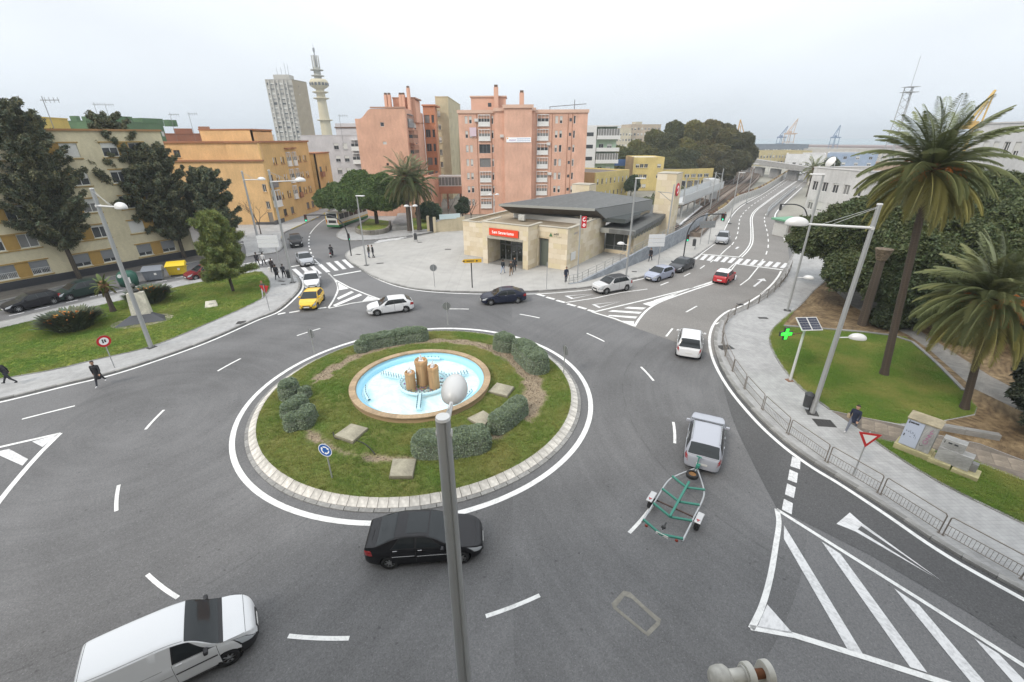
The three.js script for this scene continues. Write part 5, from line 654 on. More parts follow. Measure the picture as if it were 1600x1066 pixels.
{ // salmon block with the banner
  const t = thing('apartment_building', 'wide salmon apartment block carrying a white banner, behind the station', 'building', [0, 0, -99.5]), m = stucco([0.72, 0.44, 0.33]), cop = stucco([0.68, 0.47, 0.37]), h = 19.7;
  const ys = Array.from({ length: 7 }, (_, i) => 17.6 - 2.65 * i), ws = [];
  ys.forEach((y, i) => { for (const x of [1.55, 2.4]) ws.push({ x, y: y + 0.1, w: 0.55, h: 1.35, n: 1, sh: [1, 0.5, 0.9, 1, 0.8, 0.6, 0.3][(i + (x > 2)) % 7], sill: 0 }); if (i === 2 || i === 3) ws.push({ x: 5.15, y: y - 0.1, w: 2.3, h: 1.7, f: 'grey', n: 3, sh: 0, sill: 0 }); else ws.push({ x: 5.15, y: y - 0.3, w: 2.35, h: 2.0, proud: 0.25, n: 4 }); ws.push({ x: 6.75, y, w: 0.5, h: 1.5, n: 1, sh: 0.3, sill: 0 }); });
  wallRun(t, [-10.5, 0], [-3.2, 0], 0, h, m, ws);
  const ws2 = []; ys.forEach((y, i) => { ws2.push({ x: 1.55, y: y - 0.3, w: 2.3, h: 2.0, proud: 0.25, n: 3 + (i % 2) }); for (const x of [4.3, 5.2]) ws2.push({ x, y: y + 0.05, w: 0.55, h: 1.35, n: 1, sh: [1, 0.6, 0.4, 0, 1, 0.3, 0.5][(i + (x > 5)) % 7], sill: 0 }); ws2.push({ x: 7.1, y: y + 0.4, w: 0.5, h: 0.6, f: 'grey', sh: 0, sill: 0 }, { x: 7.9, y, w: 0.42, h: 1.4, n: 1, sill: 0 }); });
  wallRun(t, [4.9, 0], [15.4, 0], 0, h, m, ws2);
  wallRun(t, [-3.2, 0.6], [-1.33, 0.6], 0, h + 0.3, m); wallRun(t, [4.2, 0.6], [4.9, 0.6], 0, h + 0.3, m); wallRun(t, [-1.33, 1.7], [4.2, 1.7], 0, h + 0.8, m);
  wallRun(t, [-3.2, 0], [-3.2, 0.3], 0, h + 0.3, m); wallRun(t, [-1.33, 0.6], [-1.33, 1.4], 0, h + 0.8, m); wallRun(t, [4.2, 1.4], [4.2, 0.5], 0, h + 0.8, m); wallRun(t, [4.9, 0.4], [4.9, 0], 0, h, m);
  wallRun(t, [15.4, -0.3], [15.4, -12], 0, h, m); wallRun(t, [-10.5, -12], [-10.5, -0.3], 0, h, m); wallRun(t, [15.4, -12], [-10.5, -12], 0, h, m); block(t, 'roof', conc([0.35, 0.22, 0.17]), -10.2, 15.1, h - 0.6, h - 0.4, -11.7, -0.2);
  for (const [a, b, z, y] of [[-10.7, -3.4, 0.2, h], [-3.45, -1.45, 0.85, h + 0.3], [-1.6, 4.45, 1.95, h + 0.8], [4.3, 5.0, 0.85, h + 0.3], [4.7, 15.6, 0.2, h]]) block(t, 'coping', cop, a, b, y - 0.15, y + 0.45, z - 0.5, z);
  block(t, 'stair_tower', m, -8, -1, h - 0.5, h + 2.8, -7, -2); block(t, 'coping', cop, -8.2, -0.8, h + 2.8, h + 3.05, -7.2, -1.8); block(t, 'stair_window', mPane, -4.6, -3.9, h + 1.1, h + 1.8, -2.2, -1.98);
  for (const [x, y] of [[-2.9, 24.2], [2.2, 23.2]]) { const c = block(t, 'chimney', m, x - 0.45, x + 0.45, h - 0.5, y, -1.8, -1); block(t, 'chimney_cap', winM.brown, x - 0.35, x + 0.35, y, y + 0.4, -1.75, -1.05); }
  const bt = canvasTex(512, 92, (x, w, hh) => { x.fillStyle = '#eef0f2'; x.fillRect(0, 0, w, hh); x.fillStyle = '#e8a93a'; x.beginPath(); x.arc(26, 20, 14, 0, 7); x.fill(); x.strokeStyle = '#8a6fae'; x.lineWidth = 5; x.beginPath(); x.moveTo(60, 68); for (let i = 0; i < 12; i++) x.lineTo(70 + i * 12, 40 + (i % 2) * 26); x.stroke(); x.fillStyle = '#7f97bd'; for (let r = 0; r < 2; r++) for (let i = 0; i < 24; i++) x.fillRect(220 + i * 11.6, 22 + r * 34, 8, 18 - (i % 3) * 4); });
  tag(mesh('banner', new THREE.BoxGeometry(4.95, 0.92, 0.03).translate(1.55, 14.7, -97.72), M(0xffffff, 0.8, { map: bt })), 'white printed banner hung high on the salmon block', 'banner');
  const ac = M([0.6, 0.6, 0.58], 0.5); for (const [x, y, z] of [[-6.9, 18.3, 0.2], [-1.8, 15.4, 0.85], [7.65, 13.9, 0.2], [8.05, 8.2, 0.2]]) mesh('air_conditioner', merge([rbox(0.75, 0.55, 0.32, 0.03, x, y, z), cyl(0.2, 0.2, 0.02, 0, 0, 0).rotateX(Math.PI / 2).translate(x - 0.1, y, z + 0.17)]), ac, t);
  tag(mesh('laundry_sheet', box(1.35, 1.6, 0.04, -7.65, 16.2, -99.15), M([0.62, 0.5, 0.56], 0.9)), 'pale pink sheet hung from an upper window of the salmon block', 'sheet');
  mesh('roof_frame', merge([rod([8, h, -3], [8, h + 1.2, -3], 0.06), rod([13, h, -3], [13, h + 2.4, -3], 0.08), rod([8, h + 1.1, -3], [15.4, h + 1.6, -3], 0.07)]), winM.grey, t);
  mesh('downpipe', merge([-6.85, -3.9, 8.3, 11.5, 12.35].map((x) => rod([x, 0.2, 0.06], [x, h - 0.3, 0.06], 0.05))), stucco([0.4, 0.2, 0.13]), t).userData.kind = 'stuff';
}
{ const t = thing('glazed_bridge', 'white glazed bridge joining the two salmon blocks', 'bridge', [-16.4, 0, -106]); block(t, 'deck', stucco([0.47, 0.22, 0.14]), 0, 6, 3.6, 5.2, -3, 0); block(t, 'glazing', mCurtain, 0.05, 6, 5.2, 7.2, -2.9, -0.06); mesh('frame', merge([bx(0, 6, 5.2, 5.35, -0.1, 0.02), bx(0, 6, 7.1, 7.4, -3, 0.02), ...Array.from({ length: 9 }, (_, i) => bx(i * 0.74, i * 0.74 + 0.08, 5.2, 7.2, -0.1, 0.02))]), winM.white, t); for (const x of [1.5, 4.5]) block(t, 'pier', stucco([0.45, 0.22, 0.14]), x, x + 0.4, 0, 3.6, -2, -1.6); }
{ // white and green block
  const t = thing('apartment_building', 'white apartment block with pale green balconies right of the salmon block', 'building', [16.5, 0, -140]); t.scale.set(0.86, 0.815, 1); const w = M([0.62, 0.63, 0.62], 0.8), g = stucco([0.42, 0.55, 0.42]), y = stucco([0.55, 0.46, 0.2]);
  wallRun(t, [0, 0], [16, 0], 6, 22, g, grid([1.4, 11, 13.8], [7, 11, 14.5, 18], 1.6, 1.9, { f: 'white', sill: 0 })); wallRun(t, [0, 0], [16, 0], 0, 6, y, grid([2, 6, 10, 13], [2.6], 1.6, 1.4)); wallRun(t, [16, -0.3], [16, -12], 0, 22, w); wallRun(t, [16, -12], [0, -12], 0, 22, w); block(t, 'roof', w, -0.2, 17, 21.9, 22.3, -12, 1.2);
  block(t, 'stair_panel', w, 4.6, 9, 5.5, 22, -0.1, 1.3); for (let f = 0; f < 4; f++) { block(t, 'balcony', w, 9.2, 16.8, 6.2 + f * 3.9, 7.4 + f * 3.9, 0.05, 1.6); block(t, 'balcony', w, -0.2, 4.4, 6.2 + f * 3.9, 7.4 + f * 3.9, 0.05, 1.2); block(t, 'stair_window', mPane, 5.4, 8, 7.2 + f * 3.9, 8.4 + f * 3.9, 1.2, 1.32); if (f % 2) { block(t, 'glazing', mCurtain, 9.4, 16.6, 7.4 + f * 3.9, 9.5 + f * 3.9, 0.4, 1.45); block(t, 'glazing', mCurtain, 0, 4.2, 7.4 + f * 3.9, 9.5 + f * 3.9, 0.4, 1.1); for (let k = 0; k < 9; k++) block(t, 'mullion', w, 9.4 + k * 0.88, 9.52 + k * 0.88, 7.4 + f * 3.9, 9.5 + f * 3.9, 1.4, 1.5); } }
}
{ // yellow school buildings
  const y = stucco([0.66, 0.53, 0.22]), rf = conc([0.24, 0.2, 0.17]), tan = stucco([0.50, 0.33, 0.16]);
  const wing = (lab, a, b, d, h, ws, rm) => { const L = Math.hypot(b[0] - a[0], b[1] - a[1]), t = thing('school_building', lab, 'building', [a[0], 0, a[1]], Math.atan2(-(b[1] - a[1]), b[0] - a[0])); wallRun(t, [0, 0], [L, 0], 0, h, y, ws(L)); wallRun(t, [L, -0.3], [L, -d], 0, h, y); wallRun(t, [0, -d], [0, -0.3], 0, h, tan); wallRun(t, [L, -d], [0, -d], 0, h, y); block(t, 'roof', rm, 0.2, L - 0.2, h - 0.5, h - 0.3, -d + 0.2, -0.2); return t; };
  wing('low yellow building with a flat brown roof beside the salmon block', at2([20.73, 4.99, -116.17]), at2([31.91, 3.91, -128.09]), 16, 7.2, (L) => Array.from({ length: 8 }, (_, i) => (i + 0.6) * L / 8.2).flatMap((x) => [{ x, y: 4.3, w: 0.7, h: 1.4, n: 1 }, { x, y: 1.2, w: 0.7, h: 1.4, n: 1 }]), rf);
  { const t = wing('yellow three storey school wing in front of the tree mass', at2([37.19, 2.42, -145.32]), at2([46.3, 2.42, -144.78]), 14, 9.6, (L) => [...grid([L * 0.14, L * 0.28, L * 0.42], [0.8, 3.6, 6.6], 1.1, 1.1, {}), ...grid([L * 0.85], [3.6, 6.6], 1.1, 1.1)], winM.white); block(t, 'blue_mural', M([0.08, 0.16, 0.36], 0.8), -8, -0.4, 6.6, 8.6, -12, -11.7); }
  wing('long low yellow school wing with a row of small windows', at2([46.61, 2.33, -145.73]), at2([64.65, 1.72, -151.81]), 12, 6.0, (L) => [...[0.1, 0.34, 0.48, 0.61, 0.74, 0.87].map((u) => ({ x: u * L, y: 3.4, w: 1.9, h: 1.1, n: 3, sh: 0.2 })), ...[0.42, 0.56, 0.7, 0.84].map((u) => ({ x: u * L, y: 0.3, w: 2.2, h: 2.2, n: 2, f: 'brown', sh: 0, sill: 0 }))], rf);
}
{ // grey-white building behind the orange one
  const w = stucco([0.56, 0.55, 0.57]), t = boxBuilding('apartment_building', 'pale grey apartment house behind the orange building', [-58, 0, -135], 0, 21, 14, 15.9, w, { front: [...grid([9.5, 12], [12.4, 9.2, 6], 1.3, 1.6, { f: 'grey' }), ...[12.2, 8.8, 5.2].map((y, i) => ({ x: 17, y, w: 6.2, h: 2.6, proud: 0.9, n: 6, f: 'white', ...(i === 2 ? { open: 1 } : {}) }))], cop: w }); block(t, 'penthouse', w, 9, 20.5, 15.4, 19, -12, -3); block(t, 'cornice', winM.brown, 8.8, 20.7, 17.8, 18.1, -12.2, -2.8);
}
// ---------- skyline ----------
{ // residential tower
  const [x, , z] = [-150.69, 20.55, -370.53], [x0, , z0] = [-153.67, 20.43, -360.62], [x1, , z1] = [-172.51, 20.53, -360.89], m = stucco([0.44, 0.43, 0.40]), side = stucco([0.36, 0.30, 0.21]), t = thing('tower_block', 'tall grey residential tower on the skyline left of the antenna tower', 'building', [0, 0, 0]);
  const p0 = [x1, z1], p1 = [x0, z0], L = Math.hypot(p1[0] - p0[0], p1[1] - p0[1]), ws = []; for (let f = 0; f < 16; f++) for (let k = 0; k < 6; k++) ws.push({ x: L * (k + 0.5) / 6, y: 4 + f * 3.05, w: k % 2 ? 3.2 : 1.7, h: 1.7, f: (f + k) % 3 ? 'white' : 'grey', sh: (f * 7 + k * 3) % 5 / 5, sill: 0 });
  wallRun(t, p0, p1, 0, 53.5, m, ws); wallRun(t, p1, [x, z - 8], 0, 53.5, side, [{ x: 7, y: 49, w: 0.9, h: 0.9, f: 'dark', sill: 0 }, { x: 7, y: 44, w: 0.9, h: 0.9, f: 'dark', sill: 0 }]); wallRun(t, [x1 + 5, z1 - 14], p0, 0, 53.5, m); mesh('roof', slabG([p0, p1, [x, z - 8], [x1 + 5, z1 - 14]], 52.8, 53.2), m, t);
  const c = [(p0[0] + p1[0]) / 2 + 2, (p0[1] + p1[1]) / 2]; block(t, 'lift_house', m, c[0] - 6, c[0] + 5, 53, 56.5, c[1] - 10, c[1] - 2); mesh('antennas', merge([-4, -1, 2, 4].map((k) => rod([c[0] + k, 56, c[1] - 5], [c[0] + k, 62 + (k % 3), c[1] - 5], 0.12))), winM.grey, t);
  for (let k = 0; k < 5; k++) { const o = block(t, 'fin', stucco([0.52, 0.51, 0.48]), 0, 1, 0, 1, 0, 1), u = (k + 1) / 6 - (k % 2 ? 0 : 0.03); o.scale.set(0.6, 53, 1.2); o.position.set(lerp(p0[0], p1[0], u), 26.5, lerp(p0[1], p1[1], u) + 0.3); }
}
{ // antenna tower
  const [x, , z] = [-175.13, 46.11, -468.32], t = thing('antenna_tower', 'concrete telecommunications tower with a round pod and mast', 'tower', [x, 0, z]), c = stucco([0.55, 0.50, 0.36]), g = stucco([0.42, 0.42, 0.38]), top = [-175.57, 90.19, -468.16][1], pod = [-175.66, 62.09, -468.13][1];
  const lat = (p, m, n) => mesh(n, new THREE.LatheGeometry(p.map(([r, y]) => new THREE.Vector2(r, y)), 24), m, t);
  lat([[5.2, 0], [4.6, 30], [3.6, pod - 5]], c, 'shaft'); for (const y of [pod - 31, pod - 13, pod - 8]) lat([[3.5, y - 1], [7, y], [7, y + 0.7], [3.5, y + 0.7]], c, 'platform'); lat([[3.6, pod - 5.5], [8, pod - 3], [8.2, pod + 0.3], [6.5, pod + 2.6], [3, pod + 2.8]], c, 'pod'); for (let k = 0; k < 16; k++) mesh('pod_window', box(2, 2.2, 0.5, 0, pod - 1.4, 8.05).rotateY(k / 16 * 6.283), mPane, t);
  lat([[3.2, pod + 2.5], [2.8, pod + 12]], g, 'upper_shaft'); for (const y of [pod + 5, pod + 9.5]) lat([[2, y - 0.5], [5.6, y], [5.6, y + 0.6], [2, y + 0.6]], g, 'platform'); for (let k = 0; k < 8; k++) mesh('antenna_panel', box(0.9, 11, 0.6, 0, pod + 15.5, 3).rotateY(k / 8 * 6.283), g, t); lat([[0.55, pod + 12], [0.4, top - 5], [0.9, top - 4], [0.9, top - 1.5], [0.15, top - 1], [0.1, top + 2]], winM.grey, 'mast');
}
function farBlock(label, px, m, h0, winCols, o = {}) { // background house: base left, base right, height
  const [a, b] = px, L = Math.hypot(b[0] - a[0], b[1] - a[1]), fl = Math.floor((h0 - 1) / 3), ws = []; for (let f = 0; f < fl; f++) for (let k = 0; k < winCols; k++) ws.push({ x: L * (k + 0.5) / winCols, y: 1 + f * 3, w: Math.min(1.6, L / winCols * 0.55), h: 1.4, sill: 0 });
  return boxBuilding(o.name ?? 'apartment_building', label, [a[0], 0, a[1]], Math.atan2(-(b[1] - a[1]), b[0] - a[0]), L, o.d ?? 12, h0, m, { front: ws, cop: o.cop ?? m });
}
const green = stucco([0.085, 0.165, 0.075]), yel = stucco([0.55, 0.44, 0.13]), wht = stucco([0.58, 0.56, 0.52]), red = stucco([0.34, 0.14, 0.08]), cre = stucco([0.52, 0.48, 0.38]);
farBlock('yellow apartment house behind the dark tree at the far left', [at2([-67.42, 13.97, -59.62]), at2([-73.14, 13.78, -82.16])], yel, 18.2, 9);
farBlock('white house with terraces between the yellow and the green roofs', [at2([-94.37, 13.48, -103.42]), at2([-90, 13.64, -107.24])], wht, 16.5, 5); farBlock('cream house in front of the green block', [at2([-87.58, 13.71, -102.74]), at2([-83.85, 13.89, -105.8])], stucco([0.5, 0.42, 0.36]), 15.6, 4);
{ const t = farBlock('dark green apartment block with a stepped roof on the left skyline', [at2([-110.4, 14.15, -129.27]), at2([-106.32, 14.44, -151.39])], green, 19.6, 14); block(t, 'roof_step', green, 8, 15, 19, 21.2, -9, -2); block(t, 'roof_step', green, 18, 25, 19, 21, -9, -2); for (const x of [1, 4, 29, 31]) block(t, 'roof_step', green, x, x + 1, 19, 20.9, -6, -4); }
{ const t = farBlock('brick red terraced house right of the green block', [at2([-86.3, 14.1, -122.69]), at2([-79.87, 14.48, -126.97])], red, 16.4, 5); block(t, 'terrace_wall', red, 2, 6, 16, 17.7, -8, -3); block(t, 'terrace_wall', stucco([0.42, 0.2, 0.12]), 7.5, 10, 16, 18.2, -8, -3); }
farBlock('low brick and white house peeking over the orange building', [at2([-95.96, 13.83, -152.29]), at2([-88.07, 14.31, -156.98])], stucco([0.45, 0.30, 0.26]), 16, 5); farBlock('pale long house beyond the orange roof', [at2([-118.47, 14.08, -208.72]), at2([-104.25, 14.22, -216.17])], wht, 16.8, 8); farBlock('pink roofed house at the foot of the residential tower', [at2([-98.92, 14.34, -240.45]), at2([-92.91, 14.29, -242.83])], stucco([0.5, 0.36, 0.3]), 16.8, 4);
farBlock('cream apartment block left of the tree mass on the skyline', [at2([60.89, 12.67, -283.54]), at2([69, 12.64, -281.67])], cre, 20, 5); { const t = farBlock('larger cream apartment block rising behind the tree mass', [at2([70.65, 12.56, -291.56]), at2([90.18, 12.43, -296.59])], stucco([0.5, 0.42, 0.33]), 22, 9); block(t, 'lift_house', cre, 5, 9, 21.5, 23.6, -8, -3); }
farBlock('narrow cream house beside the salmon block, far behind', [at2([-23.81, 13.76, -188.5]), at2([-20.39, 13.75, -188.9])], cre, 18.6, 2);
// aerials on the left roofs
for (const [lab, p, h] of [['tall television aerial on the yellow roof at the far left', [-64.47, 17.44, -69.78], 7], ['thin television aerial left of the green block', [-101.93, 20.39, -123.33], 7], ['television aerial standing at the left end of the green block', [-103.45, 20.6, -128.54], 7], ['aerial on the brick red terraces', [-84.49, 18.47, -123.94], 6], ['aerial right of the brick red terraces', [-81.24, 18.51, -126.1], 6.5], ['aerial above the grey house behind the orange building', [-45.54, 18.34, -132.39], 6]]) { const y0 = p[1] - 5; tag(mesh('roof_aerial', merge([rod([p[0], y0, p[2]], [p[0], p[1] + h * 0.45, p[2]], 0.045), rod([p[0] - 0.4, p[1] + h * 0.38, p[2]], [p[0] + 2.2, p[1] + h * 0.38, p[2]], 0.05), ...[0.3, 0.9, 1.5, 2.1].map((k) => rod([p[0] + k, p[1] + h * 0.38 - 0.35, p[2]], [p[0] + k, p[1] + h * 0.38 + 0.35, p[2]], 0.03))]), winM.grey), lab, 'aerial', 'roof aerials'); }
// ---------- buildings on the right ----------
{ const w = stucco([0.60, 0.60, 0.60]); const t = farBlock('white flat roofed house with a satellite dish behind the trees on the right', [at2([49.41, 6.62, -77.6]), at2([50.67, 7.72, -67])], w, 10.4, 5, { d: 14 }); mesh('satellite_dish', merge([new THREE.SphereGeometry(1.1, 20, 8, 0, 6.283, 0, 0.9).rotateX(1.1).translate(1.4, 11.0, -2), rod([1.4, 10, -2.3], [1.4, 11.2, -2.2], 0.08)]), winM.white, t); block(t, 'roof_hut', stucco([0.4, 0.32, 0.25]), 7, 10, 10.3, 11.6, -8, -4);
  farBlock('large white building at the right edge behind the palm', [at2([53.68, 8.8, -56.59]), at2([51.78, 10.45, -40.92])], stucco([0.62, 0.63, 0.64]), 16.2, 12, { d: 16, cop: w }); farBlock('lower white wing in front of the large white building', [at2([48.25, 7.82, -47.92]), at2([44.58, 9.87, -33.9])], stucco([0.60, 0.63, 0.68]), 10.2, 9, { d: 8, cop: w }); }
{ // the house the view is taken from, behind the lens, with its facade and balcony rail
  const t = boxBuilding('apartment_building', 'tall pale house the view is taken from', [-24, 0, 2.2], 0, 48, 0.5, 1, cre, {}); t.clear(); const W = stucco([0.45, 0.41, 0.34]); wallRun(t, [48, 0], [0, 0], 0, 24, W, grid([4, 9, 14, 19, 29, 34, 39, 44], [2, 6, 10, 14, 18], 1.4, 1.7)); block(t, 'roof', conc([0.3, 0.28, 0.25]), 0, 48, 23.6, 23.9, 0.3, 12); wallRun(t, [0, 0.3], [0, 12], 0, 24, W); wallRun(t, [48, 12], [48, 0.3], 0, 24, W); wallRun(t, [0, 12], [48, 12], 0, 24, W);
}


// ---------- railway station ----------
const ST = { o: [6.73, -53.65], a: -0.5703 }, stW = ([u, v]) => toWorld(ST.o, [u, v], ST.a);
const stoneM = [[0.62, 0.53, 0.385], [0.66, 0.575, 0.435], [0.585, 0.49, 0.34], [0.69, 0.61, 0.475], [0.63, 0.545, 0.37]].map((c) => M(c, 0.9)), mCap = conc([0.56, 0.52, 0.43]);
function stoneWall(t, p0, p1, y0, y1, holes = [], { bw = 1.1, bh = 0.62, thick = 0.3 } = {}) { // cladding of separate stone slabs on a backing wall; holes: [x0, x1, y0, y1]
  const L = Math.hypot(p1[0] - p0[0], p1[1] - p0[1]), turn = Math.atan2(-(p1[1] - p0[1]), p1[0] - p0[0]), c = Math.cos(turn), sn = Math.sin(turn);
  const s = new THREE.Shape([[0, y0], [L, y0], [L, y1], [0, y1]].map((p) => new THREE.Vector2(...p))); for (const [a, b, d, e] of holes) s.holes.push(new THREE.Path([[a, Math.max(d, y0 + 0.01)], [b, Math.max(d, y0 + 0.01)], [b, e], [a, e]].map((p) => new THREE.Vector2(...p))));
  const w = mesh('wall', boxUV(new THREE.ExtrudeGeometry(s, { depth: thick - 0.03, bevelEnabled: false }).translate(0, 0, -thick)), stoneM[2], t); w.position.set(p0[0], 0, p0[1]); w.rotation.y = turn;
  const rows = Math.round((y1 - y0) / bh), hh = (y1 - y0) / rows;
  for (let r = 0; r < rows; r++) { const off = (r % 2) * bw / 2; for (let x = -off; x < L; x += bw) {
      let segs = [[Math.max(0, x), Math.min(L, x + bw)]]; const ya = y0 + r * hh, yb = ya + hh;
      for (const [a, b, d, e] of holes) if (yb > d + 0.02 && ya < e - 0.02) segs = segs.flatMap(([p, q]) => (q <= a || p >= b ? [[p, q]] : [[p, a], [b, q]].filter(([m, n]) => n - m > 0.05)));
      for (const [p, q] of segs) { if (q - p < 0.05) continue; let top = yb; for (const [a, b, d, e] of holes) if (p < b && q > a && e > ya && e < yb && d < ya) top = yb; const o = mesh('stone', unit, stoneM[(rnd() * 5) | 0], t); const m = (p + q) / 2; o.position.set(p0[0] + m * c - 0.015 * -sn * 1, (ya + top) / 2, p0[1] - m * sn - 0.015 * -c * -1); o.position.set(p0[0] + m * c + (-0.015 + rr(-0.002, 0.003)) * sn, (ya + top) / 2, p0[1] - m * sn + (-0.015 + rr(-0.002, 0.003)) * c); o.rotation.y = turn; o.scale.set(q - p - 0.012, top - ya - 0.012, 0.05); } } }
}
const hexa = (top, bot) => { const v = [...top, ...bot], f = [[0, 1, 2, 3], [7, 6, 5, 4], [0, 4, 5, 1], [1, 5, 6, 2], [2, 6, 7, 3], [3, 7, 4, 0]], p = []; for (const [a, b, c, d] of f) for (const k of [a, c, b, a, d, c]) p.push(...v[k]); const g = new THREE.BufferGeometry(); g.setAttribute('position', new THREE.Float32BufferAttribute(p, 3)); g.computeVertexNormals(); return boxUV(g); };
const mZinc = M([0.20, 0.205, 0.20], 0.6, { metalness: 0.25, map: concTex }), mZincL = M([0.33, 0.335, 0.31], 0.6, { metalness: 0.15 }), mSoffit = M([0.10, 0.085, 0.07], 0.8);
{
  const t = thing('railway_station', 'sandstone railway station with a big grey metal roof', 'building', [ST.o[0], 0.1, ST.o[1]], ST.a), h = 5.05;
  const glassM = P([0.8, 0.86, 0.84], 0.04, { transmission: 1, thickness: 0 }), darkGlass = P([0.06, 0.07, 0.07], 0.06, {});
  stoneWall(t, [-15.9, 0], [-10.9, 0], 0, h - 0.4); stoneWall(t, [-4.1, 0], [0, 0], 0, h, [[0.15, 1.55, -0.1, 3.6]]); stoneWall(t, [0, 0], [0.2, -11.6], 0, h); stoneWall(t, [-15.9, -12], [-15.9, 0], 0, h - 0.4);
  // entrance portal
  stoneWall(t, [-10.9, 2.35], [-4.1, 2.35], 0, h + 0.25, [[0.75, 6.05, -0.1, 3.35]]); stoneWall(t, [-10.9, 0], [-10.9, 2.35], 0, h + 0.25); stoneWall(t, [-4.1, 2.35], [-4.1, 0], 0, h + 0.25);
  stoneWall(t, [-10.15, 2.05], [-10.15, -0.6], 0, 3.35, [], { thick: 0.2 }); stoneWall(t, [-4.85, -0.6], [-4.85, 2.05], 0, 3.35, [], { thick: 0.2 });
  block(t, 'portal_roof', mCap, -10.85, -4.15, 3.36, 3.5, -1, 2.05); block(t, 'parapet_cap', mCap, -11, -4, h + 0.25, h + 0.33, 1.9, 2.42); block(t, 'parapet_cap', mCap, -11.05, -10.6, h + 0.25, h + 0.33, -1.8, 1.9); block(t, 'parapet_cap', mCap, -4.4, -3.98, h + 0.25, h + 0.33, -1, 1.9); block(t, 'parapet_cap', mCap, -4, 0.08, h, h + 0.08, -0.4, 0.08); block(t, 'parapet_cap', mCap, -0.3, 0.2, h, h + 0.08, -9, -0.4); block(t, 'parapet_cap', mCap, -16, -11, h - 0.4, h - 0.32, -0.4, 0.06); block(t, 'parapet_cap', mCap, -16, -15.5, h - 0.4, h - 0.32, -11.5, -0.4);
  block(t, 'gravel_roof', conc([0.36, 0.29, 0.2]), -15.7, -0.3, 4.2, 4.35, -11.5, -0.32); block(t, 'roof_upstand', M([0.5, 0.49, 0.46]), -12.5, -1.2, 4.3, 5.0, -9, -7.6);
  block(t, 'lintel', mCap, -10.2, -4.8, 3.35, 3.62, 2.33, 2.42);
  const hall = stucco([0.5, 0.47, 0.42]); block(t, 'hall_back_wall', hall, -10.8, -4.2, 0, 3.34, -8.1, -8); block(t, 'hall_side_wall', hall, -10.9, -10.8, 0, 3.34, -8, -0.6); block(t, 'hall_side_wall', hall, -4.2, -4.1, 0, 3.34, -8, -0.6); block(t, 'hall_ceiling', hall, -10.8, -4.2, 3.36, 3.46, -8, -1); block(t, 'hall_floor', conc([0.3, 0.29, 0.27]), -10.8, -4.2, 0.01, 0.04, -8, 2.3);
  for (let k = 0; k < 6; k++) { const d = mesh('door', windowGeo(0.86, 2.05, 1), winM.grey, t); d.position.set(-9.7 + k * 0.885 + 0.05, 0.05, -0.5); const p = mesh('pane', unit, glassM, d); p.position.set(0, 1.02, -0.02); p.scale.set(0.8, 1.95, 0.02); if (k < 5) mesh('sticker', cyl(0.07, 0.07, 0.01, 0, 0, 0, 12).rotateX(Math.PI / 2).translate(0, 1.25, 0.02), winM.white, d); const u = mesh('fanlight', windowGeo(0.86, 1.1, 1), winM.grey, t); u.position.set(-9.65 + k * 0.885, 2.15, -0.5); const up = mesh('pane', unit, glassM, u); up.position.set(0, 0.55, -0.02); up.scale.set(0.8, 1.0, 0.02); }
  { const d = mesh('door', windowGeo(1.3, 3.4, 1), winM.grey, t); d.position.set(-3.25, 0.05, -0.35); const p = mesh('pane', unit, P([0.12, 0.14, 0.12], 0.1), d); p.position.set(0, 1.7, -0.02); p.scale.set(1.2, 3.3, 0.02); }
  const sg = canvasTex(512, 104, (x, w, hh) => { x.fillStyle = '#e2431f'; x.fillRect(0, 0, w, hh); x.fillStyle = '#ffffff'; x.font = 'bold 58px sans-serif'; x.textAlign = 'center'; x.textBaseline = 'middle'; x.fillText('San Severiano', w * 0.48, hh * 0.52); });
  const signG = new THREE.BoxGeometry(4.3, 0.88, 0.12), side = M([0.5, 0.06, 0.02], 0.6); const sign = thing('station_sign', 'long red sign reading San Severiano above the station entrance', 'sign', [...(([x, z]) => [x, 4.35, z])(stW([-7.55, 2.5]))], ST.a); mesh('box', signG, side, sign); mesh('face', new THREE.PlaneGeometry(4.28, 0.86).translate(0, 0, 0.064), M(0xffffff, 0.6, { map: sg }), sign);
  const lg = canvasTex(256, 80, (x, w, hh) => { x.clearRect(0, 0, w, hh); x.fillStyle = '#3f6b43'; x.beginPath(); x.moveTo(6, 66); x.lineTo(36, 8); x.lineTo(66, 66); x.closePath(); x.fill(); x.fillStyle = '#2b3133'; x.font = 'bold 44px sans-serif'; x.fillText('adif', 84, 42); x.font = '20px sans-serif'; x.fillText('San Severiano', 84, 68); });
  const lm = M(0xffffff, 0.7, { map: lg, transparent: true }); mesh('wall_lettering', new THREE.PlaneGeometry(2.1, 0.66).translate(-1.5, 4.15, 0.03), lm, t);
  const bl = canvasTex(256, 40, (x, w, hh) => { x.clearRect(0, 0, w, hh); x.fillStyle = '#3f5a94'; x.font = '30px sans-serif'; x.fillText('CERCANIAS', 30, 30); }); mesh('wall_lettering', new THREE.PlaneGeometry(2.6, 0.4).rotateY(Math.PI / 2).translate(0.06, 4.2, -2.6), M(0xffffff, 0.8, { map: bl, transparent: true }), t);
  mesh('notice_board', merge([rbox(0.08, 1.0, 1.3, 0.02, 0.1, 1.5, -1.6)]), winM.white, t);
  // big roof: flat folded plate with a raked prow
  const FL = [-13, -4.6], FR = [0.3, -7.15], BR = [3.8, -20.5], BL = [-9, -27], y = 6.55, dv = [-0.1, -0.99], s2 = (p, k) => [p[0] + dv[0] * k, p[1] + dv[1] * k], at = (p, yy) => [p[0], yy, p[1]];
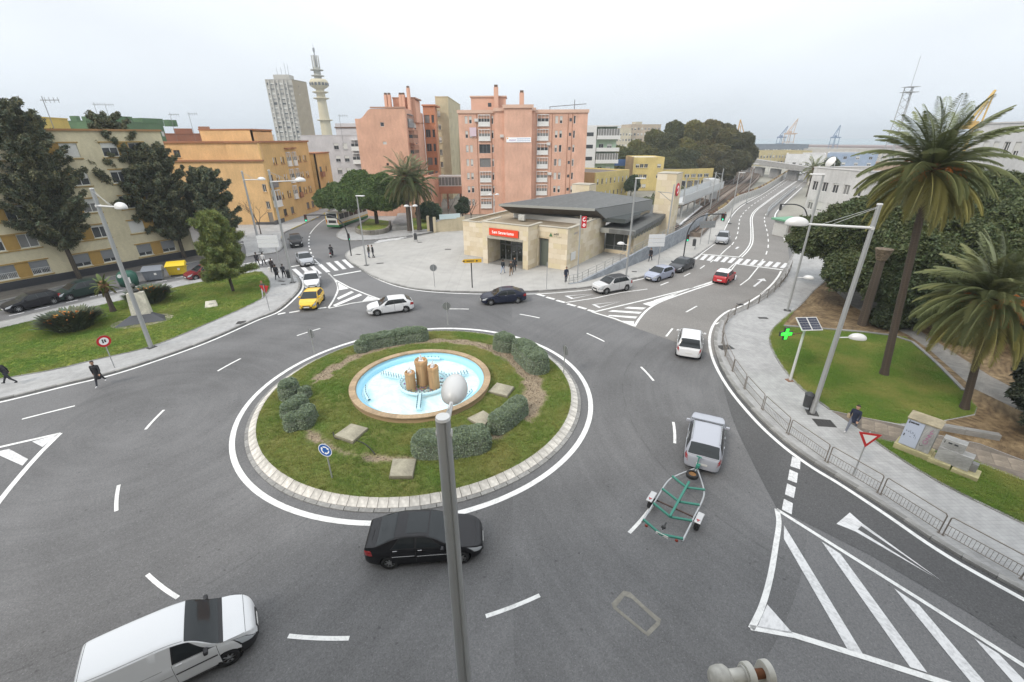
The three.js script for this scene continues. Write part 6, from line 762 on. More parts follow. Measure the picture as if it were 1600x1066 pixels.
  mesh('roof_plate', hexa([FL, FR, BR, BL].map((p) => at(p, y)), [FL, FR, BR, BL].map((p) => at(p, y - 0.24))), mZinc, t); mesh('roof_lip', hexa([s2(FL, -0.03), s2(FR, -0.03), FR, FL].map((p) => at(p, y + 0.02)), [s2(FL, -0.03), s2(FR, -0.03), FR, FL].map((p) => at(p, y - 0.3))), mZincL, t);
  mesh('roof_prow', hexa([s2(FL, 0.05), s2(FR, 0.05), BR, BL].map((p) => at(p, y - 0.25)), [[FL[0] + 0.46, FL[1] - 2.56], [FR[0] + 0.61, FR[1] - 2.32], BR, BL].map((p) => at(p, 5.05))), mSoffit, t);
  { const a = [FR[0] + 0.05, FR[1] - 0.05], b = [FR[0] + 0.66, FR[1] - 2.32], g = new THREE.BufferGeometry(), q = [at(a, y - 0.1), at(b, 5.02), at([BR[0] + 0.04, BR[1]], 5.02), at([BR[0] + 0.04, BR[1]], y - 0.1)]; g.setAttribute('position', new THREE.Float32BufferAttribute([...q[0], ...q[1], ...q[2], ...q[0], ...q[2], ...q[3]], 3)); g.computeVertexNormals(); mesh('roof_flank', g, M([0.22, 0.225, 0.22], 0.6, { side: THREE.DoubleSide }), t); }
  const seams = []; for (let k = 1; k < 22; k++) { const u = k / 22, a = [lerp(FL[0], FR[0], u), lerp(FL[1], FR[1], u)], b = [lerp(BL[0], BR[0], u), lerp(BL[1], BR[1], u)]; seams.push(rod(at(a, y + 0.015), at(b, y + 0.015), 0.022, 0.022, 5)); } mesh('roof_seams', merge(seams), mZinc, t).userData.kind = 'stuff';
  for (const [x, z] of [[-11, -9], [-6, -9.6], [-1, -10.2]]) mesh('roof_strut', merge([rod([x, 4.3, z + 1.5], [x + 0.1, 5.3, z], 0.08)]), mTrim, t);
  mesh('air_conditioner', merge([rbox(0.95, 0.75, 0.4, 0.03, -9.6, 4.9, -5.2), cyl(0.26, 0.26, 0.02).rotateX(Math.PI / 2).translate(-9.75, 4.9, -4.99)]), M([0.5, 0.5, 0.47], 0.6), t);
  // lower wing towards the platforms
  block(t, 'glass_plinth', stoneM[0], 0.3, 4.3, 0, 0.5, -12, -11.7); for (let k = 0; k < 3; k++) { const d = mesh('window', windowGeo(1.3, 2.6, 1), winM.grey, t); d.position.set(0.98 + k * 1.32, 0.5, -11.75); const p = mesh('pane', unit, darkGlass, d); p.position.set(0, 1.3, -0.02); p.scale.set(1.24, 2.5, 0.02); mesh('rail', box(1.3, 0.06, 0.08, 0, 0.55, 0.01), winM.grey, d); }
  mesh('low_roof', hexa([[0.35, 3.75, -9.6], [5.1, 3.75, -9.2], [5.1, 4.15, -30], [0.35, 4.6, -30]], [[0.35, 3.2, -9.6], [5.1, 3.2, -9.2], [5.1, 3.6, -30], [0.35, 3.6, -30]]), mZinc, t); const s3 = []; for (let k = 1; k < 34; k++) s3.push(rod([0.35, 3.77 + k * 0.025, -9.6 - k * 0.6], [5.1, 3.77 + k * 0.0125, -9.2 - k * 0.61], 0.02, 0.02, 5)); mesh('roof_seams', merge(s3), mZinc, t).userData.kind = 'stuff'; block(t, 'roof_edge', mZincL, 0.3, 5.15, 3.15, 3.8, -9.62, -9.5);
  stoneWall(t, [4.4, -11.7], [4.4, -30], 0, 3.1); stoneWall(t, [4.4, -9.9], [4.4, -10.6], 0, 3.1); for (let k = 0; k < 14; k++) mesh('eave_fin', hexa([[5.05, 3.5, -10.6 - k * 1.3], [5.05, 3.5, -10.9 - k * 1.3], [4.4, 3.5, -10.9 - k * 1.3], [4.4, 3.5, -10.6 - k * 1.3]], [[4.55, 2.4, -10.6 - k * 1.3], [4.55, 2.4, -10.9 - k * 1.3], [4.4, 2.4, -10.9 - k * 1.3], [4.4, 2.4, -10.6 - k * 1.3]]), mZincL, t);
  block(t, 'clerestory', darkGlass, 0.4, 3.6, 4.55, 5.1, -20.4, -9.8);
  // lift tower and rear stone box
  const tw = (x0, x1, z0, z1, hh) => { stoneWall(t, [x0, z1], [x1, z1], 0, hh, [], { bw: 1.5, bh: 0.9 }); stoneWall(t, [x1, z1], [x1, z0], 0, hh, [], { bw: 1.5, bh: 0.9 }); stoneWall(t, [x0, z0], [x0, z1], 0, hh, [], { bw: 1.5, bh: 0.9 }); block(t, 'tower_cap', mCap, x0 - 0.05, x1 + 0.05, hh, hh + 0.12, z0, z1 + 0.05); }; tw(3.1, 6.0, -27.6, -24.0, 9.9); tw(-12.5, -9.2, -30, -27, 7.4);
  const lgo = canvasTex(128, 128, (x) => { x.fillStyle = '#c8202e'; x.beginPath(); x.arc(64, 64, 62, 0, 7); x.fill(); x.strokeStyle = '#fff'; x.lineWidth = 18; x.beginPath(); x.arc(64, 66, 30, 0.3, 5.2); x.stroke(); }); mesh('round_logo', new THREE.CylinderGeometry(0.95, 0.95, 0.12, 28).rotateZ(-Math.PI / 2).translate(6.1, 7.6, -25.2), [M([0.5, 0.02, 0.03], 0.5), M(0xffffff, 0.6, { map: lgo }), M([0.5, 0.02, 0.03], 0.5)], t);
}
{ // ramp and retaining wall beside the avenue pavement, with its handrail
  const pts = [[6.47, -47.87], [8.42, -48.92], [12.52, -52.82], [16.86, -57.47], [24.89, -67.6], [36.52, -84.77]], sp2 = spl(pts, 6), n = sp2.length, t = thing('ramp_wall', 'pale blue-grey retaining wall of the station ramp along the avenue', 'wall', [0, 0, 0]);
  const hAt = (i) => 0.16 + 2.0 * clamp((i / n - 0.12) / 0.6, 0, 1), pos = []; for (let i = 0; i < n - 1; i++) { const a = sp2[i], b = sp2[i + 1], o = offsetLine([a, b], 0.3); const [c, d] = o; const ha = hAt(i), hb = hAt(i + 1); const q = (p, y) => [p[0], y, p[1]]; for (const f of [[q(a, 0), q(b, 0), q(b, hb), q(a, ha)], [q(a, ha), q(b, hb), q(d, hb), q(c, ha)], [q(d, 0), q(c, 0), q(c, ha), q(d, hb)]]) pos.push(...f[0], ...f[1], ...f[2], ...f[0], ...f[2], ...f[3]); }
  const g = new THREE.BufferGeometry(); g.setAttribute('position', new THREE.Float32BufferAttribute(pos, 3)); g.computeVertexNormals(); mesh('wall_face', boxUV(g), M([0.40, 0.43, 0.47], 0.85, { map: concTex, side: THREE.DoubleSide }), t);
  const r = thing('ramp_handrail', 'tubular metal handrail climbing the station ramp', 'handrail', [0, 0, 0]), ml = M([0.36, 0.36, 0.35], 0.45, { metalness: 0.6 }), off = offsetLine(sp2, 0.15), line3 = (dy) => off.map(([x, z], i) => [x, hAt(i) + dy, z]); for (const dy of [0.95, 0.6, 0.3]) mesh('rail', tube(line3(dy), 0.03, 60, 6), ml, r); for (let i = 0; i < n; i += 2) mesh('post', rod([off[i][0], hAt(i) - 0.05, off[i][1]], [off[i][0], hAt(i) + 0.98, off[i][1]], 0.03), ml, r);
}
// ---------- railway, platform, boundary wall ----------
{
  const off = (L, d) => offsetLine(L, d), base = spl([[28.23, -74.53], [33.21, -83.09], [41.93, -98.08], [59.08, -126.84], [80.1, -161.81], [96.2, -189.66], [111, -219.8], [125.75, -258.28], [138.81, -304.56]], 10);
  struct('ballast_bed', slabG([...off(base, 6.6), ...off(base, -3.0).reverse()], -0.05, 0.8), conc([0.25, 0.2, 0.16]));
  const rail = M([0.22, 0.13, 0.09], 0.55, { metalness: 0.5 }); let k = 0;
  for (const d of [-1.3, 2.2, 5.0]) { const t = thing('railway_track', ['railway track nearest the avenue wall', 'middle railway track behind the station', 'railway track furthest from the avenue'][k++], 'railway track', [0, 0, 0], 0, 'railway tracks'); for (const s of [-0.78, 0.78]) mesh('rail', tube(off(base, d + s).map(([x, z]) => [x, 1.05, z]), 0.08, 90, 5), rail, t); const sl = walk(off(base, d), 1.2).map(([x, z, a]) => box(0.26, 0.12, 2.5).rotateY(a).translate(x, 0.88, z)); mesh('sleepers', merge(sl), conc([0.2, 0.17, 0.14]), t).userData.kind = 'stuff'; }
  const pl = thing('platform', 'grey station platform slab beside the tracks', 'platform', [0, 0, 0]); mesh('slab', slabG([[29.02, -78.12], [34.26, -87.63], [42.15, -101.5], [42.29, -107.96], [35.54, -97.83], [30.12, -86.25]], 0, 1.2), conc([0.36, 0.35, 0.32]), pl); mesh('edge', ribbon([[29.23, -78.74], [34.4, -88.01], [42.01, -101.5]], 0.4, 1.21), mWorn, pl);
  { const t = thing('footbridge_ramp', 'long pale metal clad ramp rising from the lift tower over the tracks', 'bridge', [0, 0, 0]), a = at2([30, 5.4, -84.85]), b = at2([50.12, 5.27, -114.51]), ya = 4.1, yb = 4.0, dx = b[0] - a[0], dz = b[1] - a[1], L = Math.hypot(dx, dz), nx = -dz / L, nz = dx / L, w = 1.6, q = (p, s, y) => [p[0] + nx * s * w, y, p[1] + nz * s * w]; const cl = M([0.45, 0.46, 0.46], 0.6); mesh('deck', hexa([q(a, -1, ya), q(a, 1, ya), q(b, 1, yb), q(b, -1, yb)], [q(a, -1, ya - 0.3), q(a, 1, ya - 0.3), q(b, 1, yb - 0.3), q(b, -1, yb - 0.3)]), cl, t); for (const s of [-1, 1]) { mesh('side_panel', hexa([q(a, s, ya + 1.2), q(a, s * 0.97, ya + 1.2), q(b, s * 0.97, yb + 1.2), q(b, s, yb + 1.2)], [q(a, s, ya), q(a, s * 0.97, ya), q(b, s * 0.97, yb), q(b, s, yb)]), M([0.5, 0.51, 0.51], 0.5, { side: THREE.DoubleSide }), t); mesh('rail', rod(q(a, s, ya + 1.3), q(b, s, yb + 1.3), 0.05), cl, t); } for (let i = 1; i < 7; i++) { const u = i / 7; mesh('pier', rod([lerp(a[0], b[0], u), 0, lerp(a[1], b[1], u)], [lerp(a[0], b[0], u), lerp(ya, yb, u) - 0.2, lerp(a[1], b[1], u)], 0.14), cl, t); } block(t, 'end_house', cl, b[0] - 1.5, b[0] + 1, 0, yb + 1.6, b[1] - 5, b[1] - 1); }
  const wl = spl([[35.99, -83.45], [41.1, -91.11], [46.15, -98.85], [54.86, -113.38], [71.82, -134.68], [110.39, -190.76], [133.78, -225.01]], 8), t = thing('boundary_wall', 'white wall with rusty yellow brackets between the avenue and the railway', 'wall', [0, 0, 0]), wm = conc([0.6, 0.58, 0.54]), bm = conc([0.42, 0.33, 0.17]), geo = new THREE.BoxGeometry(1, 1, 1);
  walk(wl, 2.5).forEach(([x, z, a, L]) => { const o = mesh('panel', geo, wm, t); o.position.set(x, 0.85, z); o.rotation.y = a; o.scale.set(L - 0.03, 1.7, 0.22); const p = mesh('bracket', geo, rnd() < 0.5 ? bm : winM.brown, t); p.position.set(x - Math.sin(a) * 0.25, 1.3, z - Math.cos(a) * 0.25); p.rotation.set(0, a, 0); p.scale.set(0.22, 1.7, 0.5); });
  const masts = [[[22.9, -65.92], 9], [[31.54, -84.92], 9], [[36.58, -92.03], 8.5], [[42.21, -97.65], 8.5], [[48.23, -108.06], 8.5], [[73.29, -155.08], 8.5], [[86.37, -176.02], 8.5], [[111.88, -226.74], 8.5], [[130.81, -255.51], 8.5], [[117.79, -217.64], 9]], mm = M([0.4, 0.41, 0.41], 0.55, { metalness: 0.4 }), nm = ['nearest the station wing', 'second from the station wing', 'third along the platform', 'fourth, beside the ramp end', 'fifth, at the avenue bend', 'sixth, by the far tracks', 'seventh, by the far tracks', 'eighth, where the tracks curve', 'ninth, where the tracks curve', 'last, beside the far avenue wall'];
  masts.forEach(([p, h], i) => { const m = thing('catenary_mast', 'grey overhead line mast, ' + nm[i], 'mast', [p[0], 0, p[1]], 0.5, 'overhead line masts'); mesh('post', rod([0, 0, 0], [0, h, 0], 0.13, 0.09), mm, m); mesh('bracket_arm', merge([rod([0, h - 1.2, 0], [-3, h - 0.8, 0], 0.04), rod([0, h - 2.4, 0], [-2.6, h - 0.9, 0], 0.035)]), mm, m); });
}
// ---------- harbour and far shore ----------
{
  const D = 430; 
  farBlock('long pale yellow warehouse near the harbour', [at2([130.84, 4.88, -269.96]), at2([174.66, 5, -279.99])], stucco([0.56, 0.48, 0.27]), 7.5, 22, { d: 20, name: 'warehouse' });
  farBlock('white shed in front of the yellow warehouse', [at2([148.86, 4.81, -260.46]), at2([164.22, 5.07, -251.06])], stucco([0.66, 0.67, 0.69]), 6.5, 6, { d: 26, name: 'warehouse' }); farBlock('blue walled shed with a white striped roof by the harbour', [at2([170.18, 4.75, -259.11]), at2([187.98, 5.73, -246.5])], stucco([0.3, 0.38, 0.52]), 7, 4, { d: 20, cop: winM.white, name: 'warehouse' }); farBlock('low grey harbour sheds behind the blue walled one', [at2([220.66, 5.31, -357.36]), at2([272.98, 6.87, -332.24])], stucco([0.5, 0.48, 0.45]), 6, 20, { d: 40, name: 'warehouse' }); farBlock('dark glass terminal building on the waterfront', [at2([198.68, 3.02, -414.88]), at2([251.01, 3.91, -409.14])], stucco([0.18, 0.21, 0.25]), 9, 24, { d: 30, name: 'terminal_building' });
  farBlock('pale harbour office right of the avenue end', [at2([101.31, 5.47, -160.74]), at2([106.11, 5.62, -157.61])], wht, 5, 4, { d: 10, name: 'warehouse' });
  { const t = thing('viaduct', 'pale road viaduct crossing behind the far end of the avenue', 'bridge', [0, 0, 0]), a = [103.09, 8.18, -227.76], b = [107.54, 5.63, -150.53]; const q = (p, s, y) => [p[0] - s * 2, y, p[2] + s * 5]; mesh('deck', hexa([q(a, 1, 7.2), q(b, 1, 4.6), q(b, -1, 4.6), q(a, -1, 7.2)], [q(a, 1, 5), q(b, 1, 3), q(b, -1, 3), q(a, -1, 5)]), conc([0.45, 0.44, 0.42]), t); for (let i = 0; i < 7; i++) { const u = (i + 0.5) / 7; mesh('pier', bx(-0.6, 0.6, 0, 3.4, -3, 3).translate(lerp(a[0], b[0], u), 0, lerp(a[2], b[2], u)), conc([0.42, 0.41, 0.4]), t); } }
  const crane = (label, p, H, c, lean) => { const t = thing('harbour_crane', label, 'crane', [p[0], 0, p[2]], 0.3, 'harbour cranes'), m = M(c, 0.6), w = H * 0.16; for (const x of [-w, w]) for (const z of [-w * 0.6, w * 0.6]) mesh('leg', rod([x, 0, z], [x * 0.85, H * 0.5, z], H * 0.012), m, t); mesh('portal_beam', merge([bx(-w, w, H * 0.47, H * 0.52, -w * 0.7, w * 0.7), bx(-w, w, H * 0.2, H * 0.225, -w * 0.7, -w * 0.6), bx(-w, w, H * 0.2, H * 0.225, w * 0.6, w * 0.7)]), m, t); mesh('boom', merge([rod([-w, H * 0.52, 0], [w * lean, H, 0], H * 0.018), rod([w, H * 0.52, 0], [w * lean, H, 0], H * 0.012), rod([-w * 0.2, H * 0.52, 0], [w * lean * 0.7, H * 0.85, 0], H * 0.01), rod([-w * 1.2, H * 0.5, 0], [w * 2.2, H * 0.5, 0], H * 0.014)]), m, t); mesh('cab', box(H * 0.08, H * 0.06, H * 0.08, 0, H * 0.55, 0), m, t); };
  crane('orange harbour crane just right of the tree mass', [178.72, 15.03, -380.08], 27, [0.5, 0.3, 0.1], -0.8); crane('small blue harbour crane left of the orange one', [387.13, 6.4, -700.09], 29, [0.09, 0.15, 0.27], 1.6); crane('tall orange and white harbour crane in the middle', [395.52, 6.4, -695.39], 38, [0.48, 0.34, 0.24], 1.4); crane('blue gantry crane standing alone on the quay', [414.68, 6.98, -624.93], 28, [0.1, 0.17, 0.28], 0.7); crane('yellow crane whose boom shows behind the tall palm', [287.14, 10.29, -306.51], 40, [0.5, 0.32, 0.06], 1.2);
  { const p = [135.86, 12.47, -173.04], t = thing('lattice_mast', 'grey lattice mast left of the tall palm', 'mast', [p[0], 0, p[2]]), m = M([0.34, 0.35, 0.36], 0.6), H = [134.07, 30.09, -174.43][1]; for (const [x, z] of [[-1.6, -1.2], [1.6, -1.2], [0, 1.6]]) mesh('leg', rod([x, 0, z], [x * 0.75, H, z * 0.75], 0.14), m, t); const br = []; for (let y = 1; y < H - 2; y += 2.2) { const k = 1 - 0.25 * y / H; br.push(rod([-1.6 * k, y, -1.2 * k], [1.6 * k, y + 2, -1.2 * k], 0.07, 0.07, 5), rod([1.6 * k, y, -1.2 * k], [0, y + 2, 1.6 * k], 0.07, 0.07, 5), rod([0, y, 1.6 * k], [-1.6 * k, y + 2, -1.2 * k], 0.07, 0.07, 5)); } mesh('bracing', merge(br), m, t).userData.kind = 'stuff'; mesh('top_platform', merge([bx(-2, 2, H - 1.6, H - 1.4, -1.6, 1.8), bx(-2, 2, H, H + 0.1, -1.6, 1.8), rod([0, H, 0], [0, H + 9, 0], 0.07)]), m, t); }
  struct('breakwater', slabG([[459.14, 7.19, -774.07], [515.51, 8.81, -611.76], [618.23, 9.34, -734.44], [517.84, 9.39, -855.48]].map(at2), -0.1, 2.5), conc([0.3, 0.22, 0.2]));
}


// ---------- trees and plants ----------
const barkTex = tex(256, (u, v, i, j) => { const k = 0.8 + tn(u, v, 12) * 0.3 + tn(u, v * 0.25, 40, 3) * 0.25 + (hash(i, j) - 0.5) * 0.15; return [k, k, k]; }, 1);
const bark = (c) => M(c, 0.95, { map: barkTex });
const leafBunch = (n, w, sp) => { // n pointed leaves round a twig tip, unit size
  let s2 = 7; const r = () => { s2 = (s2 * 16807) % 2147483647; return s2 / 2147483647; }; const p = [];
  for (let i = 0; i < n; i++) { const a = r() * 6.283, e = (r() - 0.35) * 2.2, d = V(Math.cos(a) * Math.cos(e), Math.sin(e), Math.sin(a) * Math.cos(e)), o = V((r() - 0.5) * sp, (r() - 0.5) * sp, (r() - 0.5) * sp), L = 0.55 + r() * 0.45, sd = V(r() - 0.5, r() - 0.5, r() - 0.5).cross(d).normalize().multiplyScalar(w * L), m = o.clone().addScaledVector(d, L * 0.5), t = o.clone().addScaledVector(d, L); t.y -= 0.12 * L; p.push(...o, ...m.clone().add(sd), ...t, ...o, ...t, ...m.clone().sub(sd)); }
  const g = new THREE.BufferGeometry(); g.setAttribute('position', new THREE.Float32BufferAttribute(p, 3)); g.computeVertexNormals(); return g;
};
const bunchBroad = leafBunch(12, 0.26, 0.7), bunchFine = leafBunch(20, 0.10, 1.0);
const mLeaf = M(0xffffff, 0.62, { side: THREE.DoubleSide });
const leafCol = (c, v = 0.3) => { const k = 1 + rr(-v, v), y = rr(-v, v) * 0.5; return col(c[0] * k * (1 + y), c[1] * k, c[2] * k * (1 - y)); };
function spikyTree(label, [x, z], H, R, c, n, { lean = 0, low = 0.2, size = 0.62, geo = bunchBroad, shape = (u) => Math.min(1, 0.55 + u * 2.2) * (0.2 + 0.8 * Math.pow(1 - Math.pow(u, 2.5), 0.75)), category = 'tree', group, r0 = 0.24, up = 0.5 } = {}) { // tiers of branches with leaves on the outer halves
  const t = thing('tree', label, category, [x, 0.1, z], 0, group), br = [rod([0, 0, 0], [lean * 0.3, H * 0.5, 0], r0, r0 * 0.7), rod([lean * 0.3, H * 0.5, 0], [lean, H * 0.96, 0], r0 * 0.7, 0.04)], L = [];
  const N = Math.round(H * 9.5); for (let i = 0; i < N; i++) { const u = i / N, y = lerp(low, 0.97, u) * H, a = i * 2.39996 + rr(-0.5, 0.5), r = R * shape(u) * rr(0.5, 1.12) + 0.35, x0 = lean * y / H, ex = x0 + Math.cos(a) * r, ez = Math.sin(a) * r, ey = y + r * rr(up - 0.25, up + 0.3); br.push(rod([x0, y - r * 0.15, 0], [ex, ey, ez], 0.055 * (1.3 - u), 0.015, 5));
    const m = Math.round(n / N * (0.55 + 0.8 * r / R)); for (let k = 0; k < m; k++) { const s = Math.pow(rnd(), 0.55), w = 0.16 + 0.13 * r * (1 - s); L.push([lerp(x0, ex, s) + rr(-w, w), lerp(y - r * 0.15, ey, s) + rr(-0.2, 0.24), ez * s + rr(-w, w), rr(-0.5, 0.5), rr(0, 6.28), rr(-0.5, 0.5), rr(0.7, 1.2) * size, leafCol(c, 0.45)]); } }
  mesh('trunk', merge(br), bark([0.10, 0.08, 0.06]), t); instanced('crown', geo, mLeaf, L, t).userData.kind = 'stuff'; return t;
}
function domeTree(label, [x, z], H, lobes, c, n, { size = 0.7, geo = bunchBroad, r0 = 0.45, fork = 0.3, name = 'tree', category = 'tree', group, y0 = 0.1, mixC } = {}) { // lobes: [dx, y, dz, r]; leaves crowd the outer skin of uneven clumps
  const t = thing(name, label, category, [x, y0, z], 0, group), br = [rod([0, -0.1, 0], [0, H * fork, 0], r0, r0 * 0.75, 10)], L = [], tot = lobes.reduce((s, l) => s + l[3] * l[3], 0);
  lobes.forEach(([dx, y, dz, r], li) => { br.push(rod([0, H * fork * 0.85, 0], [dx * 0.8, y, dz * 0.8], r0 * 0.42, 0.05, 6)); const m = Math.round(n * r * r / tot), cc = mixC && li % 3 === 1 ? mixC : c;
    for (let k = 0; k < m; k++) { const a = rnd() * 6.283, cz = rr(-0.75, 1), sr = Math.sqrt(1 - cz * cz), nz = 0.78 + 0.34 * fbm(Math.cos(a) * sr * 1.8 + dx * 3 + x, cz * 1.8 + y, Math.sin(a) * sr * 1.8 + dz, 3) * 1.4, q = r * nz * Math.pow(rnd(), 0.12); L.push([dx + Math.cos(a) * sr * q, y + cz * q * 0.82, dz + Math.sin(a) * sr * q, rr(-0.6, 0.6), rr(0, 6.28), rr(-0.6, 0.6), rr(0.65, 1.25) * size, leafCol(cc)]); } });
  mesh('trunk', merge(br), bark([0.13, 0.105, 0.08]), t); instanced(name === 'tree' ? 'crown' : 'foliage', geo, mLeaf, L, t).userData.kind = 'stuff'; return t;
}
const dark = [0.085, 0.094, 0.046];
spikyTree('tall dark street tree at the far left, behind the parked black car', [-51.14, -51.17], 18.8, 4.1, dark, 14000, { lean: -0.8, size: 0.27, group: 'dark street trees' });
spikyTree('tall dark street tree in the middle, behind the grey container', [-48.52, -59.53], 17.6, 3.6, dark, 12500, { size: 0.27, group: 'dark street trees' });
spikyTree('dark street tree in front of the corner of the yellow block', [-45.15, -60.86], 14.4, 3.4, dark, 9500, { size: 0.27, group: 'dark street trees' });
spikyTree('smaller dark street tree right of the pine, in front of the orange wall', [-40.82, -62.98], 11.4, 3.1, [0.085, 0.1, 0.05], 9000, { size: 0.27, low: 0.15, group: 'dark street trees' });
spikyTree('bushy yellow-green conifer standing on the left lawn', [-30.01, -45.99], 8.3, 3.0, [0.15, 0.185, 0.045], 13000, { size: 0.3, geo: bunchFine, low: 0.24, r0: 0.16, lean: -0.4, up: 0.15, shape: (u) => Math.pow(1 - u * 0.86, 0.75) * (0.75 + 0.25 * Math.sin(u * 17)) });
domeTree('big round green tree on the bank above the bus', [-24.81, -83.95], 9.6, [[-6, 5.2, 0.5, 3.6], [-2.5, 6.6, 0, 3.9], [1.5, 6.4, 0.5, 3.7], [4.5, 5.2, 0.8, 3.0], [-8.6, 4.6, 0, 2.6], [-0.5, 5.2, 2.5, 3.2], [-4, 4.6, 2.4, 3.0], [2.5, 4.2, 2.4, 2.4]], [0.085, 0.135, 0.032], 30000, { size: 0.34, r0: 0.38, y0: 0.5 });
domeTree('dense dark round bush right of the twin palms', [-15.7, -87.73], 4.6, [[0, 2.4, 0, 2.2], [0.9, 2.0, 0.4, 1.8], [-0.8, 1.9, 0.5, 1.7]], [0.045, 0.075, 0.035], 4500, { size: 0.42, r0: 0.15, name: 'shrub', category: 'shrub' });
domeTree('dark conifer bush behind the station roof', at2([-9.71, 3.66, -91.49]), 4, [[0, 2.2, 0, 1.6], [0.3, 3.6, 0, 1.0]], [0.035, 0.055, 0.025], 1500, { size: 0.4, r0: 0.12, name: 'shrub', category: 'shrub' });
domeTree('round dark tree between the two yellow school buildings', at2([31.84, 3.14, -123.98]), 6, [[0, 3.4, 0, 2.3], [0.4, 4.6, 0, 1.7]], [0.045, 0.07, 0.03], 2500, { size: 0.5, r0: 0.15 });
const fic = [0.062, 0.082, 0.026];
domeTree('broad dark fig tree nearest the avenue on the right', [37, -40.2], 12.2, [[-1, 8.2, 0, 4.8], [3.5, 9, -2, 4.6], [-3.6, 6.6, -3, 4.2], [-2.6, 5.6, 3, 4.0], [2.5, 6.6, 3.6, 4.4], [6, 7.6, 1, 4.2], [-5.2, 5.4, -6, 3.4], [0, 5, -6, 4], [-3.8, 3.2, 4.2, 3.1], [1.0, 3.0, 6.4, 3.2], [5.5, 4.0, 6.2, 3.6], [-5.6, 3.4, 0.4, 2.9]], fic, 52000, { size: 0.31, r0: 0.7, group: 'fig trees of the park' });
domeTree('broad dark fig tree behind the tall palm', [47, -45], 12.0, [[0, 8, 0, 5.4], [5, 8, 2, 5], [-4, 7.6, 3, 4.8], [2, 6, 5, 4.8], [8, 6.5, 6, 4.6], [0, 9.2, -4, 4.5]], fic, 40000, { size: 0.33, r0: 0.7, group: 'fig trees of the park' });
domeTree('broad dark fig tree at the right edge of the park', [44, -32.5], 9.5, [[0, 6, 0, 4.4], [-4, 5.6, -1, 4.0], [-2, 4.0, 3, 3.6], [4, 6, 2, 4.2], [-5.5, 3.6, 1.5, 3.0], [1, 3.4, 5, 3.2], [5, 3.6, 6, 3.4], [9, 5, 6, 4], [9.5, 3.6, 10, 3.4]], fic, 42000, { size: 0.32, r0: 0.6, group: 'fig trees of the park' });
domeTree('large almost black shrub at the right edge behind the leaning palm', [28.9, -20.2], 4.6, [[0, 2.3, 0, 2.0], [1.4, 3.0, -1.2, 2.2], [-0.4, 1.2, 0.9, 1.4], [1.6, 1.5, 1.4, 1.9], [3, 2.4, 0.4, 2.2]], [0.022, 0.032, 0.016], 20000, { size: 0.24, r0: 0.2, name: 'shrub', category: 'shrub' });
// wooded hill mass beyond the school: separate big trees
for (const [lab, p, r] of [['low dark shrub at the foot of the cut palm trunk', [33, -35.5], 1.7], ['low dark shrub under the fig tree, right of the cut palm trunk', [36.5, -32.5], 2.0], ['low dark shrub below the fig tree at the right edge of the park', [40, -28.5], 2.2]]) domeTree(lab, p, r * 1.6, [[0, r * 0.7, 0, r], [r * 0.8, r * 0.6, -0.4, r * 0.8], [-r * 0.7, r * 0.5, 0.3, r * 0.8]], [0.05, 0.066, 0.024], 7000, { size: 0.27, r0: 0.12, name: 'shrub', category: 'shrub', group: 'low shrubs under the fig trees' });
for (const [lab, p, H, R, c] of [['left end of the tree mass, low olive tree beside the white block', [40.1, 7.65, -173.42], 13, 7, [0.09, 0.1, 0.032]], ['second tree of the mass from the left, olive', [46.76, 7.52, -175.89], 15, 8, [0.1, 0.105, 0.035]], ['third tree of the mass, yellow-green top', [51.65, 7.72, -170.34], 19, 9, [0.075, 0.082, 0.03]], ['tallest dark tree in the middle of the mass', [61.03, 7.37, -177.82], 22.5, 9.5, [0.06, 0.07, 0.028]], ['tree with a light top right of the middle of the mass', [65.85, 7.59, -171.81], 22.5, 9.5, [0.1, 0.1, 0.032]], ['brownish tree second from the right end of the mass', [71.72, 7.57, -171.62], 22.5, 9.5, [0.085, 0.078, 0.03]], ['round tree at the right end of the mass by the railway', [73.4, 7.95, -162.16], 19, 9.5, [0.07, 0.07, 0.028]], ['low front tree of the mass above the long school wing', [57.26, 4.12, -160.07], 12, 8, [0.055, 0.065, 0.028]], ['low front tree of the mass beside the tracks', [67.48, 4.19, -158.21], 12, 8.5, [0.065, 0.062, 0.026]]])
  domeTree(lab, at2(p), H, [[0, H * 0.66, 0, R * 0.62], [-R * 0.5, H * 0.5, R * 0.2, R * 0.55], [R * 0.5, H * 0.5, 0.5, R * 0.55], [R * 0.1, H * 0.4, R * 0.5, R * 0.55], [-R * 0.2, H * 0.78, 0, R * 0.42], [R * 0.35, H * 0.72, R * 0.1, R * 0.42]], c, 16000, { size: 0.52, r0: 0.5, group: 'big trees beyond the school', mixC: [c[0] * 1.4, c[1] * 1.3, c[2]] });
domeTree('small tree by the far harbour road', at2([99.97, 6.1, -149.68]), 8, [[0, 5, 0, 3], [0.5, 7, 0, 2.2]], [0.06, 0.075, 0.04], 1200, { size: 0.8 }); 
{ // scrub along the railway
  const L = []; for (let i = 0; i < 3500; i++) { const u = rnd(), a = [33.38, 3.81, -85.73], b = [82.93, 4.99, -170.95], d = rr(-17, -9); const x = lerp(a[0], b[0], u) + d + rr(-2, 2), z = lerp(a[2], b[2], u) + rr(-2, 2); if (fbm(x * 0.15, z * 0.15, 3) < -0.03) continue; L.push([x, rr(0.1, 0.9), z, rr(-0.5, 0.5), rr(0, 6), rr(-0.5, 0.5), rr(0.5, 1.1), leafCol([0.085, 0.1, 0.04])]); }
  const o = instanced('scrub', bunchBroad, mLeaf, L); o.userData = { kind: 'stuff', label: 'low scrub beside the railway tracks', category: 'scrub' };
}
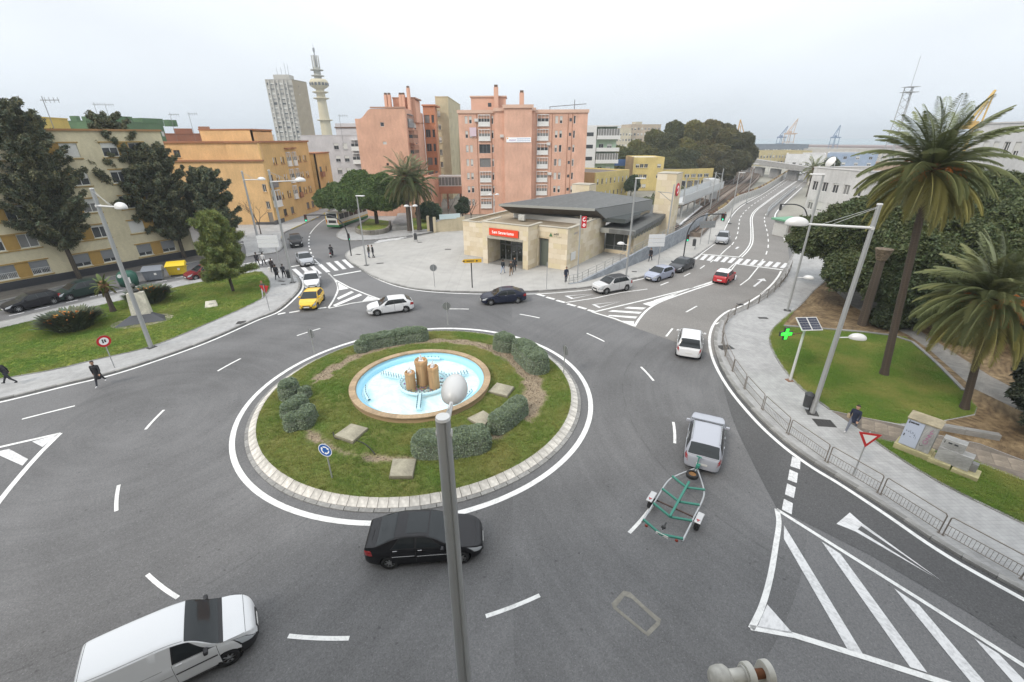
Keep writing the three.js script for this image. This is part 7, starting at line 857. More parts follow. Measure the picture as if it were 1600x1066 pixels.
// ---------- palms ----------
function frondGeo(Lf, e0, droop, ll, n = 74) {
  const p = [], pts = []; let x = 0, y = 0; for (let i = 0; i <= 24; i++) { const s = i / 24, a = e0 - droop * Math.pow(s, 1.25); pts.push([x, y, a]); x += Math.cos(a) * Lf / 24; y += Math.sin(a) * Lf / 24; }
  const at = (s) => { const k = s * 24, i = Math.min(23, Math.floor(k)), f = k - i; return [lerp(pts[i][0], pts[i + 1][0], f), lerp(pts[i][1], pts[i + 1][1], f), lerp(pts[i][2], pts[i + 1][2], f)]; };
  for (let i = 0; i < 24; i++) { const w = 0.035 * (1 - i / 26), a = pts[i], b = pts[i + 1]; p.push(a[0], a[1], -w, b[0], b[1], -w, b[0], b[1], w, a[0], a[1], -w, b[0], b[1], w, a[0], a[1], w); }
  for (let i = 0; i < n; i++) for (const sd of [-1, 1]) { const s = 0.1 + 0.9 * (i + hash(i, sd + 3) * 0.6) / n, [bx0, by, a] = at(Math.min(s, 0.999)), l = ll * Math.pow(Math.sin(Math.PI * (0.16 + 0.8 * s)), 0.8) * (0.85 + 0.3 * hash(i, sd)), fw = 0.62 + 0.25 * s, up = 0.32 - 0.75 * hash(i + 7, sd + 2) * 0.6; const dx = Math.cos(a) * fw, dy = Math.sin(a) * fw + up * 0.35 - 0.38, dz = sd * 0.8, k = l / Math.hypot(dx, dy, dz), tx = bx0 + dx * k, ty = by + dy * k, tz = dz * k, w = 0.02; p.push(bx0 - w, by, 0, bx0 + w, by, 0, lerp(bx0, tx, 0.55) + w, lerp(by, ty, 0.5) + 0.03, tz * 0.55, bx0 - w, by, 0, lerp(bx0, tx, 0.55) + w, lerp(by, ty, 0.5) + 0.03, tz * 0.55, tx, ty, tz); }
  const g = new THREE.BufferGeometry(); g.setAttribute('position', new THREE.Float32BufferAttribute(p, 3)); g.computeVertexNormals(); return g;
}
function palm(label, [x, z], h, Lf, n, { lean = [0, 0], r = 0.32, cols = [[0.15, 0.175, 0.075], [0.19, 0.205, 0.085], [0.25, 0.235, 0.08]], fruit = 1, wind = null, y0 = 0.1, group, flop = 0 } = {}) {
  const t = thing('palm_tree', label, 'palm tree', [x, y0, z], 0, group), rings = []; for (let y = 0; y < h - 0.2; y += 0.16) { const s = y / h, rad = r * (1.15 - 0.25 * s) * (1 + 0.05 * hash(Math.round(y * 7), 3)) + (y < 0.5 ? 0.12 * (0.5 - y) : 0); rings.push(new THREE.CylinderGeometry(rad * 0.93, rad * 1.03, 0.17, 12).translate(lean[0] * s, y + 0.08, lean[1] * s)); }
  mesh('trunk', merge(rings), bark([0.11, 0.085, 0.065]), t); const top = [lean[0], h, lean[1]];
  mesh('crown_base', new THREE.SphereGeometry(Math.max(r, 0.2) * 2, 14, 10).scale(1, 1.5, 1).translate(...top), bark([0.24, 0.13, 0.06]), t);
  const classes = [[1.45, 0.6], [1.22, 0.9], [0.98, 1.1], [0.7, 1.25], [0.42, 1.35], [0.1, 1.3], [-0.25, 1.1], [-0.6, 0.75]].map(([e, d]) => frondGeo(Lf, e, d + flop, Lf * 0.2)), mats = cols.map((c) => M(c, 0.6, { side: THREE.DoubleSide }));
  for (let i = 0; i < n; i++) { const u = (i + 0.5) / n, k = Math.min(7, Math.floor(Math.pow(u, 0.85) * 8)), f = mesh('frond', classes[k], mats[k > 5 ? 2 : rnd() < 0.6 ? 0 : 1], t); let a = i * 2.39996 + rr(-0.2, 0.2); if (wind !== null) { let d = ((a - wind + Math.PI) % (2 * Math.PI) + 2 * Math.PI) % (2 * Math.PI) - Math.PI; a = wind + d * (k < 7 ? 0.55 : 0.9); } f.position.set(top[0] + Math.cos(a) * r * 0.7, top[1] + r * (0.9 - 0.22 * k), top[2] - Math.sin(a) * r * 0.7); f.rotation.set(rr(-0.12, 0.12), a, rr(-0.08, 0.08)); f.scale.setScalar(rr(0.82, 1.08)); }
  if (fruit) { const fm = M([0.48, 0.17, 0.04], 0.7); for (let i = 0; i < 16 * fruit; i++) { const a = rr(0, 6.28), e = rr(-0.3, 0.6), l = Lf * rr(0.2, 0.32), b = [top[0] + Math.cos(a) * r, top[1] - r * 0.4, top[2] + Math.sin(a) * r], tip = [b[0] + Math.cos(a) * l * Math.cos(e), b[1] + l * Math.sin(e), b[2] + Math.sin(a) * l * Math.cos(e)], g = [rod(b, tip, 0.035, 0.02, 5)]; for (let q = 0; q < 16; q++) g.push(rod(tip, [tip[0] + rr(-0.3, 0.3) + Math.cos(a) * 0.25, tip[1] - rr(0.1, 0.7), tip[2] + rr(-0.3, 0.3) + Math.sin(a) * 0.25], 0.012, 0.01, 4)); mesh('fruit_stalk', merge(g), fm, t); } }
  return t;
}
palm('tallest date palm on the right lawn', [25.47, -26.78], 13.2, 3.75, 104, { lean: [-2.0, 0.2], fruit: 2, r: 0.2 });
palm('shorter windswept date palm at the right edge', [27.01, -22.5], 6.9, 3.7, 84, { lean: [-1.5, 0.2], fruit: 2, wind: Math.PI * 0.95, flop: 0.1, r: 0.17 });
palm('left of the twin date palms on the bank beside the station plaza', [-17.71, -78.84], 8.6, 4.6, 70, { fruit: 0, r: 0.36, cols: [[0.13, 0.165, 0.07], [0.17, 0.19, 0.085], [0.17, 0.165, 0.07]], y0: 0.4, group: 'twin palms on the bank' });
palm('right of the twin date palms on the bank beside the station plaza', [-16.13, -79.38], 7.6, 4.2, 50, { fruit: 0, r: 0.34, cols: [[0.12, 0.155, 0.065], [0.15, 0.175, 0.08], [0.15, 0.15, 0.06]], y0: 0.4, group: 'twin palms on the bank' });
palm('tiny palm with a short trunk on the left lawn', [-38, -39.92], 2.5, 1.05, 26, { fruit: 0, r: 0.19, cols: [[0.14, 0.19, 0.05], [0.19, 0.22, 0.06], [0.2, 0.19, 0.07]] });
palm('palm at the left frame edge of which only leaf tips show', [-44.77, -35.25], 2.3, 1.3, 26, { fruit: 0, r: 0.2, cols: [[0.14, 0.19, 0.05], [0.19, 0.22, 0.06], [0.2, 0.19, 0.07]] });
palm('small far palm beside the end of the avenue', at2([80.63, 5.42, -126.49]), 7, 3.6, 34, { fruit: 0 });
{ const [x, z] = [30.31, -35.63], t = thing('palm_stump', 'thick cut palm trunk with a flared top under the fig tree', 'palm trunk', [x, 0.1, z]); mesh('trunk', merge(Array.from({ length: 34 }, (_, i) => new THREE.CylinderGeometry(0.34 - 0.002 * i + 0.02 * hash(i, 2), 0.37 - 0.002 * i, 0.19, 12).translate(-0.008 * i, i * 0.17 + 0.1, 0))), bark([0.15, 0.115, 0.085]), t); mesh('flared_top', new THREE.CylinderGeometry(0.62, 0.36, 0.9, 14).translate(-0.27, 6.2, 0), bark([0.25, 0.19, 0.13]), t); }
// bird-of-paradise bushes: long leaves and orange flowers
for (const [lab, p, R, H] of [['round flowering bush with orange blooms near the pavement on the left lawn', [-38.05, -35.86], 2.0, 1.7], ['flowering bush behind the white pedestal of the bust', [-36.37, -42.62], 1.6, 1.7]]) {
  const t = thing('flowering_bush', lab, 'bush', [p[0], 0.12, p[1]], 0, 'flowering bushes on the left lawn'), L = [], F = []; const blade = (() => { const g = new THREE.BufferGeometry(); g.setAttribute('position', new THREE.Float32BufferAttribute([0, 0, -0.015, 0, 0, 0.015, 0.02, 0.55, 0.02, 0, 0, -0.015, 0.02, 0.55, 0.02, 0.02, 0.55, -0.02, 0.02, 0.55, -0.02, 0.02, 0.55, 0.02, 0.09, 0.78, 0.085, 0.02, 0.55, -0.02, 0.09, 0.78, 0.085, 0.09, 0.78, -0.085, 0.09, 0.78, -0.085, 0.09, 0.78, 0.085, 0.22, 1, 0], 3)); g.computeVertexNormals(); return g; })();
  for (let i = 0; i < 900; i++) { const a = rr(0, 6.28), q = Math.sqrt(rnd()); L.push([Math.cos(a) * q * R * 0.62, 0, Math.sin(a) * q * R * 0.62, 0, -a + rr(-0.4, 0.4), -q * rr(0.3, 0.95), rr(0.7, 1.1) * H, leafCol([0.075, 0.095, 0.05], 0.35)]); if (i % 12 === 0) F.push([Math.cos(a) * q * R * 0.9, H * rr(0.75, 0.98) * (1 - 0.35 * q * q), Math.sin(a) * q * R * 0.9, rr(-0.5, 0.5), -a, rr(-0.5, 0.5), rr(0.7, 1.2), col(0.55, rr(0.16, 0.25), 0.02)]); }
  instanced('leaves', blade, mLeaf, L, t).userData.kind = 'stuff'; instanced('blossoms', new THREE.ConeGeometry(0.06, 0.26, 5).rotateZ(-1.2), M(0xffffff, 0.6), F, t).userData.kind = 'stuff';
}
function bareTree(label, [x, z], H, y0 = 0.1) { const t = thing('bare_tree', label, 'tree', [x, y0, z], 0, 'leafless trees'), g = []; const grow = (p, d, l, r, k) => { const q = [p[0] + d[0] * l, p[1] + d[1] * l, p[2] + d[2] * l]; g.push(rod(p, q, r, r * 0.65, 5)); if (k < 5) for (let i = 0; i < (k ? 2 : 4); i++) { const e = V(d[0] + rr(-0.75, 0.75), d[1] + rr(-0.1, 0.35), d[2] + rr(-0.75, 0.75)).normalize(); grow(q, [e.x, e.y, e.z], l * rr(0.66, 0.85), r * 0.62, k + 1); } }; grow([0, 0, 0], [0, 1, 0], H * 0.26, 0.11, 0); mesh('branches', merge(g), bark([0.14, 0.11, 0.09]), t); }
bareTree('leafless young tree in front of the orange corner', [-43.29, -77.84], 6.5); bareTree('leafless tree in front of the salmon block with the banner', at2([-7.71, 1.77, -87.66]), 5.5); bareTree('leafless tree in the gap left of the salmon block with the banner', at2([-12.56, 1.89, -91.14]), 6);
// bank under the big tree: low stone wall, grass and steps
{ const wl = spl([[-27.97, -89.55], [-27.76, -82.76], [-27.38, -79.7], [-25.99, -77.37], [-23.86, -76.48], [-22.03, -77.82], [-21.87, -80.74], [-23.08, -86.57]], 5), t = thing('planter_wall', 'low rough stone wall round the bank of the big tree', 'wall', [0, 0, 0]), sm = [0.26, 0.31, 0.36].map((k) => conc([k, k * 0.93, k * 0.8])); walk(wl, 0.62).forEach(([x, z, a, L]) => { for (let r = 0; r < 3; r++) { const o = mesh('stone', unit, sm[(rnd() * 3) | 0], t); o.position.set(x + rr(-0.02, 0.02), 0.24 + r * 0.27, z + rr(-0.02, 0.02)); o.rotation.y = a + rr(-0.05, 0.05); o.scale.set(L * rr(0.94, 1.0), 0.255, rr(0.3, 0.38)); } });
  struct('grass_bank', slabG(wl, 0.1, 0.78), mGrass);
  const st = thing('garden_steps', 'flight of pale steps between the planter and the palms', 'steps', [0, 0, 0]), a = [-21.26, -80.12], b = [-18.78, -81.25], back = [-22.43, -87.94], d = [back[0] - a[0], back[1] - a[1]], dl = Math.hypot(...d); for (let k = 0; k < 5; k++) { const o = [d[0] / dl * k * 0.38, d[1] / dl * k * 0.38]; mesh('step', slabG([[a[0] + o[0], a[1] + o[1]], [b[0] + o[0], b[1] + o[1]], [b[0] + o[0] + d[0] / dl * 0.4, b[1] + o[1] + d[1] / dl * 0.4], [a[0] + o[0] + d[0] / dl * 0.4, a[1] + o[1] + d[1] / dl * 0.4]], 0.1, 0.3 + k * 0.17), mKerb[k % 3], st); }
  const up = [...[a, b].map((p) => [p[0] + d[0] / dl * 1.9, p[1] + d[1] / dl * 1.9])]; struct('upper_path', slabG([up[0], up[1], at2([-21.24, 0.63, -95.67]), at2([-23.51, 0.72, -95.14])], 0.1, 0.98), mPave);
  struct('grass_bank', slabG([[-18.42, -80.64], [-15.18, -81.77], at2([-15.57, 1.36, -90.67]), at2([-19.97, 1.05, -92.88])], 0.1, 0.6), mGrass);
  const gw = thing('garden_wall', 'cream garden wall with a pale blue painted board on top', 'wall', [0, 0, 0]), cw = stucco([0.55, 0.48, 0.34]); const A = [-13.21, -78.72], B = [-8.21, -80.35], L = Math.hypot(B[0] - A[0], B[1] - A[1]); wallRun(gw, A, B, 0, 2.2, cw, [], { thick: 0.3, topPts: [[L, 2.5], [L * 0.3, 2.2], [0, 1.7]] });
  const bt = canvasTex(512, 80, (x, w, h) => { x.fillStyle = '#b9cfd2'; x.fillRect(0, 0, w, h); x.fillStyle = '#ffffff'; x.fillRect(w * 0.73, 6, w * 0.26, h - 12); x.fillStyle = '#567f92'; x.beginPath(); x.arc(40, 42, 22, 0, 7); x.fill(); x.fillStyle = '#7ea4b0'; for (let i = 0; i < 14; i++) x.fillRect(110 + i * 16, 30, 10, 18); }); wallRun(gw, [A[0] + 0.8, A[1] - 0.05], [lerp(A[0], B[0], 0.85), lerp(A[1], B[1], 0.85) - 0.05], 2.25, 3.1, M([0.5, 0.6, 0.62], 0.7), [], { thick: 0.06, name: 'board' });
  const gt = thing('metal_gate', 'black metal gate between white pillars beside the garden wall', 'gate', [0, 0, 0]), ga = [-14.64, -79.93], gb = [-13.32, -78.72]; wallRun(gt, ga, gb, 0.1, 2.5, M([0.02, 0.022, 0.025], 0.6), [], { thick: 0.06, name: 'leaf' }); for (const p of [ga, gb]) block(gt, 'pillar', cw, p[0] - 0.22, p[0] + 0.22, 0, 2.7, p[1] - 0.22, p[1] + 0.22);
}


// ---------- street furniture ----------
const mAlu = M([0.40, 0.41, 0.41], 0.45, { metalness: 0.35 }), mAluL = M([0.58, 0.58, 0.57], 0.4, { metalness: 0.1 }), mDarkPost = M([0.03, 0.032, 0.034], 0.55), mLampGlass = M([0.62, 0.62, 0.6], 0.4);
const domeG = (() => { const g = new THREE.SphereGeometry(0.5, 22, 12, 0, Math.PI * 2, 0, Math.PI * 0.55); g.scale(1.0, 0.62, 0.56); return merge([g, new THREE.CylinderGeometry(0.46, 0.46, 0.03, 22).scale(1, 1, 0.56).translate(0, -0.06, 0)]); })();
function lamp(label, [x, z], H, toward, { arm = 3.2, low = 0, drop = 1.1, r = 0.165, group = 'tall aluminium street lamps', head = 1, y0 = 0.1 } = {}) {
  const t = thing('street_lamp', label, 'street lamp', [x, y0, z], Math.atan2(-toward[1], toward[0]), group), sh = new THREE.Shape(), g = 0.022; // extruded profile with a groove down two sides
  const prof = []; for (let k = 0; k < 64; k++) { const a = k / 64 * 6.2832 + 0.02, q = Math.abs(Math.cos(a)) < 0.12 || Math.abs(Math.sin(a - 0.35)) < 0.1 ? r * 0.8 : r; prof.push(new THREE.Vector2(Math.cos(a) * q * 0.8, Math.sin(a) * q)); }
  const pg = new THREE.ExtrudeGeometry(new THREE.Shape(prof), { depth: H, bevelEnabled: false, steps: 1 }).rotateX(-Math.PI / 2), pp = pg.attributes.position; for (let i = 0; i < pp.count; i++) { const k = 1 - 0.22 * pp.getY(i) / H; pp.setX(i, pp.getX(i) * k); pp.setZ(i, pp.getZ(i) * k); } pg.computeVertexNormals();
  mesh('post', toCreasedNormals(pg, 0.6), mAlu, t); mesh('base_plate', rbox(0.6, 0.05, 0.6, 0.015, 0, 0.02, 0), mIron, t); mesh('cap', cyl(r * 0.8, r * 0.72, 0.06, 0, H, 0, 20), mAluL, t);
  const ya = H - drop; if (head) { mesh('arm', merge([rod([0, ya, 0], [arm - 0.7, ya + 0.05, 0], 0.07, 0.05), rod([0.02, ya, -0.16], [0.02, ya, 0.16], 0.09)]), mAluL, t); mesh('stay_cable', merge([rod([0, H - 0.1, 0.07], [arm * 0.62, ya + 0.05, 0], 0.012, 0.012, 5), rod([0, H - 0.1, -0.07], [arm * 0.5, ya + 0.05, 0], 0.012, 0.012, 5)]), mAlu, t); const h = mesh('lamp_head', domeG, mAluL, t); h.position.set(arm - 0.3, ya + 0.05, 0); h.scale.setScalar(1.1); } else { const h = mesh('lamp_head', rbox(1.1, 0.12, 0.34, 0.05, 0.45, H + 0.02, 0, 3), mAluL, t); }
  if (low) { mesh('bracket', merge([rod([0, low, 0], [-0.75, low + 0.12, 0], 0.035)]), mAluL, t); const h = mesh('lamp_head', domeG, mAluL, t); h.position.set(-0.95, low + 0.1, 0); h.scale.setScalar(0.85); }
  return t;
}
const toC = ([x, z]) => { const d = Math.hypot(CX - x, CZ - z); return [(CX - x) / d, (CZ - z) / d]; };
{ const p = [-1.39, -7.46]; lamp('nearest street lamp, its post crossing the middle of the view', p, 9.8, [0.02, -1], { arm: 1.9, drop: 0.35, r: 0.195 }); }
lamp('tall street lamp beside the bust on the left pavement', [-28.47, -31.85], 11.9, [0.62, 0.3], {}); lamp('tall street lamp on the corner by the yellow hatchback', [-25, -49.16], 12, [1, -0.15], {}); lamp('tall street lamp behind the conifer near the orange corner', [-36.45, -64.44], 11, [1, 0.05], { arm: 2.8 });
lamp('tall street lamp with a litter bin at the edge of the right lawn', [17.73, -22.18], 11.9, [-0.95, -0.31], { arm: 3.6, low: 4.9 }); lamp('street lamp further up the right pavement in front of the fig tree', [25.94, -39.3], 12, [-0.8, -0.5], { head: 0, low: 3.2, r: 0.13 }); lamp('street lamp beside the station ramp', [13.44, -50.75], 10.9, [0.9, 0.3], { head: 0, low: 3.7, r: 0.14 });
for (const [lab, p, H] of [['street lamp halfway up the avenue beside the railway wall', [41.37, -85.98], 9], ['street lamp far up the avenue beside the railway wall', [58.19, -114.42], 9], ['street lamp beside the signboard in front of the plaza', [-18.77, -56.59], 8.6]]) lamp(lab, p, H, [1, 0.2], { head: 0, r: 0.11 });
for (const [lab, p, H] of [['small twin headed lamp with a bin on the station plaza', [-15.56, -71.39], 5.4], ['small twin headed lamp behind the station, by the salmon block', at2([-3.31, 1.71, -87.94]), 5.2]]) { const t = thing('plaza_lamp', lab, 'street lamp', [p[0], 0.1, p[1]], 0.2, 'twin headed plaza lamps'); mesh('post', rod([0, 0, 0], [0, H, 0], 0.1, 0.07), mAluL, t); mesh('cross_arm', rod([-0.6, H, 0], [0.6, H, 0], 0.04), mAluL, t); for (const s of [-1, 1]) { const h = mesh('lamp_head', domeG, mAluL, t); h.position.set(s * 0.65, H, 0); h.scale.setScalar(0.8); } }
function bin(label, [x, z], y, h = 0.75) { const t = thing('litter_bin', label, 'litter bin', [x, 0.12, z], 0, 'dark litter bins on posts'); mesh('drum', merge([cyl(0.2, 0.24, h, 0, y, 0, 20), new THREE.TorusGeometry(0.245, 0.02, 6, 20).rotateX(Math.PI / 2).translate(0, y + h, 0)]), M([0.045, 0.047, 0.05], 0.5), t); mesh('lid', cyl(0.25, 0.1, 0.12, 0, y + h + 0.02, 0, 20), M([0.035, 0.036, 0.04], 0.5), t); mesh('post', rod([0.24, 0, 0], [0.24, y + h * 0.7, 0], 0.035), mDarkPost, t); }
bin('dark litter bin beside the tall lamp on the right pavement', [17.43, -22.39], 0.35, 0.8); bin('dark litter bin beside the lamp by the yellow hatchback', [-25.59, -49.67], 0.4, 0.85); bin('dark litter bin on the small twin headed lamp of the plaza', [-15.24, -71.09], 0.3, 0.9); bin('dark litter bin by the avenue traffic light', [26.49, -64.59], 0.5, 0.9);
// railing along the right-hand pavement
{ const t = thing('pedestrian_railing', 'long brown-grey tubular railing along the right-hand kerb', 'railing', [0, 0, 0]), m = M([0.24, 0.215, 0.19], 0.5, { metalness: 0.4 }), ln = offsetLine(e7.slice(8), 0.5);
  walk(ln, 2.42).forEach(([x, z, a, L], i) => { const H = 0.98, w = L / 2 - 0.07, f = mesh('panel', winG['rail' + L.toFixed(1)] ??= merge([rod([-w, 0, 0], [-w, H - 0.07, 0], 0.026), rod([w, 0, 0], [w, H - 0.07, 0], 0.026), rod([-w + 0.06, H, 0], [w - 0.06, H, 0], 0.026), rod([-w, H - 0.07, 0], [-w + 0.06, H, 0], 0.026), rod([w, H - 0.07, 0], [w - 0.06, H, 0], 0.026), rod([-w, 0.55, 0], [w, 0.55, 0], 0.018), rod([-w, 0.1, 0], [w, 0.1, 0], 0.018), cyl(0.06, 0.06, 0.02, -w, 0, 0), cyl(0.06, 0.06, 0.02, w, 0, 0)]), m, t); f.position.set(x, 0.12, z); f.rotation.y = a; const nb = 17; mesh('bars', winG['bars' + L.toFixed(1)] ??= merge(Array.from({ length: nb }, (_, k) => rod([-w + 2 * w * (k + 1) / (nb + 1), 0.1, 0], [-w + 2 * w * (k + 1) / (nb + 1), 0.55, 0], 0.0075, 0.0075, 4))), m, f).userData.kind = 'stuff'; });
}
// ---------- signs ----------
const discTex = { blue: canvasTex(256, 256, (x) => { x.fillStyle = '#fff'; x.fillRect(0, 0, 256, 256); x.fillStyle = '#1f5fb0'; x.beginPath(); x.arc(128, 128, 116, 0, 7); x.fill(); x.strokeStyle = '#fff'; x.fillStyle = '#fff'; x.lineWidth = 24; for (let k = 0; k < 3; k++) { const a = k * 2.094; x.beginPath(); x.arc(128, 128, 66, a, a + 1.35); x.stroke(); x.save(); x.translate(128, 128); x.rotate(a + 1.45); x.beginPath(); x.moveTo(40, -6); x.lineTo(92, -6); x.lineTo(66, 38); x.fill(); x.restore(); } }),
  limit: canvasTex(256, 256, (x) => { x.fillStyle = '#c21f22'; x.fillRect(0, 0, 256, 256); x.fillStyle = '#f4f4f2'; x.beginPath(); x.arc(128, 128, 84, 0, 7); x.fill(); x.fillStyle = '#222'; x.fillRect(96, 82, 26, 86); x.fillRect(134, 92, 30, 66); }) };
const mBack = M([0.26, 0.27, 0.275], 0.5, { metalness: 0.4 });
function signPost(label, [x, z], y0, h, yaw, face, size = 0.32, group) { // yaw: direction the face looks
  const t = thing('road_sign', label, 'road sign', [x, y0, z], yaw, group); mesh('post', rod([0, 0, 0], [0, h, 0], 0.035), mAlu, t);
  if (face === 'blue' || face === 'limit') { const p = mesh('plate', new THREE.CylinderGeometry(size, size, 0.02, 32).rotateX(Math.PI / 2).translate(0, h - size * 0.9, 0.05), mBack, t); mesh('face', new THREE.CircleGeometry(size * 0.98, 32).translate(0, h - size * 0.9, 0.063), M(0xffffff, 0.5, { map: discTex[face] }), p); }
  else if (face === 'yield') { const tri = (s, z2, m, n, p) => mesh(n, new THREE.ExtrudeGeometry(new THREE.Shape([[-s, 0.577 * s], [0, -1.155 * s], [s, 0.577 * s]].map((q) => new THREE.Vector2(...q))), { depth: 0.012, bevelEnabled: false }).translate(0, h - 0.3, z2), m, p); const pl = tri(size * 1.35, 0.04, M([0.42, 0.02, 0.02], 0.5), 'plate', t); tri(size * 0.82, 0.047, M([0.66, 0.66, 0.64], 0.5), 'face', pl); }
  else if (face === 'thin') mesh('plate', rbox(0.28, 0.4, 0.03, 0.01, 0, h - 0.3, 0.04), mBack, t);
  return t;
}
const yawTo = ([x, z], [a, b]) => Math.atan2(a - x, b - z);
{ const isl = [['blue roundabout sign at the front left of the island', [-8.58, -16.58], 0.35], ['roundabout sign seen from behind at the left back of the island', [-14.79, -30], 2.62], ['roundabout sign seen from behind at the far side of the island', [-5.55, -35.7], 3.4], ['blue roundabout sign seen edge on at the right of the island', [3.54, -26.93], 1.95]]; for (const [lab, p, w] of isl) signPost(lab, p, 0.3, 2.05, w === 0.35 ? -0.25 : w, 'blue', 0.36, 'round roundabout signs on the island'); }
signPost('round red ringed sign on the left pavement', [-28.58, -28.42], 0.1, 2.5, 1.05, 'limit', 0.42); signPost('give way triangle on the right pavement behind the railing', [16.42, -16.83], 0.1, 2.55, -0.3, 'yield', 0.34); signPost('give way triangle seen from behind on the corner pavement left', [-23.18, -40.04], 0.1, 2.5, 3.0, 'yield', 0.36); signPost('round sign with a ring on the station plaza', [-8.48, -47.2], 0.1, 2.5, 3.3, 'limit', 0.38); signPost('thin sign post between the station door and the kerb', [3.76, -46.08], 0.1, 3.0, 1.6, 'thin'); 
{ const p = [-4.32, -46.89], t = thing('direction_sign', 'yellow direction sign on a black pole in front of the station', 'road sign', [p[0], 0.1, p[1]], 0.15); mesh('post', rod([0, 0, 0], [0, 3.1, 0], 0.06), mDarkPost, t); mesh('arrow_board', new THREE.ExtrudeGeometry(new THREE.Shape([[-1.1, -0.2], [0.75, -0.2], [1.0, 0], [0.75, 0.2], [-1.1, 0.2]].map((q) => new THREE.Vector2(-q[0], q[1]))), { depth: 0.05, bevelEnabled: false }).translate(0, 3.0, 0.05), M([0.68, 0.40, 0.02], 0.5), t); mesh('emblem', merge([cyl(0.09, 0.09, 0.01, 0, 0, 0, 14).rotateX(Math.PI / 2).translate(-0.78, 3, 0.108), cyl(0.09, 0.09, 0.01, 0, 0, 0, 14).rotateX(Math.PI / 2).translate(0.6, 3, 0.108), box(0.8, 0.1, 0.008, -0.1, 3, 0.106)]), mDarkPost, t); }
for (const [lab, p, turn, n, w, c] of [['white three panel direction board at the left street corner', [-29.8, -56.19], 0.1, 3, 2.5, M([0.66, 0.67, 0.68], 0.5)], ['white three panel direction board beside the station ramp', [18.63, -55.51], 0.1, 3, 2.1, M([0.66, 0.67, 0.68], 0.5)], ['grey back of a direction board by the railway wall', [29.4, -67.94], 0.2, 2, 2.6, mBack]]) { const t = thing('direction_board', lab, 'road sign', [p[0], 0.1, p[1]], turn); const two = n === 2; for (const s of two ? [-0.7, 0.7] : [0]) mesh('post', rod([s, 0, 0], [s, 4.2, 0], 0.06), mAlu, t); for (let k = 0; k < n; k++) mesh('panel', rbox(w, 0.48, 0.05, 0.01, two ? 0 : -w * 0.3, 2.75 + k * 0.52, 0.08), c, t); }
// traffic lights
const lens = [M([0.10, 0.008, 0.006], 0.3), M([0.14, 0.07, 0.005], 0.3), M([0.02, 0.4, 0.2], 0.3, { emissive: col(0.05, 0.8, 0.4), emissiveIntensity: 1 })];
function tHead(parent, x, y, z, yaw = 0) { const h = mesh('signal_head', rbox(0.34, 0.95, 0.24, 0.05, 0, 0, 0, 2), mDarkPost, parent); h.position.set(x, y, z); h.rotation.y = yaw; lens.forEach((m, k) => { mesh('lens', cyl(0.11, 0.11, 0.02, 0, 0, 0, 16).rotateX(Math.PI / 2).translate(0, 0.3 - k * 0.3, 0.125), m, h); mesh('visor', new THREE.CylinderGeometry(0.13, 0.13, 0.16, 14, 1, true, -1.9, 3.8).rotateX(Math.PI / 2).translate(0, 0.3 - k * 0.3, 0.18), mDarkPost, h); }); }
for (const [lab, p, dir, reach, yaw] of [['arched traffic light over the left street', [-22.46, -61.82], Math.PI, 5.4, 0.4], ['arched traffic light over the avenue pavement', [23.62, -60.43], 0.1, 4.6, 0], ['traffic light reaching over the avenue from the right', [45.48, -69.84], Math.PI, 4.6, 2.8]]) { const t = thing('traffic_light', lab, 'traffic light', [p[0], 0.1, p[1]], dir, 'arched traffic lights'), H = 5.6; mesh('mast', tube([[0, 0, 0], [0, 2, 0], [0.15, 3.6, 0], [0.9, 4.9, 0], [2.2, 5.5, 0], [reach, H, 0]], 0.085, 40, 8), mDarkPost, t); tHead(t, reach, H - 0.4, 0, yaw - dir); tHead(t, 0.05, 2.6, 0.22, yaw - dir); }
// ---------- left lawn: bust, plaque; containers ----------
{ const c = [-33.31, -37.42], t = thing('bust_monument', 'dark bust on a leaning white pedestal with a dark sloping base', 'monument', [c[0], 0.14, c[1]], 0.45); mesh('gravel_oval', new THREE.CylinderGeometry(2.3, 2.3, 0.05, 40).scale(1, 1, 0.72), conc([0.42, 0.37, 0.28]), t); mesh('plinth', hexa([[-0.75, 0.62, -0.2], [0.75, 0.62, -0.2], [0.75, 0.55, -0.6], [-0.75, 0.55, -0.6]], [[-1.9, 0.02, 1.05], [1.9, 0.02, 0.85], [1.5, 0.02, -0.9], [-1.4, 0.02, -0.9]]), M([0.045, 0.048, 0.055], 0.5), t); mesh('pedestal', hexa([[-0.62, 2.5, -0.42], [0.62, 2.5, -0.42], [0.6, 2.5, -0.95], [-0.6, 2.5, -0.95]], [[-0.72, 0.5, -0.1], [0.72, 0.5, -0.1], [0.72, 0.5, -0.9], [-0.72, 0.5, -0.9]]), conc([0.66, 0.63, 0.53]), t); mesh('bust', merge([sph(0.17, 0, 3.08, -0.7, 14).scale(1, 1, 1), new THREE.SphereGeometry(0.34, 16, 10).scale(1, 0.55, 0.6).translate(0, 2.66, -0.7), cyl(0.09, 0.08, 0.25, 0, 2.75, -0.7), new THREE.ConeGeometry(0.04, 0.1, 6).rotateX(1.57).translate(0, 3.05, -0.51), sph(0.175, 0, 3.13, -0.74)]), M([0.06, 0.06, 0.055], 0.5, { metalness: 0.4 }), t); }
{ const c = [-29.43, -41.2], t = thing('stone_plaque', 'small white slanted stone plaque on the left lawn', 'plaque', [c[0], 0.14, c[1]], 0.5); mesh('block', hexa([[-0.42, 0.5, -0.3], [0.42, 0.5, -0.3], [0.42, 0.4, -0.5], [-0.42, 0.4, -0.5]], [[-0.55, 0, 0.3], [0.55, 0, 0.3], [0.5, 0, -0.5], [-0.5, 0, -0.5]]), conc([0.66, 0.63, 0.53]), t); mesh('inscription', box(0.4, 0.012, 0.08, 0, 0.28, 0.0).rotateX(0), mBack, t); }
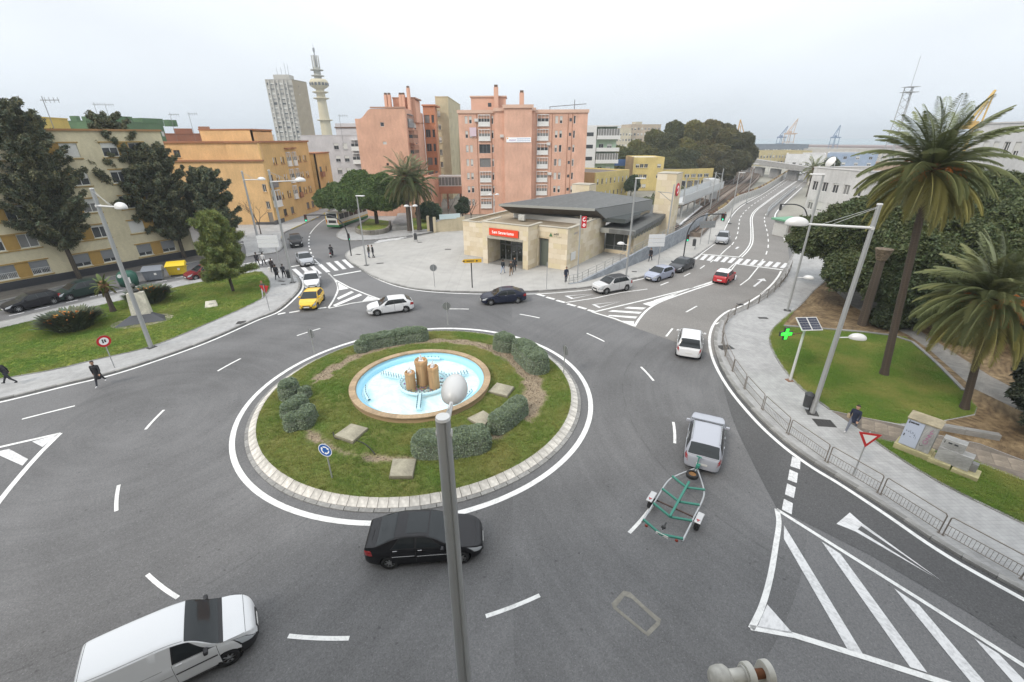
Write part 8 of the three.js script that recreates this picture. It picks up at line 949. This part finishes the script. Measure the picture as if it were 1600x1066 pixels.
{ const p = [-43.35, -48.76], t = thing('bottle_bank', 'dark green bottle bank beside the tall lamp post', 'container', [p[0], 0.012, p[1]], 0.5); const gm = M([0.02, 0.095, 0.065], 0.5); mesh('body', new THREE.LatheGeometry([[0, 0.03], [0.78, 0.03], [0.86, 0.8], [0.82, 1.3], [0.55, 1.62], [0, 1.7]].map(([r, y]) => new THREE.Vector2(r, y)), 24).scale(1.1, 1, 1), gm, t); mesh('opening', merge([cyl(0.2, 0.2, 0.06, 0, 0, 0).rotateX(Math.PI / 2).translate(-0.45, 1.3, 0.72)]), winM.white, t); mesh('label', rbox(0.5, 0.7, 0.03, 0.01, 0.15, 0.75, 0.855), winM.white, t); mesh('lifting_ring', new THREE.TorusGeometry(0.12, 0.03, 6, 14).translate(0, 1.78, 0), mIron, t); }
for (const [lab, p, c] of [['grey wheeled waste container on the left street', [-41.88, -50.74], [0.17, 0.185, 0.21]], ['yellow wheeled waste container on the left street', [-40.61, -52.86], [0.66, 0.48, 0.02]]]) { const t = thing('waste_container', lab, 'container', [p[0], 0.012, p[1]], 0.42, 'wheeled waste containers'), m = M(c, 0.5); mesh('body', hexa([[-0.95, 1.25, 0.55], [0.95, 1.25, 0.55], [0.95, 1.25, -0.65], [-0.95, 1.25, -0.65]], [[-0.82, 0.15, 0.4], [0.82, 0.15, 0.4], [0.82, 0.15, -0.5], [-0.82, 0.15, -0.5]]), m, t); mesh('lid', hexa([[-0.95, 1.52, 0.1], [0.95, 1.52, 0.1], [0.95, 1.62, -0.62], [-0.95, 1.62, -0.62]], [[-1.03, 1.24, 0.66], [1.03, 1.24, 0.66], [1.03, 1.3, -0.72], [-1.03, 1.3, -0.72]]), m, t); for (const k of [-0.6, -0.2, 0.2, 0.6]) mesh('rib', box(0.05, 0.9, 0.05, k, 0.7, 0.5).rotateX(0.0), m, t); for (const s of [-1, 1]) { mesh('trunnion', rod([s * 0.95, 1.05, 0], [s * 1.15, 1.05, 0], 0.05), m, t); for (const z of [-0.4, 0.3]) mesh('wheel', cyl(0.1, 0.1, 0.06).rotateZ(Math.PI / 2).translate(s * 0.65, 0.1, z), mTyre, t); } mesh('label', box(0.24, 0.24, 0.012, 0.3, 0.85, 0.54), winM.white, t); }
// ---------- right lawn: solar pharmacy sign, cabinets ----------
{ const p = [18.64, -26.06], t = thing('pharmacy_sign', 'green pharmacy cross with a solar panel on a grey post', 'sign', [p[0], 0.1, p[1]], 0.1); mesh('post', rod([0, 0, 0], [0, 4.0, 0], 0.085, 0.075), mAluL, t); mesh('foot', rbox(0.5, 0.05, 0.4, 0.01, 0, 0.03, 0), M([0.2, 0.1, 0.06], 0.8), t); const pn = mesh('solar_panel', rbox(1.45, 0.05, 1.0, 0.01), mAluL, t); pn.position.set(0.1, 4.15, 0.1); pn.rotation.set(0.62, 0, -0.04); for (const s of [-0.355, 0.355]) for (let i = 0; i < 3; i++) for (let j = 0; j < 5; j++) mesh('cell', box(0.2, 0.01, 0.165, s - 0.21 + i * 0.21, 0.028, -0.36 + j * 0.18), M([0.045, 0.05, 0.075], 0.2), pn); mesh('arm', merge([rod([0, 3.5, 0], [-0.75, 3.45, 0], 0.03), box(0.16, 0.1, 0.1, -0.72, 3.45, 0)]), M([0.16, 0.07, 0.05], 0.7), t); const cr = (s, d) => merge([box(s, s / 3, d), box(s / 3, s, d)]); const k = mesh('cross_frame', cr(0.84, 0.13), mDarkPost, t); k.position.set(-1.22, 3.5, 0); mesh('lit_cross', merge([box(0.74, 0.2, 0.015, 0, 0, 0.07), box(0.2, 0.27, 0.015, 0, 0.235, 0.07), box(0.2, 0.27, 0.015, 0, -0.235, 0.07)]), M([0.05, 0.5, 0.05], 0.4, { emissive: col(0.04, 0.72, 0.05), emissiveIntensity: 1 }), k); const L = new THREE.PointLight(0x33ff44, 0.6, 4); L.position.set(-1.22, 3.5, 0.25); t.add(L); }
{ const gm = conc([0.40, 0.405, 0.40], 0.8), bm = conc([0.44, 0.49, 0.58], 0.7), ym = conc([0.5, 0.46, 0.26]);
  const a = [20.03, -18.84], b = [20.79, -17.87], yaw = Math.atan2(-(b[1] - a[1]), b[0] - a[0]), W = Math.hypot(b[0] - a[0], b[1] - a[1]);
  const t = thing('electrical_cabinet', 'tall grey electrical cabinet with graffiti and a pale blue door', 'cabinet', [a[0], 0.13, a[1]], yaw); mesh('concrete_base', rbox(W + 0.25, 0.34, 0.95, 0.03, W / 2, 0.17, -0.4), ym, t); mesh('housing', rbox(W - 0.05, 1.55, 0.7, 0.02, W / 2, 1.1, -0.42), gm, t); mesh('roof', hexa([[-0.04, 1.94, 0], [W + 0.04, 1.94, 0], [W + 0.04, 2.02, -0.85], [-0.04, 2.02, -0.85]], [[-0.04, 1.88, 0], [W + 0.04, 1.88, 0], [W + 0.04, 1.88, -0.85], [-0.04, 1.88, -0.85]]), conc([0.40, 0.35, 0.24]), t);
  const gt = canvasTex(256, 340, (x, w, h) => { x.fillStyle = '#a9b2c3'; x.fillRect(0, 0, w, h); x.strokeStyle = '#33384a'; x.lineWidth = 4; x.beginPath(); const q = [[40, 130, 34, 150], [34, 150, 58, 150], [70, 140, 74, 160], [74, 160, 90, 138], [100, 128, 104, 165], [104, 165, 122, 165], [130, 140, 132, 170], [130, 155, 148, 155], [148, 140, 150, 172], [160, 176, 190, 182], [176, 150, 178, 214], [200, 190, 204, 226], [110, 210, 140, 214]]; for (const [a1, b1, c1, d1] of q) { x.moveTo(a1, b1); x.lineTo(c1, d1); } x.stroke(); });
  const d1 = mesh('door', rbox(W * 0.56, 1.48, 0.03, 0.008, W * 0.28, 1.1, -0.055), bm, t); mesh('graffiti', new THREE.PlaneGeometry(W * 0.54, 1.42).translate(W * 0.28, 1.1, -0.037), M(0xffffff, 0.7, { map: gt }), d1); mesh('vent', merge([box(0.16, 0.07, 0.02, W * 0.18, 1.72, -0.03), box(0.16, 0.07, 0.02, W * 0.32, 1.72, -0.03), box(0.04, 0.14, 0.03, W * 0.08, 1.72, -0.03), box(0.04, 0.14, 0.03, W * 0.07, 0.95, -0.03)]), mDarkPost, d1);
  const gp = canvasTex(128, 256, (x, w, h) => { x.clearRect(0, 0, w, h); x.strokeStyle = '#a35087'; x.lineWidth = 5; x.beginPath(); x.moveTo(84, 20); x.lineTo(60, 60); x.lineTo(92, 56); x.lineTo(52, 96); x.lineTo(86, 96); x.lineTo(46, 130); x.lineTo(80, 136); x.moveTo(70, 150); x.arc(56, 170, 22, -0.6, 5); x.stroke(); x.strokeStyle = '#3b3b44'; x.beginPath(); x.arc(26, 210, 16, 0, 3.4); x.stroke(); }); const d2 = mesh('door', rbox(W * 0.4, 1.48, 0.03, 0.008, W * 0.78, 1.1, -0.055), gm, t); mesh('graffiti', new THREE.PlaneGeometry(W * 0.38, 1.3).translate(W * 0.78, 1.15, -0.036), M(0xffffff, 0.8, { map: gp, transparent: true }), d2);
  const c = [20.77, -17.72], t2 = thing('electrical_cabinet', 'lower stepped grey electrical cabinet on cracked yellow bases', 'cabinet', [c[0], 0.13, c[1]], yaw); mesh('concrete_base', rbox(0.85, 0.28, 0.85, 0.03, 0.36, 0.14, -0.4), ym, t2); mesh('concrete_base', rbox(0.95, 0.24, 0.85, 0.03, 1.32, 0.12, -0.36), ym, t2); mesh('housing', rbox(1.25, 0.75, 0.55, 0.02, 0.75, 0.62, -0.42), gm, t2); mesh('upper_box', rbox(0.85, 0.5, 0.5, 0.02, 0.55, 1.24, -0.44), gm, t2); mesh('meter_box', rbox(0.24, 0.42, 0.3, 0.02, 1.5, 0.45, -0.5), conc([0.28, 0.285, 0.29]), t2); mesh('vent', merge([box(0.14, 0.07, 0.02, 0.42, 1.34, -0.18), box(0.14, 0.07, 0.02, 0.64, 1.34, -0.18), box(0.03, 0.12, 0.03, 0.22, 1.34, -0.18)]), mDarkPost, t2); }
{ const A = [23.34, -20.67], B = [26.1, -19.54], t = thing('low_wall', 'low grey concrete edging wall behind the cabinets', 'wall', [0, 0, 0]); walk([A, B], 1.5).forEach(([x, z, a, L]) => { const o = mesh('block', unit, mKerb[(rnd() * 3) | 0], t); o.position.set(x, 0.28, z); o.rotation.y = a; o.scale.set(L - 0.02, 0.36, 0.32); }); }
{ // station totem, kiosk roof by the avenue
  const p = [7.66, -50.33], t = thing('station_totem', 'red railway totem with round white logos on a tall pole by the station', 'sign', [p[0], 0.12, p[1]], 0.25); mesh('pole', rod([0, 0, 0], [0, 7.1, 0], 0.075), mAlu, t); const lt = canvasTex(128, 256, (x) => { x.fillStyle = '#c9222f'; x.fillRect(0, 0, 128, 256); x.strokeStyle = '#fff'; x.lineWidth = 20; x.beginPath(); x.arc(64, 66, 36, 0.4, 5.3); x.stroke(); x.fillStyle = '#fff'; x.beginPath(); x.arc(64, 190, 38, 0, 7); x.fill(); x.fillStyle = '#c9222f'; x.beginPath(); x.arc(64, 190, 16, 0, 7); x.fill(); }); const b = mesh('panel', rbox(0.6, 1.28, 0.1, 0.03, 0.42, 6.35, 0), M([0.5, 0.02, 0.03], 0.5), t); mesh('face', new THREE.PlaneGeometry(0.57, 1.24).translate(0.42, 6.35, 0.056), M(0xffffff, 0.5, { map: lt }), b);
  const k = at2([45.89, 3.91, -75.09]), t3 = thing('kiosk', 'small kiosk with a flat green roof beside the avenue', 'kiosk', [k[0], 0, k[1]], 0.3); mesh('walls', bx(-1.6, 1.6, 0, 2.4, -1.3, 1.3), M([0.5, 0.5, 0.48], 0.7), t3); mesh('roof', rbox(4.2, 0.3, 3.4, 0.05, 0, 2.6, 0), M([0.12, 0.3, 0.18], 0.6), t3); mesh('shutter', box(2.4, 1.4, 0.04, 0, 1.4, 1.31), winM.dark, t3);
  const gr = thing('guard_railing', 'railing on the far right side of the avenue', 'railing', [0, 0, 0]); walk(offsetLine(avR.slice(66), 1.6), 2.5).slice(0, 26).forEach(([x, z, a, L]) => { const f = mesh('panel', winG.gr ??= merge([rod([-1.2, 0, 0], [-1.2, 1.1, 0], 0.05), rod([-1.25, 1.1, 0], [1.25, 1.1, 0], 0.045), rod([-1.25, 0.6, 0], [1.25, 0.6, 0], 0.03), bx(-1.25, 1.25, -0.05, 0.35, -0.1, 0.1)]), mAlu, gr); f.position.set(x, 0.05, z); f.rotation.y = a; });
}
{ // pulley bracket fixed to the house front just below the lens
  const t = thing('pulley_bracket', 'white painted metal bracket with a round knob and rusty pin close to the lens', 'bracket', [0.272, 14.345, -0.352], 0.1), m = M([0.60, 0.59, 0.54], 0.5, { map: concTex }), ru = conc([0.2, 0.075, 0.03]);
  const lat = (p) => new THREE.LatheGeometry(p.map(([r, x]) => new THREE.Vector2(r, x)), 26).rotateZ(-Math.PI / 2);
  mesh('knob', lat([[0, -0.011], [0.010, -0.0105], [0.0145, -0.006], [0.016, 0.002], [0.0155, 0.010], [0.012, 0.014], [0, 0.014]]), m, t); mesh('shaft', lat([[0.0095, 0.012], [0.0095, 0.034], [0.0125, 0.034], [0.0125, 0.038], [0, 0.038]]), m, t);
  const lug = new THREE.Shape(); lug.absarc(0, 0, 0.0145, 0, Math.PI, false); lug.lineTo(-0.02, -0.09); lug.lineTo(0.02, -0.09); const hole = new THREE.Path(); hole.absarc(0, 0, 0.006, 0, 6.283, true); lug.holes.push(hole); const lg = new THREE.ExtrudeGeometry(lug, { depth: 0.007, bevelEnabled: true, bevelSize: 0.0012, bevelThickness: 0.0012, bevelSegments: 2 }).rotateY(Math.PI / 2); mesh('lug', lg.clone().translate(0.038, 0, 0), m, t); mesh('lug', lg.clone().translate(0.064, 0, 0.0), m, t); mesh('pin', lat([[0.0062, 0.04], [0.0062, 0.066], [0, 0.066]]), ru, t); mesh('arm', merge([box(0.05, 0.02, 0.05, 0.056, -0.08, 0), rod([0.056, -0.09, 0], [0.056, -0.6, 2.55], 0.02)]), m, t);
}
// ---------- people ----------
const skin = [0.42, 0.25, 0.17];
function handGeo(s) { const a = [new RoundedBoxGeometry(0.026, 0.085, 0.075, 2, 0.011).translate(0, -0.045, 0)]; [[-0.028, 0.062], [-0.009, 0.074], [0.010, 0.070], [0.028, 0.055]].forEach(([z, l]) => a.push(rod([0, -0.08, z], [0.008, -0.08 - l * 0.5, z], 0.0085), rod([0.008, -0.08 - l * 0.5, z], [0.024, -0.08 - l, z], 0.008, 0.006))); a.push(rod([0, -0.03, 0.036 * s], [0.018, -0.07, 0.062 * s], 0.01), rod([0.018, -0.07, 0.062 * s], [0.03, -0.1, 0.06 * s], 0.009, 0.007)); return merge(a); }
function person(label, [x, z], head, o = {}) { // o: h, top, legs, shoe, hair, swing, coat, pose, y
  const { h = 1.72, top = [0.02, 0.02, 0.024], legs = [0.02, 0.022, 0.03], shoe = [0.02, 0.02, 0.02], hair = [0.025, 0.018, 0.014], swing = 0.35, coat = 0, pose = 'walk', y = 0.12, lean = 0.05, group } = o;
  const k = h / 1.75, B = [], J = (a, b, r0, r1, c) => B.push([V(...a), V(...b), r0, r1, c]); const ride = pose === 'ride', hipY = ride ? 0.86 : 0.93, hip = [0, hipY, 0], ch = [lean * 0.9 + (ride ? 0.05 : 0), hipY + 0.47, 0], nk = [ch[0] + lean * 0.3, hipY + 0.57, 0], hd = [nk[0] + 0.02 + lean * 0.3, hipY + 0.74, 0];
  J(hip, [lean * 0.4, hipY + 0.22, 0], 0.135 + coat * 0.02, 0.13 + coat * 0.02, top); J([lean * 0.4, hipY + 0.22, -0.03], [ch[0], ch[1] - 0.08, -0.04], 0.125, 0.13, top); J([lean * 0.4, hipY + 0.22, 0.03], [ch[0], ch[1] - 0.08, 0.04], 0.125, 0.13, top); J([ch[0], ch[1], -0.13], [ch[0], ch[1], 0.13], 0.085, 0.085, top); J(ch, nk, 0.07, 0.055, top); J(nk, [hd[0] - 0.02, hd[1] - 0.06, 0], 0.05, 0.05, skin);
  J([hd[0], hd[1] + 0.03, 0], [hd[0] + 0.015, hd[1] - 0.045, 0], 0.095, 0.072, skin); J([hd[0] - 0.02, hd[1] + 0.05, 0], [hd[0] - 0.045, hd[1] + 0.0, 0], 0.102, 0.085, hair); J([hd[0] + 0.095, hd[1] - 0.005, 0], [hd[0] + 0.108, hd[1] - 0.025, 0], 0.012, 0.016, skin); for (const s of [-1, 1]) J([hd[0], hd[1] - 0.01, s * 0.082], [hd[0] - 0.01, hd[1] - 0.03, s * 0.084], 0.02, 0.012, skin);
  const hands = []; for (const s of [-1, 1]) { const w = s * swing, kn = ride ? [0.36, 0.66, s * 0.17] : [Math.sin(w) * 0.45 + 0.03, hipY - 0.44 * Math.cos(w), s * 0.1], an = ride ? [0.3, 0.26, s * 0.16] : [kn[0] + Math.sin(w * 1.1 - (w < 0 ? 0.35 : 0)) * 0.42, Math.max(0.08, kn[1] - 0.42 * Math.cos(w * 1.1 - (w < 0 ? 0.3 : 0))), s * 0.1];
    J([0, hipY - 0.02, s * 0.085], kn, 0.1, 0.065, coat > 0.9 ? top : legs); J(kn, an, 0.064, 0.045, legs); J([an[0] - 0.03, an[1] - 0.03, an[2]], [an[0] + 0.15, an[1] - 0.045, an[2] + s * 0.02], 0.045, 0.036, shoe);
    const sw = pose === 'stand' ? s * 0.08 : -w * 0.9, sh = [ch[0], ch[1] + 0.01, s * 0.19], el = ride ? [ch[0] + 0.18, ch[1] - 0.22, s * 0.26] : pose === 'phone' ? [ch[0] + 0.05, ch[1] - 0.28, s * 0.24] : [ch[0] + Math.sin(sw) * 0.28, ch[1] - 0.28 * Math.cos(sw), s * 0.25], wr = ride ? [ch[0] + 0.36, ch[1] - 0.26, s * 0.28] : pose === 'phone' ? [ch[0] + 0.27, ch[1] - 0.18, s * 0.12] : [el[0] + Math.sin(sw + 0.3) * 0.25, el[1] - 0.25 * Math.cos(sw + 0.3), s * 0.25]; J(sh, el, 0.062, 0.05, top); J(el, wr, 0.05, 0.037, top); hands.push([s, el, wr]); }
  if (coat) J([0, hipY, 0], [0, hipY - 0.32 * coat, 0], 0.15, 0.17, top);
  const N = 56, mc = new MarchingCubes(N, undefined, false, false, 40000), half = N / 2, S = 1.02; mc.isolation = 0; const sd = (p, [a, b, r0, r1]) => { const bx2 = b.x - a.x, by = b.y - a.y, bz = b.z - a.z, t = clamp(((p.x - a.x) * bx2 + (p.y - a.y) * by + (p.z - a.z) * bz) / (bx2 * bx2 + by * by + bz * bz + 1e-9), 0, 1); return Math.hypot(p.x - a.x - bx2 * t, p.y - a.y - by * t, p.z - a.z - bz * t) - lerp(r0, r1, t); };
  const p = V(0, 0, 0), sx = 0.62, sy = S, sz = 0.48, cy = 0.93; for (let kz = 0; kz < N; kz++) for (let ky = 0; ky < N; ky++) for (let kx = 0; kx < N; kx++) { p.set((kx - half) / half * sx + 0.1, (ky - half) / half * sy + cy, (kz - half) / half * sz); let d = 1e3; for (const b of B) { const e = sd(p, b); if (e > d + 0.1) continue; if (d > e + 0.1) { d = e; continue; } const hh = clamp(0.5 + 0.5 * (d - e) / 0.035, 0, 1); d = lerp(d, e, hh) - 0.035 * hh * (1 - hh); } mc.field[kx + ky * N + kz * N * N] = -d; }
  mc.update(); const n = mc.count, P2 = new Float32Array(n * 3), C3 = new Float32Array(n * 3); for (let i = 0; i < n; i++) { const q = V(mc.positionArray[i * 3] * sx + 0.1, mc.positionArray[i * 3 + 1] * sy + cy, mc.positionArray[i * 3 + 2] * sz); let bd = 1e3, c = top; for (const b of B) { const e = sd(q, b); if (e < bd) { bd = e; c = b[4]; } } P2.set([q.x, q.y, q.z], i * 3); C3.set(c, i * 3); }
  let g = new THREE.BufferGeometry(); g.setAttribute('position', new THREE.BufferAttribute(P2, 3)); g.setAttribute('normal', new THREE.BufferAttribute(new Float32Array(n * 3), 3)); g.setAttribute('color', new THREE.BufferAttribute(C3, 3)); g.computeVertexNormals();
  const extra = []; const tint = (e, c) => { const f = e.index ? e.toNonIndexed() : e; f.deleteAttribute('uv'); const a = new Float32Array(f.attributes.position.count * 3); for (let i = 0; i < a.length; i += 3) a.set(c, i); f.setAttribute('color', new THREE.BufferAttribute(a, 3)); return f; };
  for (const [s, el, wr] of hands) { const d = V(wr[0] - el[0], wr[1] - el[1], wr[2] - el[2]).normalize(), e = handGeo(-s); e.applyQuaternion(new THREE.Quaternion().setFromUnitVectors(V(0, -1, 0), d)); e.translate(...wr); extra.push(tint(e, skin)); } for (const s of [-1, 1]) extra.push(tint(sph(0.013, hd[0] + 0.082, hd[1] + 0.005, s * 0.034, 8), [0.02, 0.015, 0.012])); extra.push(tint(box(0.012, 0.01, 0.045, hd[0] + 0.087, hd[1] - 0.055, 0), [0.25, 0.09, 0.08]));
  g = mergeGeometries([g, ...extra]); g.scale(k, k, k); const m = mesh('person', g, mPerson); m.position.set(x, y, z); m.rotation.y = Math.atan2(-head[1], head[0]); tag(m, label, 'person', group);
  if (o.helmet) mesh('helmet', new THREE.SphereGeometry(0.14, 18, 12).translate(hd[0] * k, (hd[1] + 0.02) * k, 0), P([0.02, 0.02, 0.022], 0.2, { clearcoat: 1 }), m);
  return m;
}
const mPerson = M(0xffffff, 0.85, { vertexColors: true }), jean = [0.06, 0.08, 0.14];
person('person in a dark jacket leaning into the walk at the far left edge', [-33.55, -26.02], [-0.9, 0.15], { lean: 0.18, swing: 0.5, h: 1.7 });
person('person in a long black coat stepping off the left kerb', [-27.52, -26.04], [0.35, 0.95], { coat: 1, swing: 0.4, h: 1.78, shoe: [0.6, 0.6, 0.6], y: 0.06 });
person('person in black walking away at the crossing left of the conifer', [-32.72, -56.41], [-0.2, -1], { h: 1.76 }); person('person in a pale jacket and dark trousers walking away by the conifer', [-31.97, -56.55], [-0.1, -1], { top: [0.5, 0.5, 0.5], h: 1.68 });
person('person in a dark coat carrying bags beside the corner lamp', [-29.37, -53.49], [-0.3, -1], { coat: 0.6, top: [0.025, 0.02, 0.022], h: 1.68 }); person('largest person of the group in black near the corner lamp', [-27.31, -50.34], [-0.25, -1], { coat: 0.8, h: 1.74 }); person('person with a dark backpack nearest the corner lamp', [-26.73, -50.84], [-0.3, -1], { h: 1.66, top: [0.03, 0.032, 0.04] });
person('person in grey and black behind the give way sign on the left corner', [-25.6, -44.02], [0.15, 1], { top: [0.06, 0.05, 0.055], legs: [0.4, 0.4, 0.42], hair: [0.2, 0.05, 0.025], shoe: [0.6, 0.6, 0.62], h: 1.7 });
person('left person of the pair chatting on the plaza, olive jacket', [-19.61, -60.66], [1, 0.3], { pose: 'stand', swing: 0.08, top: [0.07, 0.065, 0.045], legs: jean }); person('right person of the pair chatting on the plaza, black clothes', [-18.99, -60.65], [-1, -0.1], { pose: 'stand', swing: 0.1 });
person('person in light blue jeans walking towards the station doors', [-1.06, -52.24], [0.4, -1], { legs: [0.3, 0.36, 0.46], top: [0.015, 0.02, 0.025] }); person('person in brown trousers looking at a phone before the station entrance', [-0.06, -51.54], [-0.2, 1], { pose: 'phone', swing: 0.2, legs: [0.2, 0.12, 0.06], top: [0.025, 0.025, 0.022] }); person('person in black just behind the one in brown trousers', [0.38, -53.2], [-0.1, 1], { swing: 0.2, top: [0.015, 0.018, 0.022] });
person('person in dark blue standing at the start of the ramp handrail', [6.15, -48.84], [0.2, 1], { pose: 'stand', swing: 0.05, top: [0.012, 0.018, 0.04], legs: [0.015, 0.02, 0.04], coat: 0.5 }); person('person in black walking by the retaining wall of the ramp', [18.32, -57.94], [-0.6, 0.8], { swing: 0.25, coat: 0.4 }); person('small distant person in black by the far railway wall', [41.2, -88.11], [-0.2, 1], { swing: 0.2 });
person('person in a dark blue coat walking along the right pavement', [18.7, -20.35], [-0.7, 0.5], { top: [0.012, 0.018, 0.04], legs: [0.13, 0.14, 0.17], shoe: [0.45, 0.45, 0.45], swing: 0.42, h: 1.68, coat: 0.5, pose: 'walk' });
{ const p = [-25.22, -61.88], m = person('helmeted scooter rider in black on the left street', [p[0] + 0.02, p[1] + 0.1], [Math.cos(1.75), -Math.sin(1.75)], { pose: 'ride', y: 0.0, helmet: 1, top: [0.02, 0.02, 0.024] }); }
{ const b = thing('shopping_bag', 'red shopping bag beside the group near the corner lamp', 'bag', [0, 0, 0]); const [x, z] = [-28.83, -53.2]; b.position.set(x, 0.12, z); mesh('sack', rbox(0.38, 0.42, 0.2, 0.05, 0, 0.5, 0, 2), M([0.3, 0.03, 0.03], 0.7), b); mesh('handle', new THREE.TorusGeometry(0.12, 0.012, 6, 14, Math.PI).translate(0, 0.7, 0), mTrim, b);
  const c = thing('shopping_bag', 'white carrier bag held at the left of the group', 'bag', [0, 0, 0]); const q = [-29.73, -53.5]; c.position.set(q[0], 0.12, q[1]); mesh('sack', rbox(0.34, 0.42, 0.18, 0.06, 0, 0.38, 0, 2), M([0.62, 0.62, 0.6], 0.6), c); mesh('handle', new THREE.TorusGeometry(0.1, 0.01, 6, 14, Math.PI).translate(0, 0.58, 0), M([0.6, 0.6, 0.58]), c);
  const d = thing('handbag', 'beige handbag carried by the person on the right pavement', 'bag', [0, 0, 0]); const r = [18.69, -20.65]; d.position.set(r[0], 0.12, r[1]); mesh('sack', rbox(0.34, 0.3, 0.18, 0.07, 0, 0.85, 0, 2), M([0.38, 0.3, 0.2], 0.7), d); mesh('handle', new THREE.TorusGeometry(0.14, 0.012, 6, 14, Math.PI).translate(0, 0.98, 0), M([0.1, 0.07, 0.05]), d); }

renderer.render(scene, camera);
